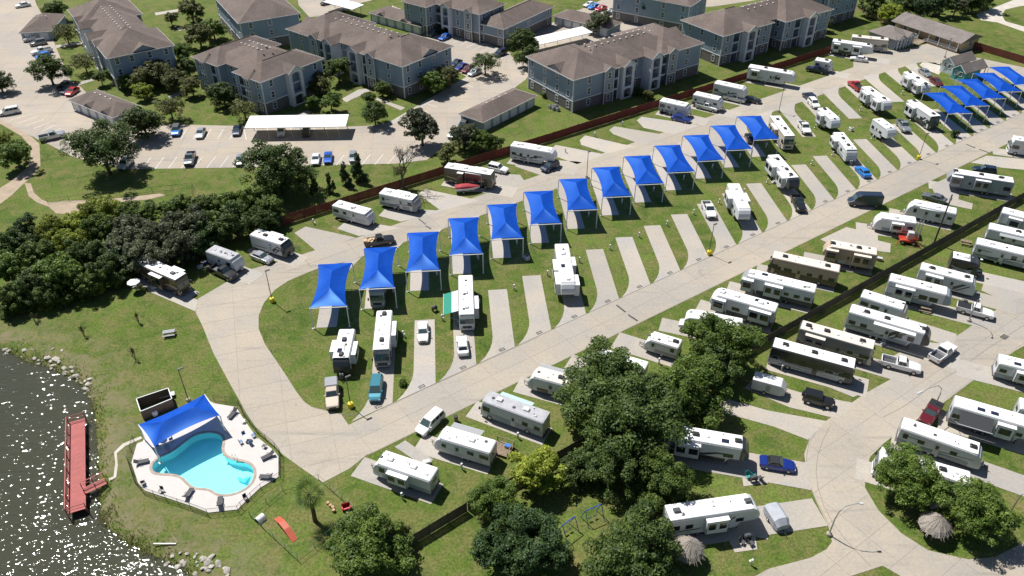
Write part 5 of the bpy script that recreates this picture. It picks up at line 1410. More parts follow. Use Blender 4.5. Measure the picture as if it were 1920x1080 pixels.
def carport(o_px, x_px, D, label, z=3.0, ang=None, L=None):
    a, an_, ln = frame(o_px, x_px, z)
    if ang is not None: an_ = math.radians(ang)
    L = L or ln
    t = thing("carport", label, "carport", (a.x, a.y, 0), an_, "white flat carports")
    r = MB().add([(0, 0, z), (L, 0, z), (L, D, z + .25), (0, D, z + .25), (0, 0, z - .16), (L, 0, z - .16), (L, D, z + .09), (0, D, z + .09)], [(0, 1, 2, 3), (7, 6, 5, 4), (0, 4, 5, 1), (1, 5, 6, 2), (2, 6, 7, 3), (3, 7, 4, 0)])
    ro = r.obj("roof", M_WPAINT, t)
    rb = MB()
    for i in range(int(L / .6)): rb.b(.3 + i * .6, .34 + i * .6, .02, D - .02, z + .12, z + .135)
    for i in range(5):
        x = .6 + (L - 1.2) * i / 4
        MB().b(x - .08, x + .08, D - 1.2, D - 1.04, 0, z).obj("post", M_WPAINT, t)
        MB().b(x - .06, x + .06, .2, D - .2, z - .32, z - .17).obj("beam", M_WPAINT, t)
    return t
carport((458, 240), (648, 237), 6.3, "long white carport roof above two parked cars")
carport((1010, 84), (1102, 66), 5.5, "white carport roof behind the long apartment block", ang=33, L=20)
carport((605, 3), (640, -2), 5.5, "white carport roof at the top edge behind the apartments", ang=-37, L=14)

# park office: grey wing and long tan wing with porch
a, an_, ln = frame((1676, 38), (1803, 80), 3.4)
t = thing("park_office", "tan park office with a grey roof and a white porch", "office", (a.x, a.y, 0), math.radians(-58.5))
M_TANS = siding_material("tan_siding", (.58, .44, .25))
Lo = 23.0
MB().b(0, Lo, 1.6, 9.5, .5, 3.4).obj("wall", M_TANS, t)
MB().b(0, Lo, 1.6, 9.5, 0, .5).obj("base_skirt", M_LGREY, t)
rm = MB(); 
rm.add([(-.6, -.4, 3.1), (Lo + .6, -.4, 3.1), (Lo + .6, 5.5, 5.0), (-.6, 5.5, 5.0), (Lo + .6, 10.2, 3.4), (-.6, 10.2, 3.4), (-.6, -.4, 2.95), (Lo + .6, -.4, 2.95), (Lo + .6, 10.2, 3.25), (-.6, 10.2, 3.25)], [(0, 1, 2, 3), (3, 2, 4, 5), (6, 7, 1, 0), (8, 9, 5, 4), (9, 8, 7, 6), (7, 8, 4, 2, 1), (9, 6, 0, 3, 5)])
rm.obj("roof", M_SHINGLE2, t)
MB().b(0, Lo, -.2, 1.55, .3, .5).obj("porch_deck", M_WOOD, t)
for x in (2, 5.5, 9.5, 13, 16.5, 20, 22.7): MB().b(x - .1, x + .1, -.15, .05, .5, 3.0).obj("porch_post", M_TRIM, t)
for x0_, x1_ in ((0, 9.5), (12.5, 22.7)):
    rl = MB().b(x0_, x1_, -.12, -.04, 1.35, 1.45).b(x0_, x1_, -.11, -.05, .7, .76)
    for i in range(int((x1_ - x0_) / .3)): rl.b(x0_ + .3 * i, x0_ + .3 * i + .05, -.1, -.06, .76, 1.35)
    rl.obj("porch_railing", M_TRIM, t)
MB().add([(9.5, -.2, .45), (12.5, -.2, .45), (12.5, -3.6, .02), (9.5, -3.6, .02)], [(0, 3, 2, 1)]).obj("ramp", M_WOOD, t)
for q in (9.5, 12.5):
    r_ = MB().tube([(q, -.2, 1.4), (q, -3.2, 1.0), (q, -3.7, .1)], .05, 6).tube([(q, -.2, .9), (q, -3.3, .55)], .04, 6); r_.obj("ramp_rail", M_TRIM, t)
for x in (3.5, 8, 19): window_on(t, x, 1.598, 1.3, 1.0, 1.3)
MB().b(14.2, 16.0, 1.52, 1.598, .5, 2.7).obj("entrance_door", M_WPANE, t)
window_on(t, Lo + .002, 5.5, 1.3, 1.0, 1.2, math.pi / 2)
a, an_, ln = frame((1632, 57), (1680, 73), 3.4)
t = thing("office_wing", "grey wing with twin gables in front of the park office", "building", (a.x, a.y, 0), math.radians(-57))
MB().b(0, 9.0, 0, 9, 0, 3.2).obj("wall", M_SIDING2, t)
rm = MB(); hip(rm, 0, 9, 0, 9.3, 3.2, .36, ov=.5); rm.obj("roof", M_SHINGLE2, t)
for y in (2.2, 6.6):
    g = MB(); gable(g, -1.7, 1.7, 0, 4, 3.15, .6, .3); g.xf(Matrix.Translation((9.5, y, 0)) @ Matrix.Rotation(math.pi / 2, 4, 'Z')); g.obj("porch_gable_roof", M_SHINGLE2, t)
    g = MB().wall([(-1.7, 2.9), (1.7, 2.9), (1.7, 3.1), (0, 4.1), (-1.7, 3.1)], (), -.02, .1); g.xf(Matrix.Translation((9.5, y, 0)) @ Matrix.Rotation(math.pi / 2, 4, 'Z')); g.obj("porch_gable", M_TRIM, t)
    for q in (-1.6, 0, 1.6): MB().b(9.6, 9.8, y + q - .1, y + q + .1, 0, 3.0).obj("porch_post", M_TRIM, t)
    window_on(t, 9.003, y, .8, 1.2, 1.7, math.pi / 2)

# two small cottages: pale and teal
def cottage(o_px, x_px, label, sid, D=9.0):
    a, an_, ln = frame(o_px, x_px, 0)
    an_ = math.radians(-60)
    t = thing("cottage", label, "cottage", (a.x, a.y, 0), an_, "small gabled cottages")
    L = 3.8; z = 3.0; D1 = D - 2.2
    m = MB().wall([(0, .4), (L, .4), (L, z), (L / 2, z + 1.5), (0, z)], (), 0, .2)
    m.wall([(0, .4), (L, .4), (L, z), (L / 2, z + 1.5), (0, z)], (), D1 - .2, D1)
    m.b(0, .2, .2, D1 - .2, .4, z).b(L - .2, L, .2, D1 - .2, .4, z)
    m.obj("wall", sid, t)
    MB().b(-.02, L + .02, -.02, D1 + .02, 0, .4).obj("skirting", M_LGREY, t)
    rm = MB(); gable(rm, 0, L, 0, D + .3, z - .02, .8, .3); rm.obj("roof", M_SHINGLE2, t)
    fa = MB(); hh = (L + .6) / 2 * .8
    for p, q in (((-.3, z - .02), (L / 2, z - .02 + hh)), ((L / 2, z - .02 + hh), (L + .3, z - .02))):
        fa.add([(p[0], -.47, p[1] - .22), (q[0], -.47, q[1] - .22), (q[0], -.47, q[1] + .04), (p[0], -.47, p[1] + .04), (p[0], -.41, p[1] - .22), (q[0], -.41, q[1] - .22), (q[0], -.41, q[1] + .04), (p[0], -.41, p[1] + .04)], [(0, 1, 2, 3), (7, 6, 5, 4), (0, 4, 5, 1), (3, 2, 6, 7), (1, 5, 6, 2), (0, 3, 7, 4)])
    fa.obj("barge_board", M_TRIM, t)
    for x in (1.25, 2.5): window_on(t, x, -.003, 1.7, .75, 1.0)
    window_on(t, L + .003, 2.5, 1.5, .8, 1.0, math.pi / 2)
    for x in (.1, L - .1): MB().b(x - .08, x + .08, D - .1, D + .06, 0, z).obj("porch_post", M_TRIM, t)
    MB().b(0, L, D1 + .02, D + .1, .25, .4).obj("porch_deck", M_WOOD, t)
cottage((1761, 133), (1782, 142), "pale blue cottage with a steep grey roof by the gravel bed", mat("pale_blue_siding", (.52, .58, .62), .7))
cottage((1781, 148), (1804, 157), "teal cottage with a steep grey roof beside the blue canopies", mat("teal_siding", (.09, .36, .36), .7))
# ------------------------------------------------------------------ trees
import numpy as np
LEAF = {'oak': leaf_material("oak_leaf", (.036, .066, .013), (.098, .145, .030)),
        'mid': leaf_material("mid_green_leaf", (.052, .096, .012), (.142, .205, .034)),
        'lime': leaf_material("lime_leaf", (.120, .165, .012), (.300, .345, .040)),
        'grey': leaf_material("grey_green_leaf", (.062, .080, .036), (.140, .160, .082)),
        'deep': leaf_material("deep_green_leaf", (.024, .058, .016), (.070, .122, .032)),
        'olive': leaf_material("olive_leaf", (.085, .100, .026), (.180, .190, .055))}
M_BARK = mat("tree_bark", (.115, .09, .07), .95, n1=(4, .3), bump=(8, .6, .04))
M_PALEBARK = mat("pale_bark", (.30, .265, .23), .95, n1=(3, .25))
def crown_mesh(seed, kind, lobes=9, leaves=5200, leaf=.085, tall=.9, spread=.62, shape='round'):
    rg = np.random.RandomState(seed)
    cs, rs = [], []
    for i in range(lobes):
        a = 2 * np.pi * i / lobes + rg.uniform(-.4, .4); rr = spread * (rg.uniform(.25, 1) ** .6)
        z = rg.uniform(-.55, .60) * tall
        if shape == 'cone': z = (i / lobes * 1.6 - .6) * tall; rr = spread * (1 - i / lobes) * rg.uniform(.4, 1)
        cs.append((rr * np.cos(a), rr * np.sin(a), z)); rs.append(rg.uniform(.30, .52) if shape != 'cone' else .42 * (1.15 - .75 * i / lobes))
    cs.append((0, 0, .35 * tall)); rs.append(.48 if shape != 'cone' else .22)
    cs = np.array(cs); rs = np.array(rs)
    # sub-clumps on the lobes so that the crown has light tops and dark hollows
    sub_c, sub_r = [], []
    for c, r in zip(cs, rs):
        for q in range(13):
            d = rg.normal(size=3); d[2] = d[2] * .8 + .25; d /= np.linalg.norm(d)
            sub_c.append(c + d * r * rg.uniform(.72, 1.02)); sub_r.append(r * rg.uniform(.28, .48))
    sub_c = np.array(sub_c); sub_r = np.array(sub_r)
    n = leaves
    idx = rg.choice(len(sub_r), n, p=sub_r ** 2 / (sub_r ** 2).sum())
    d = rg.normal(size=(n, 3)); d /= np.linalg.norm(d, axis=1)[:, None]
    d[:, 2] = np.where(rg.rand(n) < .7, np.abs(d[:, 2]), d[:, 2])
    p = sub_c[idx] + d * sub_r[idx][:, None] * (rg.uniform(.55, 1.12, n) ** .7)[:, None]
    nrm = d + rg.normal(size=(n, 3)) * .55 + np.array([0, 0, .35]); nrm /= np.linalg.norm(nrm, axis=1)[:, None]
    up = rg.normal(size=(n, 3)); u = np.cross(nrm, up); u /= np.linalg.norm(u, axis=1)[:, None]; v = np.cross(nrm, u)
    s = leaf * rg.uniform(.55, 1.25, n)[:, None]
    V = np.empty((n, 4, 3)); V[:, 0] = p - u * s * .9; V[:, 1] = p - v * s * .5 - nrm * s * .12; V[:, 2] = p + u * s * .9; V[:, 3] = p + v * s * .5 - nrm * s * .12
    me = bpy.data.meshes.new("crown")
    me.vertices.add(n * 4); me.vertices.foreach_set("co", V.reshape(-1))
    me.loops.add(n * 4); me.loops.foreach_set("vertex_index", np.arange(n * 4, dtype=np.int32))
    me.polygons.add(n); me.polygons.foreach_set("loop_start", np.arange(0, n * 4, 4, dtype=np.int32))
    me.materials.append(LEAF[kind]); me.update(calc_edges=True)
    return me
def trunk_mesh(seed, m=M_BARK):
    rg = random.Random(seed); b = MB()
    b.tube([(0, 0, -.1), (rg.uniform(-.03, .03), 0, .25), (rg.uniform(-.05, .05), rg.uniform(-.04, .04), .55), (0, 0, .8)], [.062, .045, .038, .018], 7)
    for i in range(5):
        a = 2 * math.pi * i / 5 + rg.uniform(-.4, .4); z = rg.uniform(.35, .6); r = rg.uniform(.22, .40)
        b.tube([(0, 0, z), (r * .5 * math.cos(a), r * .5 * math.sin(a), z + .16), (r * math.cos(a), r * math.sin(a), z + rg.uniform(.25, .42))], [.026, .018, .007], 5)
    return mesh_only(b, "trunk", m, True)
CR = {}
for i, k in enumerate(LEAF):
    CR[k] = [crown_mesh(11 * i + j + 3, k, 8 + j, 9000, .058) for j in range(3)]
CONE = [crown_mesh(71 + j, 'deep', 9, 6500, .06, 1.3, .42, 'cone') for j in range(2)]
LOOSE = {k: crown_mesh(90 + i, k, 11, 4200, .062, .8, .72) for i, k in enumerate(('olive', 'mid', 'oak', 'lime'))}
BIG = {k: [crown_mesh(200 + 10 * i + j, k, 13, 21000, .040, .9, .66) for j in range(2)] for i, k in enumerate(('oak', 'mid', 'deep'))}
TR = [trunk_mesh(s) for s in (1, 2, 3)]
trg = random.Random(9)
def tree(cx, cy, rpx, kind, label, squash=.80, group=None, name=None, low=False, style=None, lift=1.0):
    """crown centre and radius as seen in the photo; the crown stands about its own radius above the ground"""
    rm_ = rpx / ppm(cx, cy)
    for _ in range(3):
        hc = (rm_ * (.84 if not low else .60) + (.5 if not low else 0)) * lift
        rm_ = rpx / ppm(cx, cy, hc)
    c = G(cx, cy, hc)
    nm = name or ("tree" if not low else "shrub")
    t = thing(nm, label, "tree" if not low else "shrub", (c.x, c.y, 0), trg.uniform(0, 6.28), group)
    if style == 'cone': me = trg.choice(CONE)
    elif style == 'loose': me = LOOSE[kind]
    elif style == 'big': me = trg.choice(BIG[kind])
    else: me = trg.choice(CR[kind])
    sx = rm_ * 1.12
    o = inst("crown" if not low else "foliage", me, t, (0, 0, hc), (0, 0, trg.uniform(0, 6.28)), (sx * trg.uniform(.94, 1.06), sx * trg.uniform(.94, 1.06), sx * squash * trg.uniform(.92, 1.06)))
    hh = hc + rm_ * .3
    inst("trunk" if not low else "stem", trg.choice(TR), t, (0, 0, 0), (0, 0, trg.uniform(0, 6.28)), (rm_ * 1.25, rm_ * 1.25, hh / .8))
    return t
NUM = ["", "first", "second", "third", "fourth", "fifth", "sixth"]
# apartment grounds
for a in [
 (90, 130, 33, 'oak', "dark round tree over the blue car at upper left"), (-3, 152, 22, 'oak', "dark tree cut by the left edge above the white minivan"),
 (123, 63, 20, 'olive', "small loose tree beside the left garage", 'loose'), (100, 18, 22, 'mid', "tall tree near the top left garage"), (157, 117, 21, 'olive', "pale small tree on the lawn strip by the left row", 'loose'),
 (188, 146, 15, 'mid', "slim dark tree at the corner of the long garage"), (212, 138, 16, 'mid', "upright tree beside the blue end wall"), (240, 152, 18, 'mid', "first round tree below the blue end wall"),
 (268, 145, 24, 'olive', "second round tree below the blue end wall"), (298, 137, 27, 'olive', "large round tree below the blue end wall"), (322, 150, 22, 'olive', "round tree at the right end of the blue wall"), (267, 171, 17, 'lime', "bright yellow green young tree beside the long garage"),
 (340, 100, 24, 'mid', "tree between the ridged block and the broad block"), (352, 125, 20, 'oak', "dark tree left of the broad block"), (372, 66, 27, 'olive', "full tree in the gap behind the broad block"), (398, 52, 24, 'mid', "tree close to the broad block's back"), (358, 18, 26, 'olive', "tree in the courtyard near the top edge"),
 (320, 34, 16, 'olive', "small courtyard tree on the lawn"), (455, 60, 16, 'mid', "small tree at the side of the plain end wall"), (358, 160, 22, 'olive', "low spreading tree on the lawn left of the broad block"), (417, 176, 27, 'oak', "dark tree in front of the bay windows"), (457, 205, 22, 'olive', "pale tree at the foot of the bay windows", 'loose'),
 (318, 202, 25, 'olive', "spreading tree on the lawn above the blue SUV", 'loose'), (268, 227, 36, 'oak', "dark round tree between the garage and the blue SUV"),
 (633, 130, 27, 'mid', "round dense tree in front of the block with two towers"), (600, 158, 24, 'olive', "tree between the broad block and the next"), (583, 190, 15, 'mid', "slim young tree at the broad block's tower"), (620, 190, 22, 'mid', "second tree near the white carport's end"),
 (690, 185, 16, 'mid', "left of the two slim trees on the lawn walk"), (717, 166, 16, 'mid', "right of the two slim trees on the lawn walk"), (702, 212, 25, 'oak', "dark round tree at the carport's right end"), (812, 152, 26, 'mid', "left half of the wide trees at the block's corner"), (842, 142, 26, 'olive', "right half of the wide trees at the block's corner"),
 (910, 118, 24, 'grey', "airy tree in the middle car park", 'oak'), (556, 28, 11, 'olive', "little tree by the back drive"), (980, 78, 27, 'oak', "dark tree beside the two storey wing"), (990, 108, 22, 'oak', "dark tree at the left end of the long block"),
 (1120, 40, 23, 'grey', "tree beside the far garage"), (1205, 17, 25, 'mid', "round tree in front of the block at the top edge"), (790, 240, 38, 'grey', "wide tree at the bend of the right-hand lot"), (870, 254, 27, 'grey', "tree in front of the right garage's end"), (905, 262, 24, 'mid', "leafy tree right of the white car near the fence"), (838, 285, 22, 'olive', "low tree behind the red fence near the bare tree"), (930, 268, 18, 'mid', "small tree by the red fence beyond the right garage"),
 (192, 281, 54, 'oak', "wide dark oak at the lower corner of the apartment lot", 'big'), (520, 318, 57, 'oak', "big dark oak at the lower edge of the apartment lot", 'big'), (27, 288, 32, 'mid', "tree beside the footpath at the left edge"), (3, 262, 18, 'lime', "bright tree cut by the left edge over the footpath"),
 (1545, 42, 16, 'olive', "small tree at the end of the twin-winged block"),
 (1640, 8, 24, 'oak', "leftmost dark tree of the wood behind the park office"), (1668, 24, 22, 'lime', "bright tree behind the grey office wing"), (1700, 5, 28, 'oak', "dark tree above the park office"), (1735, 18, 26, 'deep', "deep green tree behind the park office's roof"), (1768, 6, 26, 'oak', "dark tree right of the park office's roof"), (1793, 12, 19, 'grey', "lone tree standing on the field by the office"), (1822, 2, 24, 'oak', "dark tree at the top edge near the gravel track"), (1850, -4, 24, 'mid', "tree at the top edge left of the gravel track"),
]:
    st_ = a[5] if len(a) > 5 else None
    if st_ == 'oak': st_ = 'loose'; tree(a[0], a[1], a[2], 'oak', a[4], style='loose', group="trees around the apartments"); continue
    tree(a[0], a[1], a[2], a[3], a[4], style=st_, group="trees around the apartments")
for i, (x, y, r) in enumerate([(587, 346, 13), (617, 344, 14), (646, 330, 16), (672, 318, 20)]):
    tree(x, y, r, 'deep', "%s cone-shaped dark tree from the left between the oak and the red fence" % NUM[i + 1], 1.25, "cone-shaped trees", style='cone', name="conifer_tree", lift=1.15)
# thicket by the lake
thk = [(50, 427, 27, 'deep'), (102, 428, 27, 'lime'), (138, 424, 25, 'lime'), (165, 402, 27, 'lime'), (205, 392, 30, 'lime'), (240, 398, 26, 'mid'), (280, 402, 27, 'mid'), (318, 400, 28, 'mid'), (345, 385, 26, 'mid'), (385, 392, 32, 'mid'), (428, 388, 34, 'mid'), (472, 378, 34, 'mid'), (505, 392, 30, 'mid'),
       (190, 430, 34, 'mid'), (125, 462, 34, 'lime'), (255, 428, 34, 'grey'), (300, 440, 40, 'grey'), (350, 430, 42, 'grey'), (230, 462, 38, 'grey'), (280, 482, 40, 'grey'), (335, 468, 38, 'grey'), (395, 430, 38, 'oak'), (440, 420, 36, 'oak'), (490, 418, 30, 'oak'), (380, 455, 30, 'deep'),
       (25, 462, 36, 'oak'), (72, 474, 36, 'mid'), (170, 480, 36, 'oak'), (20, 508, 38, 'mid'), (110, 515, 46, 'mid'), (65, 530, 36, 'oak'), (160, 528, 34, 'mid'), (205, 505, 34, 'oak'), (240, 490, 26, 'deep'), (25, 555, 34, 'mid'), (80, 556, 26, 'oak'), (512, 410, 20, 'deep')]
kinds = {'deep': "dark", 'lime': "bright lime green", 'mid': "leafy mid green", 'grey': "grey green", 'oak': "dark green"}
def where_thk(x, y):
    if y < 412: return "on the thicket's upper edge %s" % ("by the dirt patch" if x < 260 else "towards the red fence" if x > 400 else "below the long wire fence")
    if x > 360: return "in the thicket behind the trailers"
    if y > 500: return "on the lake side of the thicket"
    return "in the heart of the thicket left of the brown motorhome" if x > 200 else "in the left part of the thicket"
seen = {}
for x, y, r, k in thk:
    wh = where_thk(x, y); same = sorted(q[0] for q in thk if q[3] == k and where_thk(q[0], q[1]) == wh)
    lab = "%s tree %s" % (kinds[k], wh)
    if len(same) > 1: lab = "%s %s" % (["leftmost", "second", "third", "fourth", "fifth", "sixth", "seventh"][same.index(x)], lab) if same[-1] != x else "rightmost " + lab
    tree(x, y, r, k, lab, .9, "trees of the thicket by the lake", lift=.9)
for i, (x, y, r, k) in enumerate([(18, 582, 20, 'mid'), (52, 572, 18, 'mid'), (88, 566, 18, 'lime'), (122, 562, 18, 'mid'), (155, 552, 18, 'mid'), (182, 540, 18, 'lime'), (212, 530, 18, 'mid'), (238, 515, 16, 'mid')]):
    tree(x, y, r, k, "%s low bush from the left along the lawn edge of the thicket" % (["first", "second", "third", "fourth", "fifth", "sixth", "seventh", "eighth"][i]), .8, "low bushes on the thicket edge", low=True)
# park trees
for a in [(1140, 715, 78, 'oak', "large dark tree hiding the rear of two trailers", 'big', 1.0), (1195, 790, 82, 'oak', "largest dark tree in the middle of the lower park", 'big', 1.0), (1102, 770, 48, 'mid', "leafy tree left of the largest dark tree", 'big', .9),
          (1292, 735, 66, 'mid', "tall leafy tree right of the largest dark tree", 'big', 1.0), (1365, 640, 58, 'mid', "bright leafy tree by the black fence over the cab-over motorhome", 'big', 1.0), (1310, 622, 36, 'mid', "small tree beside the short black-trimmed trailer", None, 1), (1345, 690, 42, 'oak', "dark tree between the grey cargo trailer and the large trees", None, 1),
          (1150, 865, 62, 'oak', "dark tree below the largest dark tree", 'big', .8), (1243, 905, 55, 'mid', "bright round tree left of the long white trailer's end", 'big', .9), (1085, 880, 40, 'oak', "shaded tree between the cypress and the dark trees", None, .7),
          (1003, 880, 52, 'lime', "bright feathery tree below the older grey-roofed motorhome", 'big', 1.0), (925, 945, 48, 'mid', "bright tree beside the dark board fence", 'big', .9), (1000, 1020, 68, 'deep', "deep green tree at the bottom left of the swings", 'big', .8), (930, 1030, 45, 'deep', "deep green tree at the bottom edge by the board fence", None, .8),
          (1200, 1030, 78, 'oak', "dark tree at the bottom edge beside the thatched hut", 'big', .85), (690, 1030, 70, 'mid', "bushy green tree at the bottom edge below the dog run", 'big', .8), (742, 1010, 40, 'olive', "reddish green bush tree at the end of the board fence", None, .7),
          (1700, 893, 54, 'mid', "left tree on the island of the loop road", 'big', 1.0), (1830, 958, 62, 'mid', "right tree on the island of the loop road", 'big', .95)]:
    k = a[3]
    if a[5] == 'big' and k not in BIG: tree(a[0], a[1], a[2], k, a[4], group="large trees in the park", lift=a[6])
    else: tree(a[0], a[1], a[2], k, a[4], style=a[5], group="large trees in the park", lift=a[6])
for i, (x, y, r, k, lab) in enumerate([(755, 718, 9, 'mid', "small palmetto-like shrub at the tip of the grass island below the white sedan"), (1790, 252, 8, 'deep', "small dark shrub on the grass tip by the upper right canopies"), (1038, 170, 8, 'mid', "left shrub at the corner of the long block"), (1020, 178, 8, 'mid', "shrub bed plant beside the air conditioners of the long block"), (1060, 188, 7, 'deep', "right shrub at the corner of the long block"), (1215, 178, 12, 'olive', "yellowish shrub in front of the long block's middle"), (1195, 172, 12, 'deep', "dark hedge plant in front of the long block's middle"), (655, 980, 14, 'olive', "reddish bush at the lower corner of the dog run"), (830, 60, 8, 'deep', "dark shrub beside the tall block's tower door")]):
    tree(x, y, r, k, lab, .9, "shrubs", low=True)
# bare tree and bare lawn saplings
def branches(b, p, d, ln, r, depth, rg):
    q = p + d * ln
    b.tube([p, p.lerp(q, .5) + Vector((rg.uniform(-1, 1), rg.uniform(-1, 1), 0)) * ln * .06, q], [r, r * .85, r * .66], 5)
    if depth == 0: return
    for i in range(rg.choice([2, 3, 3])):
        nd = (d + Vector((rg.uniform(-1, 1), rg.uniform(-1, 1), rg.uniform(-.25, .55))) * .72).normalized()
        branches(b, p.lerp(q, rg.uniform(.65, 1)), nd, ln * rg.uniform(.6, .82), r * .6, depth - 1, rg)
b = MB(); branches(b, Vector((0, 0, -.1)), Vector((-.08, 0, 1)), 3.6, .30, 6, random.Random(5))
p = G(757, 352)
t = thing("bare_tree", "leafless grey tree rising behind the red fence", "tree", (p.x, p.y, 0))
b.obj("trunk_and_branches", mat("grey_dead_bark", (.16, .145, .125), .95), t, True)
inst("leaf_remnant", LOOSE['olive'], t, (-.6, 0, 4.0), (0, 0, 0), (1.6, 1.6, 1.4))
for i, (x, y, h_, lab) in enumerate([(66, 603, 2.2, "scrubby sapling nearest the thicket on the lake lawn"), (158, 630, 2.4, "thin bare sapling in the middle of the lake lawn"), (260, 605, 2.4, "bare multi-stemmed sapling above the picnic table"), (254, 674, 2.8, "brown bushy sapling left of the picnic table"), (170, 563, 2.0, "small sapling by the thicket edge with a pale base")]):
    b = MB(); rg = random.Random(40 + i)
    for q in range(5): branches(b, Vector((rg.uniform(-.12, .12), rg.uniform(-.12, .12), 0)), Vector((rg.uniform(-.3, .3), rg.uniform(-.3, .3), 1)).normalized(), h_ * .36, .035, 3, rg)
    p = G(x, y); t = thing("sapling", lab, "sapling", (p.x, p.y, 0), group="bare saplings on the lake lawn")
    b.obj("stems", M_BARK, t)
    inst("leaf_wisps", LOOSE['olive'], t, (0, 0, h_ * .62), (0, 0, i), (.22, .22, .75))
# palm in the dog run
p = G(591, 977)
t = thing("palm_tree", "fan palm with a dark trunk in the dog run", "palm", (p.x, p.y, 0))
hp = 5.2
MB().tube([(0, 0, -.1), (.05, .05, hp * .5), (-.05, .1, hp)], [.30, .26, .22], 10).obj("trunk", M_BARK, t, True)
fm = MB(); nseg = 11
for i in range(nseg):
    a = -1.25 + 2.5 * i / (nseg - 1); ln = 1.45 - .35 * abs(a) / 1.25
    ca, sa = math.cos(a), math.sin(a)
    q = [(.95, 0, .10), (.95 + ln * .55 * ca - .04 * sa, ln * .55 * sa + .04 * ca, .05), (.95 + ln * ca, ln * sa, -.22), (.95 + ln * .55 * ca + .04 * sa, ln * .55 * sa - .04 * ca, .05)]
    fm.add(q, [(0, 1, 2, 3)])
fm.cyl((0, 0, 0), (.97, 0, .10), .025, .018, 4)
fme = mesh_only(fm, "frond", LEAF['mid']); fdead = mesh_only(fm, "dead_frond", mat("dead_frond", (.20, .15, .08), .9))
rg = random.Random(2)
for i in range(26):
    tilt = -1.1 + 1.7 * (i / 26)
    inst("frond", fme, t, (-.05, .1, hp - .05), (0, tilt, i * 2.39996), (rg.uniform(.95, 1.2),) * 3)
for i in range(14): inst("dead_frond", fdead, t, (-.05, .1, hp - .3), (0, 1.05 + rg.uniform(0, .3), i * 2.39996 + 1), (.85,) * 3)

# ------------------------------------------------------------------ rocks on the bank
rock_me = []
M_ROCK = mat("pale_rock", (.40, .37, .32), .9, n1=(2.5, .3), rand=.18, bump=(5, .6, .06))
for s_ in range(4):
    rg = random.Random(s_ + 20); b = MB(); secs = []
    for j, (rr, z) in enumerate([(.55, -.25), (1, .0), (.9, .28), (.5, .45)]):
        secs.append([(rr * rg.uniform(.75, 1.15) * math.cos(a), rr * .8 * rg.uniform(.75, 1.15) * math.sin(a), z + rg.uniform(-.06, .06)) for a in [2 * math.pi * i / 8 for i in range(8)]])
    rock_me.append(mesh_only(b.loft(secs), "rock", M_ROCK))
rg = random.Random(77)
def rock(x, y, s_, lab, grp):
    p = G(x, y, -.3)
    d = seg_d(p.x, p.y, [(q.x, q.y) for q in shore])
    ins = pip(p.x, p.y, lake_poly); sd_ = -d if ins else d
    tt = max(0, min(1, (3.2 - sd_) / 5.4)); tt = tt * tt * (3 - 2 * tt)
    o = bpy.data.objects.new("rock", rg.choice(rock_me)); COL.objects.link(o)
    o.location = (p.x, p.y, -1.9 * tt); o.rotation_euler = (rg.uniform(-.3, .3), rg.uniform(-.3, .3), rg.uniform(0, 6.28)); o.scale = (s_, s_ * rg.uniform(.7, 1.1), s_ * rg.uniform(.6, .95))
    tag(o, lab, "rock", grp)
for i in range(95):
    k = rg.choice([2, 3, 4, 5, 5, 6, 6, 7, 7, 7]); a, b_ = shore_px[k], shore_px[k + 1]; q = rg.random()
    off = abs(rg.gauss(0, 14)); rock(a[0] + (b_[0] - a[0]) * q + off * .55 - 2, a[1] + (b_[1] - a[1]) * q - off * .8, rg.choice([.2, .28, .35, .5]), "pale rock on the upper lake bank left of the pool", "pale rocks on the upper lake bank")
for x, y, s_ in [(90, 672, .95), (106, 676, 1.0), (100, 684, .8), (122, 697, .8), (120, 690, .7), (143, 703, 1.0), (128, 705, .7), (100, 657, .5), (117, 660, .5), (135, 690, .6), (95, 678, .6)]:
    rock(x, y, s_ * .72, "large pale boulder in the pile above the red dock", "large pale boulders on the bank")
for i in range(42):
    x = rg.uniform(300, 430); rock(x, 1040 + (x - 300) * .25 + rg.uniform(-18, 26), rg.choice([.2, .3, .4, .6]), "pale rock on the lower lake shore at the bottom edge", "pale rocks on the lower shore")
# ------------------------------------------------------------------ board fences
def board_fence(a, b, h, m, label, panel=2.44, name="board_fence", post_m=None, backrail=True):
    d = b - a; L = d.length; n = max(1, round(L / panel)); pl = L / n; ang = math.atan2(d.y, d.x)
    t = thing(name, label, "fence", (a.x, a.y, 0), ang)
    k = int(pl / .16); pk = MB()
    rg = random.Random(int(L * 10))
    for i in range(k):
        x = pl * i / k; hh = h + rg.uniform(-.02, .02)
        pk.b(x + .008, x + pl / k - .008, -.012 + rg.uniform(-.004, .004), .012, .04, hh)
    pk.b(0, pl, .013, .06, .35, .44).b(0, pl, .013, .06, h - .35, h - .26)
    pm = mesh_only(pk, "fence_panel", m); po = mesh_only(MB().b(-.06, .06, .02, .14, 0, h + .06), "post", post_m or m)
    for i in range(n): inst("fence_panel", pm, t, (i * pl, 0, rg.uniform(-.02, .03)))
    for i in range(n + 1): inst("post", po, t, (i * pl, 0, 0))
    return t
M_REDF = mat("red_fence_stain", (.155, .028, .022), .85, n1=(.8, .25), rand=.12)
M_BLKF = mat("dark_fence_stain", (.085, .072, .062), .9, n1=(.8, .3), rand=.15)
board_fence(RP(-25, 65.2), RP(146.3, 62.9), 2.1, M_REDF, "long dark red board fence below the apartment blocks")
board_fence(G(1817, 89), G(1990, 141), 2.1, M_REDF, "dark red board fence at upper right beyond the cottages", post_m=M_WPAINT)
board_fence(RP(6, -27.6), RP(14.3, -27.2), 1.9, M_BLKF, "short dark board fence below the trailer with the long slide-out")
board_fence(RP(14.6, -27.2), RP(160, -26.6), 1.9, M_BLKF, "long dark board fence between the two right-hand trailer rows")
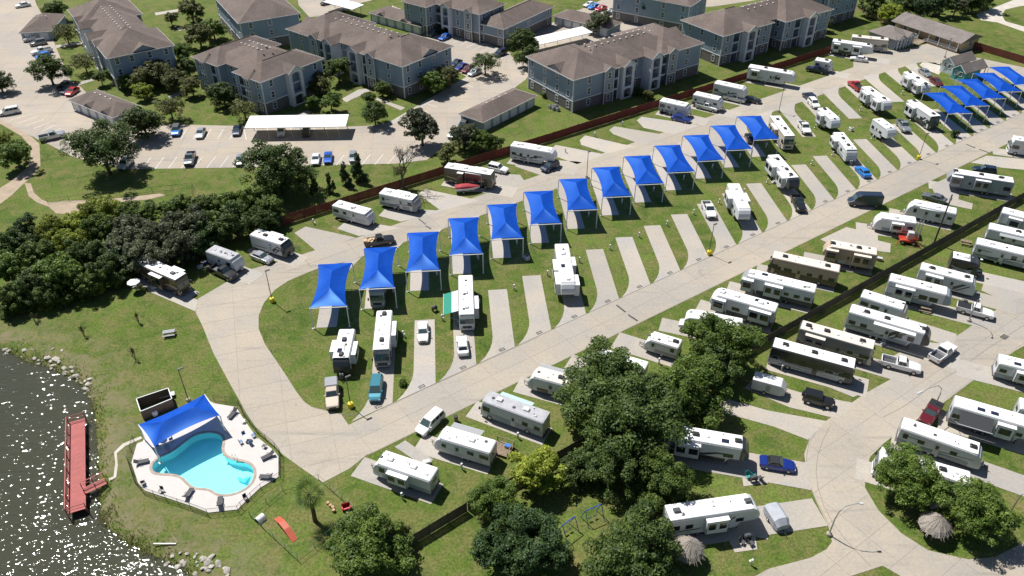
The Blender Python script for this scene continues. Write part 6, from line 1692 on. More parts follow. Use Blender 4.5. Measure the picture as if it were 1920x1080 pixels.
board_fence(G(1602, 16), G(1662, 46), 1.9, M_TANW, "tan board fence behind the park office's grey wing")
def rail_fence(pts, h, m, label, name="rail_fence", sp=2.2, infill=True, r=.03, gap=None):
    t = thing(name, label, "fence", (pts[0].x, pts[0].y, 0))
    o = pts[0]
    for a, b in zip(pts, pts[1:]):
        d = b - a; n = max(1, round(d.length / sp)); d2 = d / n; ang = math.atan2(d.y, d.x)
        for i in range(n):
            p = a + d2 * i - o; q = p + d2; dz = Vector((0, 0, 1))
            MB().cyl((p.x, p.y, 0), (p.x, p.y, h + .05), r * 1.2, n=6).obj("post", m, t)
            bm = MB().cyl((p.x, p.y, h), (q.x, q.y, h), r * .8, n=5).cyl((p.x, p.y, .12), (q.x, q.y, .12), r * .7, n=5)
            if infill:
                k = int(d2.length / .16)
                for j in range(1, k):
                    w_ = p.lerp(q, j / k); bm.box((w_.x, w_.y, h / 2 + .05), (.014, .014, h - .1), ang)
            bm.obj("railing", m, t)
    p = pts[-1] - o
    MB().cyl((p.x, p.y, 0), (p.x, p.y, h + .05), r * 1.2, n=6).obj("post", m, t)
    return t
rail_fence([G(90, 382), G(362, 352), G(362, 368)], 1.2, M_BLACK, "low wire fence along the path above the thicket", infill=False, sp=4.2)
M_GREENW = mat("green_fence_wire", (.10, .16, .12), .6)
rail_fence([G(470, 969), G(559, 1052), G(620, 1003), G(664, 958), G(598, 900), G(530, 920), G(470, 969)], 1.1, M_GREENW, "green wire fence around the dog run", infill=False, sp=2.6)

# ------------------------------------------------------------------ swimming pool
deck_px = [(262, 800), (330, 768), (385, 748), (401, 756), (443, 763), (455, 783), (479, 817), (513, 844), (522, 856), (522, 894), (487, 915), (451, 949), (446, 955), (391, 961), (360, 949), (272, 920), (259, 905), (246, 866), (256, 832), (271, 826)]
deck = [G(x, y, .12) for x, y in deck_px]
M_DECK = mat("pale_pool_deck", (.53, .495, .465), .8, n1=(.8, .07))
M_COPE = mat("tan_coping_stone", (.38, .30, .24), .8, n1=(3, .2), rand=.12)
tag(MB().poly([(p.x, p.y) for p in deck], -.1, .12, [[(p.x, p.y) for p in pool][::-1]]).obj("pool_deck", M_DECK), kind="structure")
pt = thing("swimming_pool", "curved turquoise swimming pool half under a blue canopy", "pool", (pool_c[0], pool_c[1], 0))
lp = [(p.x - pool_c[0], p.y - pool_c[1]) for p in pool]
n = len(lp)
# coping stones
def smooth_loop(L, k=3):
    out = []
    m = len(L)
    for i in range(m):
        p0, p1, p2, p3 = L[i - 1], L[i], L[(i + 1) % m], L[(i + 2) % m]
        for j in range(k):
            t_ = j / k
            out.append(tuple(.5 * (2 * p1[c] + (p2[c] - p0[c]) * t_ + (2 * p0[c] - 5 * p1[c] + 4 * p2[c] - p3[c]) * t_ ** 2 + (3 * p1[c] - p0[c] - 3 * p2[c] + p3[c]) * t_ ** 3) for c in (0, 1)))
    return out
sl = smooth_loop(lp, 3); m_ = len(sl)
def off(i, dist):
    a, b = sl[i - 1], sl[(i + 1) % m_]; dx, dy = b[0] - a[0], b[1] - a[1]; l = math.hypot(dx, dy) or 1
    s_ = 1 if area(sl) > 0 else -1
    return (sl[i][0] + dy / l * dist * s_, sl[i][1] - dx / l * dist * s_)
for i in range(m_):
    j = (i + 1) % m_
    a, b, c, d = off(i, -.12), off(j, -.12), off(j, .26), off(i, .26)
    q = [a, b, c, d]
    if area(q) < 0: q.reverse()
    g = (sum(v[0] for v in q) / 4, sum(v[1] for v in q) / 4)
    MB().poly([(g[0] + (v[0] - g[0]) * .97, g[1] + (v[1] - g[1]) * .97) for v in q], .08, .155).obj("coping_stone", M_COPE, pt)
M_BASIN = mat("aqua_pool_plaster", (.52, .86, .90), .7)
bs = MB()
bs.loft([[(x, y, .1) for x, y in sl], [(x, y, -1.2) for x, y in sl]][::1], caps=False)
bs.v, bs.f = bs.v, [tuple(reversed(f)) for f in bs.f]
fl_ = MB().poly(sl, -1.2, -1.2); bs.add(fl_.v, fl_.f)
bs.obj("basin", M_BASIN, pt)
wmat = bpy.data.materials.new("pool_water"); wmat.use_nodes = True; nt = wmat.node_tree; nt.nodes.clear()
out = nt.nodes.new("ShaderNodeOutputMaterial"); tr = nt.nodes.new("ShaderNodeBsdfTransparent"); gl = nt.nodes.new("ShaderNodeBsdfGlossy"); fr = nt.nodes.new("ShaderNodeFresnel"); mx = nt.nodes.new("ShaderNodeMixShader")
tr.inputs[0].default_value = (.66, .97, .99, 1); gl.inputs["Roughness"].default_value = .03; fr.inputs[0].default_value = 1.33
bp = nt.nodes.new("ShaderNodeBump"); bp.inputs["Strength"].default_value = .3; bp.inputs["Distance"].default_value = .05
nt.links.new(noise(nt, nt.nodes.new("ShaderNodeNewGeometry").outputs["Position"], 2.5, 3), bp.inputs["Height"])
nt.links.new(bp.outputs[0], gl.inputs["Normal"]); nt.links.new(bp.outputs[0], fr.inputs["Normal"])
nt.links.new(fr.outputs[0], mx.inputs[0]); nt.links.new(tr.outputs[0], mx.inputs[1]); nt.links.new(gl.outputs[0], mx.inputs[2]); nt.links.new(mx.outputs[0], out.inputs[0])
MB().poly(sl, 0, 0).obj("water", wmat, pt)
stp = MB()
for i in range(3): stp.b(-.2 - i * .0, .9, -1.4 + .4 * i, -1.0 + .4 * i, -1.19, -.3 - .28 * i)
q = G(470, 885, -.3); stp.xf(Matrix.Translation((q.x - pool_c[0] - .9, q.y - pool_c[1] + .4, 0)) @ Matrix.Rotation(-.4, 4, 'Z')).obj("pool_steps", M_BASIN, pt)
q = G(439, 861, .12); hr = MB()
for s_ in (-.22, .22): hr.tube([(q.x - pool_c[0] + s_, q.y - pool_c[1] + .35, .12), (q.x - pool_c[0] + s_, q.y - pool_c[1] + .3, .8), (q.x - pool_c[0] + s_, q.y - pool_c[1] - .1, .85), (q.x - pool_c[0] + s_, q.y - pool_c[1] - .3, -.3)], .025, 6)
hr.obj("pool_ladder", M_CHROME, pt)
c4 = [G(x, y, 3.3) for x, y in [(260, 796), (383, 739), (412, 778), (289, 837.5)]]
canopy(c4[1], c4[2], c4[0], c4[3], 3.25, 4.3, "blue canopy over the end of the swimming pool", "blue canopy at the pool", ridge_in=.26)
fpts = [deck[i] for i in (3, 4, 5, 6, 7, 8, 9, 10, 11, 12, 13, 14, 15, 16, 17, 18)]
fo = [G(402, 752), G(447, 757), G(457, 780), G(482, 812), G(516, 840), G(526, 853), G(526, 897), G(490, 919), G(453, 953), G(447, 960), G(390, 966), G(358, 954), G(268, 924), G(254, 907), G(241, 866), G(252, 828)]
rail_fence(fo, 1.25, M_BLACK, "black railing around the pool deck", sp=2.0)
board_pts = [(262, 764), (321, 744), (328, 764), (270, 788)]
e = [G(x, y, 0) for x, y in board_pts]
t = thing("pump_enclosure", "brown open-topped board enclosure behind the pool canopy", "enclosure", (e[0].x, e[0].y, 0))
M_ENC = mat("brown_boards", (.14, .10, .075), .85, n1=(2, .3))
for a, b in zip(e, e[1:] + e[:1]):
    d = b - a; MB().box(((a.x + b.x) / 2 - e[0].x, (a.y + b.y) / 2 - e[0].y, .9), (d.length, .06, 1.8), math.atan2(d.y, d.x)).obj("board_wall", M_ENC, t)
    MB().box(((a.x + b.x) / 2 - e[0].x, (a.y + b.y) / 2 - e[0].y, 1.83), (d.length + .08, .12, .06), math.atan2(d.y, d.x)).obj("cap_rail", M_TRIM, t)
p = G(281, 778, .6)
t = thing("pool_filter_tank", "white round filter tank inside the pump enclosure", "tank", (p.x + .5, p.y + .5, 0)); MB().lathe([(.3, 0), (.42, .15), (.42, .75), (.3, .95), (.08, 1.0)], 14).obj("tank", M_WPAINT, t, True); MB().lathe([(.09, 1.0), (.09, 1.15)], 8).obj("valve", M_BLACK, t)
p = G(310, 741, .5)
t = thing("storage_bench", "pale slatted bench behind the pump enclosure", "bench", (p.x, p.y, 0), .33); 
for i in range(4): MB().b(-1.3, 1.3, -.42 + .22 * i, -.24 + .22 * i, .5, .55).obj("slat", M_TRIM, t)
for x in (-1.1, 1.1): MB().b(x - .05, x + .05, -.4, .4, 0, .5).obj("leg", M_DGREY, t)
# loungers
M_LOUNGE = mat("dark_sling", (.045, .047, .052), .7)
def lounger(at_, to, label):
    c, f = G(*at_, .15), G(*to, .15)
    t = thing("sun_lounger", label, "sun lounger", (c.x, c.y, .12), math.atan2(f.y - c.y, f.x - c.x), "dark loungers round the pool")
    MB().b(-.95, .35, -.33, .33, .30, .36).obj("seat", M_LOUNGE, t)
    MB().add([(.35, -.33, .36), (.35, .33, .36), (.9, .33, .78), (.9, -.33, .78), (.35, -.33, .31), (.35, .33, .31), (.92, .33, .73), (.92, -.33, .73)], [(0, 1, 2, 3), (7, 6, 5, 4), (0, 4, 5, 1), (1, 5, 6, 2), (2, 6, 7, 3), (3, 7, 4, 0)]).obj("backrest", M_LOUNGE, t)
    for x in (-.85, .3):
        for y in (-.3, .3): MB().b(x - .03, x + .03, y - .03, y + .03, 0, .3).obj("leg", M_BLACK, t)
    for s_ in (-1, 1): MB().b(-.1, .4, s_ * .36 - .03, s_ * .36 + .03, .5, .54).obj("armrest", M_BLACK, t)
lounger((437, 778), (448, 766), "dark lounger at the top of the pool deck by the gate"); lounger((503, 857), (518, 850), "dark lounger by the fence near the road, upper of two"); lounger((500, 896), (520, 897), "dark lounger at the right corner of the pool deck")
lounger((266, 868), (248, 872), "dark lounger at the left corner of the pool deck"); lounger((354, 928), (343, 944), "dark lounger at the lower left of the pool"); lounger((413, 944), (412, 958), "dark lounger at the bottom of the pool deck")
def table_set(at_, label, m=mat("blue_mesh_chair", (.10, .17, .34), .6), z=.12, rz=0.3, top=M_LGREY):
    c = G(*at_, z)
    t = thing("patio_table", label, "table", (c.x, c.y, z), rz)
    MB().lathe([(.5, .70), (.52, .72), (.52, .74), (.5, .75)], 16).obj("table_top", top, t); MB().lathe([(.25, 0), (.05, .06), (.04, .7)], 8).obj("pedestal", M_STEEL, t)
    for i in range(4):
        a = i * math.pi / 2 + .4; x, y = .95 * math.cos(a), .95 * math.sin(a)
        q = Vector((c.x, c.y, z)); k = thing("patio_chair", label.replace("table", "chair beside the table") if False else "patio chair drawn up to the " + label, "chair", (c.x + x * math.cos(rz) - y * math.sin(rz), c.y + x * math.sin(rz) + y * math.cos(rz), z), a + rz, "patio chairs round the " + ("open deck table" if "open" in label else "shaded table"))
        MB().b(-.23, .23, -.24, .24, .40, .44).obj("seat", m, k); MB().b(.2, .25, -.24, .24, .44, .88).obj("backrest", m, k)
        for xx in (-.2, .2):
            for yy in (-.2, .2): MB().b(xx - .015, xx + .015, yy - .015, yy + .015, 0, .4).obj("leg", M_STEEL, k)
table_set((464, 825), "round table on the open part of the pool deck"); table_set((309, 833), "round table under the pool canopy")
for x, y, lab in [(303, 922, "small dark chair at the lower left pool fence"), (269, 907, "small dark chair at the left end of the pool fence"), (461, 936, "small dark chair at the lower right pool fence"), (457, 792, "small white side table near the upper pool fence"), (496, 839, "small dark side table near the right pool fence")]:
    c = G(x, y, .12); k = thing("pool_chair" if "chair" in lab else "side_table", lab, "chair" if "chair" in lab else "table", (c.x, c.y, .12), x)
    m = M_BLACK if "dark" in lab else M_WPAINT
    MB().b(-.25, .25, -.25, .25, .40, .45).obj("seat" if "chair" in lab else "table_top", m, k)
    if "chair" in lab: MB().b(.22, .27, -.25, .25, .45, .9).obj("backrest", m, k)
    for xx in (-.22, .22):
        for yy in (-.22, .22): MB().b(xx - .02, xx + .02, yy - .02, yy + .02, 0, .4).obj("leg", m, k)

# ------------------------------------------------------------------ red dock
M_DOCK = mat("red_dock_paint", (.36, .085, .075), .7, n1=(1.5, .15), rand=.07)
zd = .25
d0, d1, d2, d3 = [G(x, y, zd) for x, y in [(131, 790), (157.5, 786), (158, 955), (130, 962)]]
a, b = (d3 + d2) / 2, (d0 + d1) / 2
L = (b - a).length; ang = math.atan2(b.y - a.y, b.x - a.x); W_ = 2.15
t = thing("boat_dock", "long red boardwalk dock with railings on the lake", "dock", (a.x, a.y, zd), ang)
nb = 72; bmh = mesh_only(MB().b(.012, L / nb - .012, -W_ / 2, W_ / 2, -.05, 0), "deck_board", M_DOCK)
for i in range(nb): inst("deck_board", bmh, t, (L * i / nb, 0, random.Random(i).uniform(0, .006)))
MB().b(0, L, -W_ / 2 + .1, -W_ / 2 + .2, -.3, -.055).b(0, L, W_ / 2 - .2, W_ / 2 - .1, -.3, -.055).obj("joist", M_WOOD, t)
for s_, full in ((1, True), (-1, False)):
    for i in range(8):
        x = L * i / 7
        MB().b(x - .06, x + .06, s_ * (W_ / 2 + .005), s_ * (W_ / 2 + .11), -1.9, 1.05 if full else .25).obj("post", M_DOCK, t)
    if full:
        MB().b(0, L, s_ * (W_ / 2 + .0), s_ * (W_ / 2 + .12), 1.055, 1.11).obj("handrail", M_DOCK, t)
        for z in (.35, .7): MB().b(0, L, s_ * (W_ / 2 - .03), s_ * (W_ / 2 + .002), z, z + .08).obj("rail", M_DOCK, t)
for x in (-.06, L + .01):
    MB().b(x, x + .05, -W_ / 2, W_ / 2, 1.0, 1.1).obj("end_rail", M_DOCK, t); MB().b(x, x + .05, -W_ / 2, W_ / 2, .5, .58).obj("end_rail", M_DOCK, t)
    MB().b(x, x + .08, -W_ / 2 - .1, -W_ / 2 - .01, 0, 1.1).obj("end_post", M_DOCK, t)
g0, g1 = G(157, 921, zd), G(199, 903, .05)
L2 = (g1 - g0).length; ang2 = math.atan2(g1.y - g0.y, g1.x - g0.x)
t = thing("gangway", "short red gangway from the grass to the dock", "gangway", (g0.x, g0.y, zd - .004), ang2)
for i in range(16): MB().b(L2 * i / 16 + .012, L2 * (i + 1) / 16 - .012, -.62, .62, -.05, -.002).obj("deck_board", M_DOCK, t)
for s_ in (-1, 1):
    for i in range(3): MB().b(L2 * i / 2 - .05, L2 * i / 2 + .05, s_ * .63, s_ * .73, -.6, 1.0).obj("post", M_DOCK, t)
    MB().b(0, L2, s_ * .62, s_ * .74, 1.0, 1.06).b(0, L2, s_ * .66, s_ * .70, .5, .57).obj("handrail", M_DOCK, t)
sheet("stepping_path", px([(203, 897), (213, 893), (216, 868), (214, 848), (230, 832), (264, 818), (267, 822), (235, 836), (219, 850), (221, 872), (218, 895), (206, 902)]), .02, M_TRACK2)

# ------------------------------------------------------------------ dog run toys
p0, p1 = G(519, 971), G(553, 1014); d = p1 - p0; L = d.length
t = thing("dog_ramp", "orange red slatted dog ramp in the dog run", "ramp", (p0.x, p0.y, 0), math.atan2(d.y, d.x))
M_ORR = mat("orange_red_paint", (.46, .09, .045), .6, n1=(2, .12))
hs = [.05, .75, .75, .05]; xs_ = [0, L * .35, L * .62, L]
for i in range(18):
    x = L * i / 18
    def zz(x):
        for j in range(3):
            if xs_[j] <= x <= xs_[j + 1] + 1e-6: return hs[j] + (hs[j + 1] - hs[j]) * (x - xs_[j]) / (xs_[j + 1] - xs_[j])
    xa, xb = x + .01, x + L / 18 - .01
    MB().add([(xa, -.4, zz(xa)), (xb, -.4, zz(xb)), (xb, .4, zz(xb)), (xa, .4, zz(xa)), (xa, -.4, zz(xa) - .05), (xb, -.4, zz(xb) - .05), (xb, .4, zz(xb) - .05), (xa, .4, zz(xa) - .05)], [(0, 1, 2, 3), (7, 6, 5, 4), (0, 4, 5, 1), (1, 5, 6, 2), (2, 6, 7, 3), (3, 7, 4, 0)]).obj("slat", M_ORR, t)
for x in (L * .35, L * .62):
    for y in (-.35, .35): MB().b(x - .04, x + .04, y - .04, y + .04, 0, .69).obj("leg", M_ORR, t)
p = G(488, 972, .3)
t = thing("tunnel_arch", "white half-barrel tunnel at the corner of the dog run", "tunnel", (p.x, p.y, 0), .9)
m = MB()
for i in range(10):
    a0, a1 = math.pi * i / 10, math.pi * (i + 1) / 10
    m.add([(-.55, .55 * math.cos(a0), .75 * math.sin(a0)), (.55, .55 * math.cos(a0), .75 * math.sin(a0)), (.55, .55 * math.cos(a1), .75 * math.sin(a1)), (-.55, .55 * math.cos(a1), .75 * math.sin(a1)), (-.55, .48 * math.cos(a0), .68 * math.sin(a0)), (.55, .48 * math.cos(a0), .68 * math.sin(a0)), (.55, .48 * math.cos(a1), .68 * math.sin(a1)), (-.55, .48 * math.cos(a1), .68 * math.sin(a1))], [(0, 3, 2, 1), (4, 5, 6, 7), (0, 1, 5, 4), (2, 3, 7, 6), (0, 4, 7, 3), (1, 2, 6, 5)])
m.obj("shell", M_WPAINT, t)
for i, (x, y) in enumerate([(615, 944), (620, 949), (624.5, 953), (626, 959)]):
    p = G(x, y); t = thing("stump", "%s brown stepping stump from the palm side of the dog run" % NUM[i + 1], "stump", (p.x, p.y, 0), group="brown stepping stumps")
    MB().lathe([(.24, 0), (.23, .25 + .05 * i)], 10).obj("log", mat("cut_log", (.33, .17, .09), .85), t); MB().lathe([(.19, .255 + .05 * i), (.05, .26 + .05 * i)], 10).obj("cut_face", M_TANW, t)
p = G(650, 955)
t = thing("bench_seat", "red two-tiered plastic bench at the dog run fence", "bench", (p.x, p.y, 0), .4)
M_TOYR = mat("red_plastic", (.50, .02, .03), .4)
MB().cbox(-.55, .55, -.3, .3, .3, .42, .04).obj("seat", M_TOYR, t); MB().cbox(-.55, .55, .25, .38, .42, 1.0, .04).obj("backrest", M_TOYR, t)
for x in (-.5, .5): MB().cbox(x - .07, x + .07, -.3, .35, 0, .62, .03).obj("side_panel", M_TOYR, t)

# ------------------------------------------------------------------ lamps and poles
def lamp_post(b_, h, label, yellow=True):
    p = G(*b_); t = thing("lamp_post", label, "lamp post", (p.x, p.y, 0), RA, "straight lamp posts")
    MB().cyl((0, 0, .0), (0, 0, h), .075, .055, 8).obj("pole", M_BLACK, t)
    hd = MB().cbox(-.1, .75, -.16, .16, h - .02, h + .12, .04); hd.obj("lamp_head", M_DGREY, t)
    if yellow: MB().lathe([(.42, 0), (.42, .78), (.34, .86)], 14).obj("concrete_base", M_YEL, t)
    else: MB().lathe([(.3, 0), (.28, .5)], 12).obj("concrete_base", M_PAD, t)
lamp_post((511, 566), 6.6, "lamp post with a yellow base at the curve of the entrance drive"); lamp_post((658, 763), 6.0, "lamp post with a yellow base beside the tan pickup"); lamp_post((1329, 477), 6.6, "lamp post with a yellow base in the middle of the main road's edge"); lamp_post((1722, 298), 6.2, "lamp post with a yellow base at the far part of the main road")
lamp_post((1460, 210), 6.2, "lamp post beside the yellow-fronted motorhome", False); lamp_post((1100, 333), 6.2, "lamp post behind the sixth blue canopy", False); lamp_post((1771, 108), 5.5, "lamp post in front of the park office porch", False); lamp_post((354, 752), 6.4, "dark pole behind the pool canopy", False)
def street_light(b_, head, h, label):
    p = G(*b_); q = G(*head, h)
    t = thing("street_light", label, "street light", (p.x, p.y, 0), math.atan2(q.y - p.y, q.x - p.x), "curved street lights")
    r = math.hypot(q.x - p.x, q.y - p.y)
    MB().lathe([(.35, 0), (.35, .35), (.2, .5)], 12).obj("base", M_PAD, t)
    MB().tube([(0, 0, .2), (0, 0, h * .55), (r * .06, 0, h * .75), (r * .25, 0, h * .92), (r * .6, 0, h * 1.0), (r * .92, 0, h)], [.09, .08, .07, .055, .045, .04], 8).obj("curved_pole", M_STEEL, t, True)
    MB().cbox(r * .88, r * 1.06, -.13, .13, h - .05, h + .09, .03).obj("lamp_head", M_LGREY, t)
street_light((1554, 1003), (1617, 944), 6.0, "curved street light beside the bottom loop road"); street_light((1816, 602), (1838, 562), 6.0, "curved street light beside the pickup with the black bed cover"); street_light((1750, 768), (1722, 737), 6.0, "curved street light behind the dark red pickup"); street_light((1890, 968), (1924, 955), 6.0, "curved street light cut by the right edge")
p = G(1751, 456)
t = thing("utility_pole", "tall wooden utility pole beside the dark fence", "pole", (p.x, p.y, 0)); MB().cyl((0, 0, 0), (0, 0, 10.8), .17, .12, 10).obj("pole", mat("dark_timber", (.06, .045, .035), .9), t); MB().cbox(-.18, .18, -.22, .22, 9.6, 10.2, .04).obj("pole_box", M_GREY, t)
# hookup pedestals
M_PED = mat("pedestal_grey", (.50, .51, .50), .5)
ped = [mesh_only(MB().b(-.09, .09, -.07, .07, 0, .95), "post", M_PED), mesh_only(MB().cbox(-.15, .15, -.11, .11, .7, 1.2, .03), "socket_box", M_WPAINT), mesh_only(MB().cyl((.25, 0, 0), (.25, 0, .45), .03, n=6).cyl((.25, 0, .42), (.38, 0, .42), .03, n=6), "water_tap", M_GREY), mesh_only(MB().lathe([(.16, 0), (.16, .05), (.12, .06)], 10, (.55, .3, 0)), "drain_cap", M_WPAINT)]
def pedestal(q, lab, grp):
    t = thing("hookup_pedestal", lab, "pedestal", (q.x, q.y, 0), RA + .3, grp)
    for me, nm in zip(ped, ("post", "socket_box", "water_tap", "drain_cap")): inst(nm, me, t)
ORD20 = ORD + ["fourteenth", "fifteenth", "sixteenth", "seventeenth", "eighteenth", "nineteenth", "twentieth"]
for k in range(20): pedestal(RP(7.47 * k + 3.9, 14.2), "grey hookup post by the %s lower pad of the middle island, from the left" % ORD20[k], "hookup posts on the lower side of the middle island")
for k in range(20): pedestal(RP(-13.4 + 8.95 * k + 6.0, 27.6), "grey hookup post by the %s upper pad of the middle island, from the left" % ORD20[k], "hookup posts on the upper side of the middle island")
for x, y, lab in [(754, 935, "below the trailer with the long slide-out"), (866, 880, "below the trailer with the timber deck"), (971, 822, "below the older motorhome with grey roof"), (588, 420, "near the left end of the red fence"), (838, 305, "behind the dark brown motorhome"), (1115, 256, "by the second vacant upper pad"), (1167, 236, "by the third vacant upper pad"), (1060, 286, "right of the long arc graphic trailer"), (1482, 120, "behind the short trailer on the upper road"), (1408, 1060, "on the grass below the bottom patio slab"), (1235, 682, "below the short black-trimmed trailer"), (1840, 362, "below the grey and white trailer at far right"), (1746, 412, "left of the wooden utility pole"), (1465, 695, "beside the grey cargo trailer")]: pedestal(G(x, y), "grey hookup post " + lab, "hookup posts along the outer pads")
# ------------------------------------------------------------------ huts, swings, tables
M_THATCH = mat("grey_thatch", (.30, .265, .225), .95, n1=(5, .35), bump=(14, 1.0, .08))
def thatch(at_, rpx, label):
    h = 2.9; c = G(*at_, h - .3); r = rpx / ppm(*at_, 2.5); rg = random.Random(int(at_[0]))
    t = thing("thatched_hut", label, "hut", (c.x, c.y, 0), .3, "thatched huts")
    n = 40
    secs = []
    for k, (rr, z) in enumerate([(1.0, 1.95), (.80, 2.42), (.5, 2.95), (.22, 3.35), (.04, 3.5)]):
        secs.append([(r * rr * math.cos(2 * math.pi * i / n) * rg.uniform(.93, 1.04), r * rr * math.sin(2 * math.pi * i / n) * rg.uniform(.93, 1.04), z + (rg.uniform(-.22, .05) if k == 0 else rg.uniform(-.06, .06))) for i in range(n)])
    MB().loft(secs).obj("thatch_roof", M_THATCH, t)
    fr = MB()
    for i in range(150):
        a = rg.uniform(0, 6.28); r0 = r * rg.uniform(.35, .98); L_ = rg.uniform(.3, .55)
        z0 = 3.5 - (3.5 - 1.98) * (r0 / r) ** 1.15 + .03
        p = Vector((r0 * math.cos(a), r0 * math.sin(a), z0)); d = Vector((math.cos(a), math.sin(a), -.75)) * L_; w = Vector((-math.sin(a), math.cos(a), 0)) * .05
        fr.add([p - w, p + w, p + d + w * .3, p + d - w * .3], [(0, 1, 2, 3)])
    tag(fr.obj("thatch_strands", M_THATCH, t), kind="stuff")
    for i in range(4): MB().cyl((r * .62 * math.cos(i * 1.57 + .8), r * .62 * math.sin(i * 1.57 + .8), 0), (r * .62 * math.cos(i * 1.57 + .8), r * .62 * math.sin(i * 1.57 + .8), 2.6), .08, n=7).obj("post", M_BARK, t)
thatch((1291, 1024), 31, "thatched hut beside the long white trailer at the bottom"); thatch((1757, 978), 30, "thatched hut between the two trees on the loop island")
M_BLUEP = mat("blue_play_paint", (.015, .06, .42), .45)
for (ax, ay), (bx_, by), lab in [((1055, 985), (1078, 968), "left blue swing frame on the lawn by the dark trees"), ((1098, 958), (1128, 945), "right blue swing frame half under the dark trees")]:
    a, b = G(ax, ay, 2.4), G(bx_, by, 2.4); d = b - a; L = d.length
    t = thing("swing_frame", lab, "swing", (a.x, a.y, 0), math.atan2(d.y, d.x), "blue swing frames")
    MB().cyl((0, 0, 2.4), (L, 0, 2.4), .06, n=8).obj("top_bar", M_BLUEP, t)
    for x in (0, L):
        for s_ in (-1, 1): MB().cyl((x, s_ * .95, 0), (x, 0, 2.4), .05, n=7).obj("leg", M_BLUEP, t)
    for x in (L * .3, L * .65):
        MB().cyl((x - .2, 0, .55), (x - .2, 0, 2.38), .012, n=4).cyl((x + .2, 0, .55), (x + .2, 0, 2.38), .012, n=4).obj("chain", M_STEEL, t)
        MB().b(x - .24, x + .24, -.1, .1, .5, .55).obj("swing_seat", M_BLACK, t)
def picnic(at_, label, rz, m=M_GREY):
    c = G(*at_); t = thing("picnic_table", label, "picnic table", (c.x, c.y, .0), rz, "picnic tables")
    for i in range(4): MB().b(-.95, .95, -.4 + .2 * i + .01, -.2 + .2 * i - .01, .72, .77).obj("table_plank", m, t)
    for s_ in (-1, 1):
        MB().b(-.95, .95, s_ * .6, s_ * .86, .42, .47).obj("bench_plank", m, t)
        x = s_ * .7
        MB().b(x - .05, x + .05, -.8, .8, .34, .42).b(x - .05, x + .05, -.4, .4, .64, .72).obj("cross_beam", m, t)
        for q in (-1, 1): MB().cyl((x, q * .62, 0), (x, q * .25, .66), .05, n=5).obj("leg", m, t)
picnic((318, 628), "grey picnic table on the lake lawn", .25); picnic((1810, 458), "weathered picnic table behind the dark fence", -.45, M_WOOD); picnic((1733, 583), "small picnic table below the white trailer with steps", -.4, M_WOOD); picnic((646, 413), "wooden picnic table beside the old cream trailer", -.3, M_TANW)
def clutter(at_, label, kind, rz=0., col=M_DGREY, s_=1.0):
    c = G(*at_); t = thing({'chair': 'camping_chair', 'box': 'storage_box', 'grill': 'barbecue_grill', 'bike': 'bicycle', 'mat': 'patio_mat', 'bin': 'refuse_bin', 'unit': 'air_conditioner_unit'}[kind], label, {'chair': 'chair', 'box': 'box', 'grill': 'grill', 'bike': 'bicycle', 'mat': 'mat', 'bin': 'bin', 'unit': 'air conditioner'}[kind], (c.x, c.y, .055), rz)
    t.scale = (s_,) * 3
    if kind == 'chair':
        MB().b(-.28, .28, -.28, .28, .40, .45).obj("seat", col, t); MB().add([(-.28, .28, .45), (.28, .28, .45), (.28, .45, 1.0), (-.28, .45, 1.0), (-.28, .32, .45), (.28, .32, .45), (.28, .49, 1.0), (-.28, .49, 1.0)], [(0, 1, 2, 3), (7, 6, 5, 4), (3, 2, 6, 7), (0, 4, 5, 1), (0, 3, 7, 4), (1, 5, 6, 2)]).obj("backrest", col, t)
        for x in (-.26, .26):
            for y in (-.26, .26): MB().b(x - .02, x + .02, y - .02, y + .02, 0, .4).obj("leg", M_STEEL, t)
    elif kind == 'box': MB().cbox(-.5, .5, -.3, .3, 0, .5, .04).obj("tub", col, t); MB().cbox(-.53, .53, -.33, .33, .505, .58, .03).obj("lid", M_LGREY, t)
    elif kind == 'grill':
        MB().cbox(-.5, .5, -.28, .28, .55, .85, .05).obj("firebox", M_BLACK, t); MB().cbox(-.45, .45, -.26, .26, .855, 1.1, .12).obj("hood", M_DGREY, t)
        for x in (-.4, .4): MB().b(x - .03, x + .03, -.25, .25, 0, .55).obj("leg", M_BLACK, t)
    elif kind == 'bike':
        for x in (-.5, .5): MB().loft([[(x + r * math.cos(q), y, .33 + r * math.sin(q)) for q in [2 * math.pi * i / 14 for i in range(14)]] for r, y in ((.33, -.02), (.33, .02), (.28, .02), (.28, -.02), (.33, -.02))], False).obj("wheel", M_RUBBER, t)
        MB().tube([(-.5, 0, .33), (-.15, 0, .75), (.38, 0, .78), (.0, 0, .32), (-.5, 0, .33)], .025, 5).tube([(.5, 0, .33), (.38, 0, .85), (.36, 0, 1.0)], .025, 5).obj("frame", col, t); MB().b(-.28, -.05, -.06, .06, .82, .87).obj("saddle", M_BLACK, t); MB().b(.33, .38, -.3, .3, .99, 1.02).obj("handlebar", M_BLACK, t)
    elif kind == 'mat': MB().b(-1.5, 1.5, -1.1, 1.1, 0, .02).obj("mat", col, t)
    elif kind == 'bin': MB().cbox(-.28, .28, -.3, .3, 0, .95, .05).obj("bin_body", col, t); MB().cbox(-.3, .3, -.33, .33, .955, 1.05, .03).obj("lid", M_BLACK, t)
    else: MB().cbox(-.42, .42, -.42, .42, 0, .85, .06).obj("casing", col, t); MB().lathe([(.34, .855), (.3, .88), (.05, .89)], 14).obj("fan_grille", M_BLACK, t)
    return t
M_TEALP = mat("teal_plastic", (.02, .25, .24), .5)
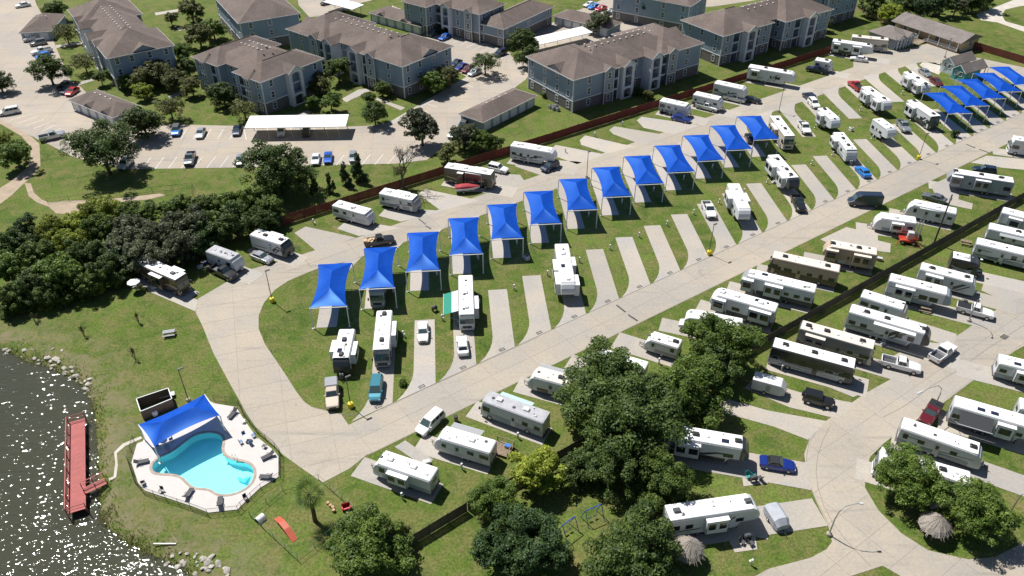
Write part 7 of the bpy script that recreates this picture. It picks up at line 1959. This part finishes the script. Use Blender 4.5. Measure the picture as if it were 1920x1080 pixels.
for args in [((1032, 203), "leftmost outdoor cooling unit at the corner of the long block", 'unit', .6, M_GREY), ((1038, 206), "second outdoor cooling unit at the corner of the long block", 'unit', .6, M_GREY), ((1043, 202), "third outdoor cooling unit at the corner of the long block", 'unit', .6, M_GREY), ((1046, 208), "rightmost outdoor cooling unit at the corner of the long block", 'unit', .6, M_GREY),
             ((1402, 897), "teal chair on the patio slab below the blue convertible", 'chair', .4, M_TEALP), ((1411, 893), "teal chair nearest the trailer on the patio slab", 'chair', 2.2, M_TEALP), ((1424, 899), "dark chair at the right of the patio slab", 'chair', 3.5, M_DGREY), ((1412, 903), "grill at the lower edge of the patio slab", 'grill', .2),
             ((1400, 1012), "black grill on the patio slab of the bottom trailer", 'grill', .2), ((1391, 1020), "dark chair on the bottom patio slab", 'chair', 1.0), ((1408, 1022), "second dark chair on the bottom patio slab", 'chair', 2.0),
             ((547, 476), "dark grill behind the silver car by the thicket", 'grill', .6), ((556, 470), "blue bicycle leaning near the dark-nosed trailer", 'bike', .6, M_BLUEP), ((376, 503), "grey tub among the clutter behind the black pickup", 'box', .4, M_LGREY), ((384, 495), "blue tub among the clutter behind the black pickup", 'box', 1.1, M_BLUEP), ((392, 508), "dark bin beside the black pickup", 'bin', .3, M_DGREY),
             ((665, 418), "dark grill beside the old cream trailer", 'grill', -.3), ((675, 419), "chair beside the old cream trailer's steps", 'chair', .5, M_DGREY), ((750, 395), "black grill beside the grey-capped trailer", 'grill', -.3), ((815, 583), "grey grill on the grass left of the green awning", 'grill', .8), ((988, 487), "grey cabinet standing on the grass left of the four-slide trailer", 'unit', .6, M_LGREY),
             ((1240, 213), "grill in the clutter before the white trailer by the red fence", 'grill', .3), ((1250, 216), "chair in the clutter before the white trailer by the red fence", 'chair', 1.3), ((1262, 214), "dark tub in the clutter before the white trailer by the red fence", 'box', .3), ((1648, 488), "tan tub behind the tan trailer", 'box', -.4, M_TANW), ((1595, 245), "pale utility cabinet on the grass among the upper pads", 'unit', .5, M_WPAINT), ((1751, 935), "dark table grill by the hut on the loop island", 'grill', .3), ((1762, 940), "dark chair by the hut on the loop island", 'chair', 1.2), ((1745, 940), "second dark chair by the hut on the loop island", 'chair', 2.5), ((800, 870), "white tub behind the trailer with the long slide-out", 'box', .3, M_WPAINT), ((855, 790), "potted figure-like brown barrel by the minivan", 'bin', .3, M_WOOD), ((1806, 572), "dark grill behind the pickup with the black bed cover", 'grill', -.4), ((290, 541), "pale blue tub beside the brown motorhome's door", 'box', .5, M_LGREY)]:
    clutter(*args)
for i, (q, lab) in enumerate([([(1390, 884), (1436, 882), (1440, 906), (1394, 912)], 0), ([(1366, 1012), (1416, 1004), (1420, 1030), (1378, 1036)], 0), ([(1392, 1000), (1418, 995), (1440, 1000), (1440, 1012)], 0), ([(1735, 926), (1765, 930), (1775, 950), (1745, 955)], 0)]):
    sheet("patio_slab", px(q), .04, M_PAD)
# umbrella table by the brown motorhome
p = G(256, 545); t = thing("garden_umbrella", "white octagonal sunshade beside the brown motorhome", "umbrella", (p.x, p.y, 0))
MB().loft([[(r * math.cos(2 * math.pi * i / 8), r * math.sin(2 * math.pi * i / 8), z) for i in range(8)] for r, z in ((1.15, 1.9), (1.12, 1.95), (.05, 2.35))]).obj("shade", M_WPAINT, t); MB().cyl((0, 0, 0), (0, 0, 2.3), .03, n=6).obj("pole", M_STEEL, t); MB().lathe([(.5, .7), (.5, .74)], 12).obj("table_top", M_LGREY, t)
# wooden deck with paddling tub behind the second lower trailer
p = G(942, 845); t = thing("timber_deck", "small timber deck with railings behind the second lower trailer", "deck", (p.x, p.y, 0), -.4)
for i in range(10): MB().b(-1.3, 1.3, -1.2 + .24 * i + .01, -.96 + .24 * i - .01, .4, .46).obj("deck_plank", M_WOOD, t)
for x in (-1.25, 1.25):
    for y in (-1.15, 1.15): MB().b(x - .05, x + .05, y - .05, y + .05, 0, 1.35).obj("post", M_WOOD, t)
MB().b(1.2, 1.3, -1.1, 1.1, 1.25, 1.33).b(-1.2, 1.2, 1.1, 1.2, 1.25, 1.33).obj("handrail", M_WOOD, t)
p = G(952, 838, .5); t = thing("storage_box", "blue lidded tub on the timber deck", "box", (p.x, p.y, .47), -.4); MB().cbox(-.4, .4, -.28, .28, 0, .35, .03).obj("tub", M_TANW, t); MB().cbox(-.42, .42, -.3, .3, .355, .42, .03).obj("lid", mat("blue_lid", (.03, .16, .50), .4), t)
# small solar-like white post things, fallen white boards on the shore
p = G(309, 1020); t = thing("fallen_board", "white board lying on the shore grass", "board", (p.x, p.y, .06), .0); MB().b(-1.4, 1.4, -.07, .07, -.03, .05).obj("plank", M_WPAINT, t); MB().box((1.0, .75, .0), (1.7, .1, .06), 2.35).obj("cross_plank", M_WOOD, t)

# ------------------------------------------------------------------ boat, cargo trailers, delivery van, lift
p = G(876, 352, 1.0); q = G(916, 350, 1.0)
t = thing("covered_boat", "small boat under a red cover on a trailer by the brown motorhome", "boat", (p.x, p.y, .05), math.atan2(q.y - p.y, q.x - p.x))
hs_ = []
for x, w, z in [(-2.6, 1.0, .55), (-1.5, 1.1, .5), (0, 1.1, .5), (1.3, .85, .55), (2.2, .45, .7), (2.75, .06, .95)]: hs_.append([(x, -w, 1.25), (x, -w * .75, z + .15), (x, 0, z), (x, w * .75, z + .15), (x, w, 1.25)])
MB().loft(hs_).obj("hull", M_WHITE, t)
cs = []
for x, w, h_ in [(-2.6, 1.0, 1.5), (-1.2, 1.08, 1.85), (.1, 1.06, 1.95), (1.3, .82, 1.6), (2.2, .42, 1.42), (2.72, .06, 1.32)]: cs.append([(x, -w - .02, 1.22), (x, -w * .6, 1.3 + (h_ - 1.3) * .6), (x, 0, h_), (x, w * .6, 1.3 + (h_ - 1.3) * .6), (x, w + .02, 1.22)])
MB().loft(cs).obj("red_cover", mat("red_boat_cover", (.36, .03, .04), .75, n1=(2, .15)), t, True)
MB().b(-2.4, 2.2, -.7, -.6, .4, .5).b(-2.4, 2.2, .6, .7, .4, .5).b(2.1, 3.6, -.06, .06, .4, .5).obj("trailer_frame", M_STEEL, t)
for s_ in (-1, 1): wheel_parts(t, -.8, s_ * .95, .32, .2, s_)
c0, c1 = G(1411, 710, 1.6), G(1474, 727, 1.6); d = c1 - c0
t = thing("cargo_trailer", "grey enclosed cargo trailer beside the black off-road car", "trailer", ((c0.x + c1.x) / 2, (c0.y + c1.y) / 2, .05), math.atan2(d.y, d.x))
MB().loft([[(x, -w, zb), (x, -w, z), (x, w, z), (x, w, zb)] for x, w, zb, z in ((-2.4, 1.05, .45, 2.3), (1.8, 1.05, .45, 2.3), (2.5, .75, .5, 1.6))]).obj("box_body", M_LGREY, t); MB().cbox(-2.35, 1.7, -1.0, 1.0, 2.3, 2.36, .03).obj("roof", M_ROOFW, t)
for s_ in (-1, 1): wheel_parts(t, -.4, s_ * 1.1, .34, .2, s_)
MB().cyl((2.4, .4, .5), (3.4, 0, .5), .05, n=6).cyl((2.4, -.4, .5), (3.4, 0, .5), .05, n=6).obj("hitch", M_BLACK, t); MB().b(-.3, .3, -1.07, -1.052, .8, 1.9).obj("side_door", M_GREY, t)
c0, c1 = G(1448, 952, 1.2), G(1466, 980, 1.2); d = c1 - c0
t = thing("covered_trailer", "small trailer under a grey cover at the end of the bottom pad", "trailer", ((c0.x + c1.x) / 2, (c0.y + c1.y) / 2, .05), math.atan2(d.y, d.x))
MB().loft([[(x, -w, .35), (x, -w * 1.02, h_ * .8), (x, -w * .55, h_), (x, w * .55, h_), (x, w * 1.02, h_ * .8), (x, w, .35)] for x, w, h_ in ((-1.7, .9, 1.5), (-1.4, 1.0, 1.85), (1.0, 1.0, 1.85), (1.7, .85, 1.2))]).obj("grey_cover", mat("grey_cover_cloth", (.40, .42, .46), .8, n1=(1.5, .15)), t)
for s_ in (-1, 1): wheel_parts(t, -.2, s_ * .98, .3, .18, s_)
MB().cyl((1.6, 0, .4), (2.6, 0, .4), .05, n=6).obj("hitch", M_BLACK, t)
# dark delivery van with a pale curved arrow on the side
c0, c1 = G(1652, 376, 1.2), G(1590, 374, 1.2); d = c1 - c0
t = thing("delivery_van", "dark blue delivery van driving on the main road", "van", ((c0.x + c1.x) / 2 + .1, (c0.y + c1.y) / 2, .05), math.atan2(d.y, d.x))
NV = paint('van_navy', (.02, .032, .058), .1)
S = [sect(-3.3, 1.0, .5, 2.6, .14), sect(-3.2, 1.03, .4, 2.72, .16), sect(1.2, 1.03, .38, 2.72, .16), sect(1.75, 1.02, .38, 2.5, .16), sect(2.45, 1.0, .4, 1.45, .14), sect(3.15, .94, .42, 1.15, .14), sect(3.3, .8, .5, .95, .12)]
MB().loft(S).obj("body", NV, t)
MB().add([(1.79, -.86, 2.42), (1.79, .86, 2.42), (2.47, .88, 1.48), (2.47, -.88, 1.48)], [(0, 3, 2, 1)]).obj("windscreen", M_WSHIELD, t)
MB().cbox(-3.0, 1.0, -.8, .8, 2.72, 2.76, .03).obj("roof_panel", NV, t)
for s_ in (-1, 1):
    MB().b(1.0, 1.9, s_ * 1.02, s_ * 1.045, 1.5, 2.15).obj("cab_window", M_GLASS, t); MB().b(3.1, 3.27, s_ * .55, s_ * .82, .85, 1.05).obj("headlight", M_LAMP, t); MB().b(1.9, 2.05, s_ * 1.03, s_ * 1.25, 1.4, 1.75).obj("wing_mirror", M_BLACK, t); MB().b(-3.33, -3.28, s_ * .8, s_ * .95, .9, 1.5).obj("tail_lamp", M_RED, t)
    ar = MB()
    for i in range(12):
        a0, a1 = -1 + 2 * i / 12, -1 + 2 * (i + 1) / 12
        f = lambda a: (-1.1 - s_ * 1.2 * a * -1, 1.5 + .28 * a * a)
        w0, w1 = .09 * (1 - abs(a0) ** 2 * .7), .09 * (1 - abs(a1) ** 2 * .7)
        (x0, z0), (x1, z1) = f(a0), f(a1)
        y = s_ * 1.036
        ar.add([(x0, y, z0 - w0), (x1, y, z1 - w1), (x1, y, z1 + w1), (x0, y, z0 + w0)], [(0, 1, 2, 3), (3, 2, 1, 0)])
    ar.obj("curved_arrow", mat("blue_van_marking", (.03, .16, .40), .4), t)
    for x in (-2.1, 2.2): wheel_parts(t, x, s_ * .95, .36, .24, s_)
# red lift machine
p = G(1700, 455)
t = thing("boom_lift", "red lift machine with a grey cabinet and lattice mast on the grass", "lift", (p.x, p.y, .02), math.radians(-15))
M_LIFT = mat("red_orange_machine", (.50, .05, .022), .45, n1=(2, .12))
MB().cbox(-1.5, 1.5, -.85, .85, .5, .95, .08).obj("chassis", M_LIFT, t); MB().cbox(-.3, .75, -.5, .5, .95, 2.5, .05).obj("cabinet", M_LGREY, t)
for s_ in (-1, 1):
    for x in (-1.0, 1.0): wheel_parts(t, x, s_ * .9, .42, .26, s_)
    MB().cyl((-1.5, s_ * .8, .8), (-2.3, s_ * 1.5, .1), .07, n=6).obj("outrigger", M_LIFT, t); MB().cyl((1.5, s_ * .8, .8), (2.3, s_ * 1.5, .1), .07, n=6).obj("outrigger", M_LIFT, t)
    for z in (1.5, 2.0): MB().b(-1.6, 1.6, s_ * .95 - .03, s_ * .95 + .03, z, z + .07).obj("guard_rail", M_LIFT, t)
    for x in (-1.6, -.5, .6, 1.6): MB().b(x - .03, x + .03, s_ * .95 - .03, s_ * .95 + .03, .95, 2.0).obj("guard_post", M_LIFT, t)
ms = MB()
for q in [(0, 0), (.55, 0), (.55, .55), (0, .55)]: ms.b(1.2 + q[0] - .04, 1.2 + q[0] + .04, .1 + q[1] - .04, .1 + q[1] + .04, .9, 5.2)
for i in range(9):
    z = 1.0 + i * .46
    for a, b in (((0, 0), (.55, 0)), ((.55, 0), (.55, .55)), ((.55, .55), (0, .55)), ((0, .55), (0, 0))): ms.cyl((1.2 + a[0], .1 + a[1], z), (1.2 + b[0], .1 + b[1], z + .46), .025, n=4)
ms.obj("lattice_mast", M_GREY, t)
# white satellite dishes and sign on tripods near the lower trailers
for x, y, lab in [(1390, 635, "orange framed white board standing by the leafy tree at the fence")]:
    p = G(x, y); t = thing("board_stand", lab, "stand", (p.x, p.y, 0), .5)
    MB().b(-.8, .8, -.05, .05, .5, 2.0).obj("board", M_WPAINT, t)
    for q in (-.85, .85): MB().b(q - .07, q + .07, -.07, .07, 0, 2.1).obj("post", M_ORR, t)

# road joints, cracks and a drain grate on the loop road
M_CRACK = mat("dark_joint_sealant", (.19, .175, .155), .9)
def ribbon(name, pts, w, z):
    P_ = [G(x, y) for x, y in pts]; L_, R_ = [], []
    for i, p in enumerate(P_):
        d = (P_[min(i + 1, len(P_) - 1)] - P_[max(i - 1, 0)]).normalized(); n_ = Vector((-d.y, d.x, 0)) * w / 2
        L_.append((p.x + n_.x, p.y + n_.y)); R_.append((p.x - n_.x, p.y - n_.y))
    tag(MB().poly(L_ + R_[::-1], z - .02, z).obj(name, M_CRACK), kind="structure")
ribbon("road_joint", [(1556, 800), (1543, 825), (1533, 855), (1530, 885), (1534, 915), (1545, 950), (1560, 978), (1585, 1012), (1632, 1062)], .07, .0405)
ribbon("road_joint", [(1530, 810), (1516, 832), (1512, 862), (1513, 892), (1526, 930), (1546, 968), (1556, 990)], .07, .0405)
ribbon("road_joint", [(1655, 783), (1690, 765), (1715, 748), (1745, 725), (1790, 698), (1850, 655), (1920, 610)], .09, .0405)
ribbon("road_joint", [(590, 765), (655, 779), (720, 766), (790, 732), (868, 697), (1010, 632)], .09, .0405)
p = G(1883, 632); t = thing("drain_grate", "dark iron drain grate in the loop road", "drain", (p.x, p.y, .037), RA)
MB().poly([(-.7, -.45), (.7, -.45), (.7, .45), (-.7, .45)], 0, .02, [[(-.6, -.35), (-.6, .35), (.6, .35), (.6, -.35)]]).obj("rim", M_DGREY, t)
for i in range(9): MB().b(-.58 + .13 * i, -.52 + .13 * i, -.35, .35, 0, .016).obj("bar", M_BLACK, t)
# rough grass tufts on the lake bank: nobody could count them
rgn = np.random.RandomState(4); shl = [(q.x, q.y) for q in shore]
tv, tf = [], []
for _ in range(3600):
    k = rgn.randint(2, len(shore) - 3); q = rgn.rand(); a, b_ = shore[k], shore[k + 1]
    d = Vector((b_.x - a.x, b_.y - a.y, 0)).normalized()
    o_ = abs(rgn.normal(0, 1.15)) + .1
    x, y = a.x + (b_.x - a.x) * q - d.y * o_ + rgn.normal(0, .3), a.y + (b_.y - a.y) * q + d.x * o_ + rgn.normal(0, .3)
    tt = max(0, min(1, (3.2 - o_) / 5.4)); z = -1.9 * tt * tt * (3 - 2 * tt)
    for j in range(4):
        an = rgn.rand() * 6.28; h_ = rgn.uniform(.10, .28); ln_ = rgn.uniform(.08, .25)
        i0 = len(tv); wx, wy = -math.sin(an) * .05, math.cos(an) * .05
        tv += [(x - wx, y - wy, z - .05), (x + wx, y + wy, z - .05), (x + math.cos(an) * ln_, y + math.sin(an) * ln_, z + h_)]; tf.append((i0, i0 + 1, i0 + 2))
tm = MB(); tm.v, tm.f = tv, tf
tag(tm.obj("bank_grass", leaf_material("rough_grass_blade", (.16, .20, .05), (.32, .31, .12), .5)), "rough tufts of grass along the lake bank", "grass", kind="stuff")
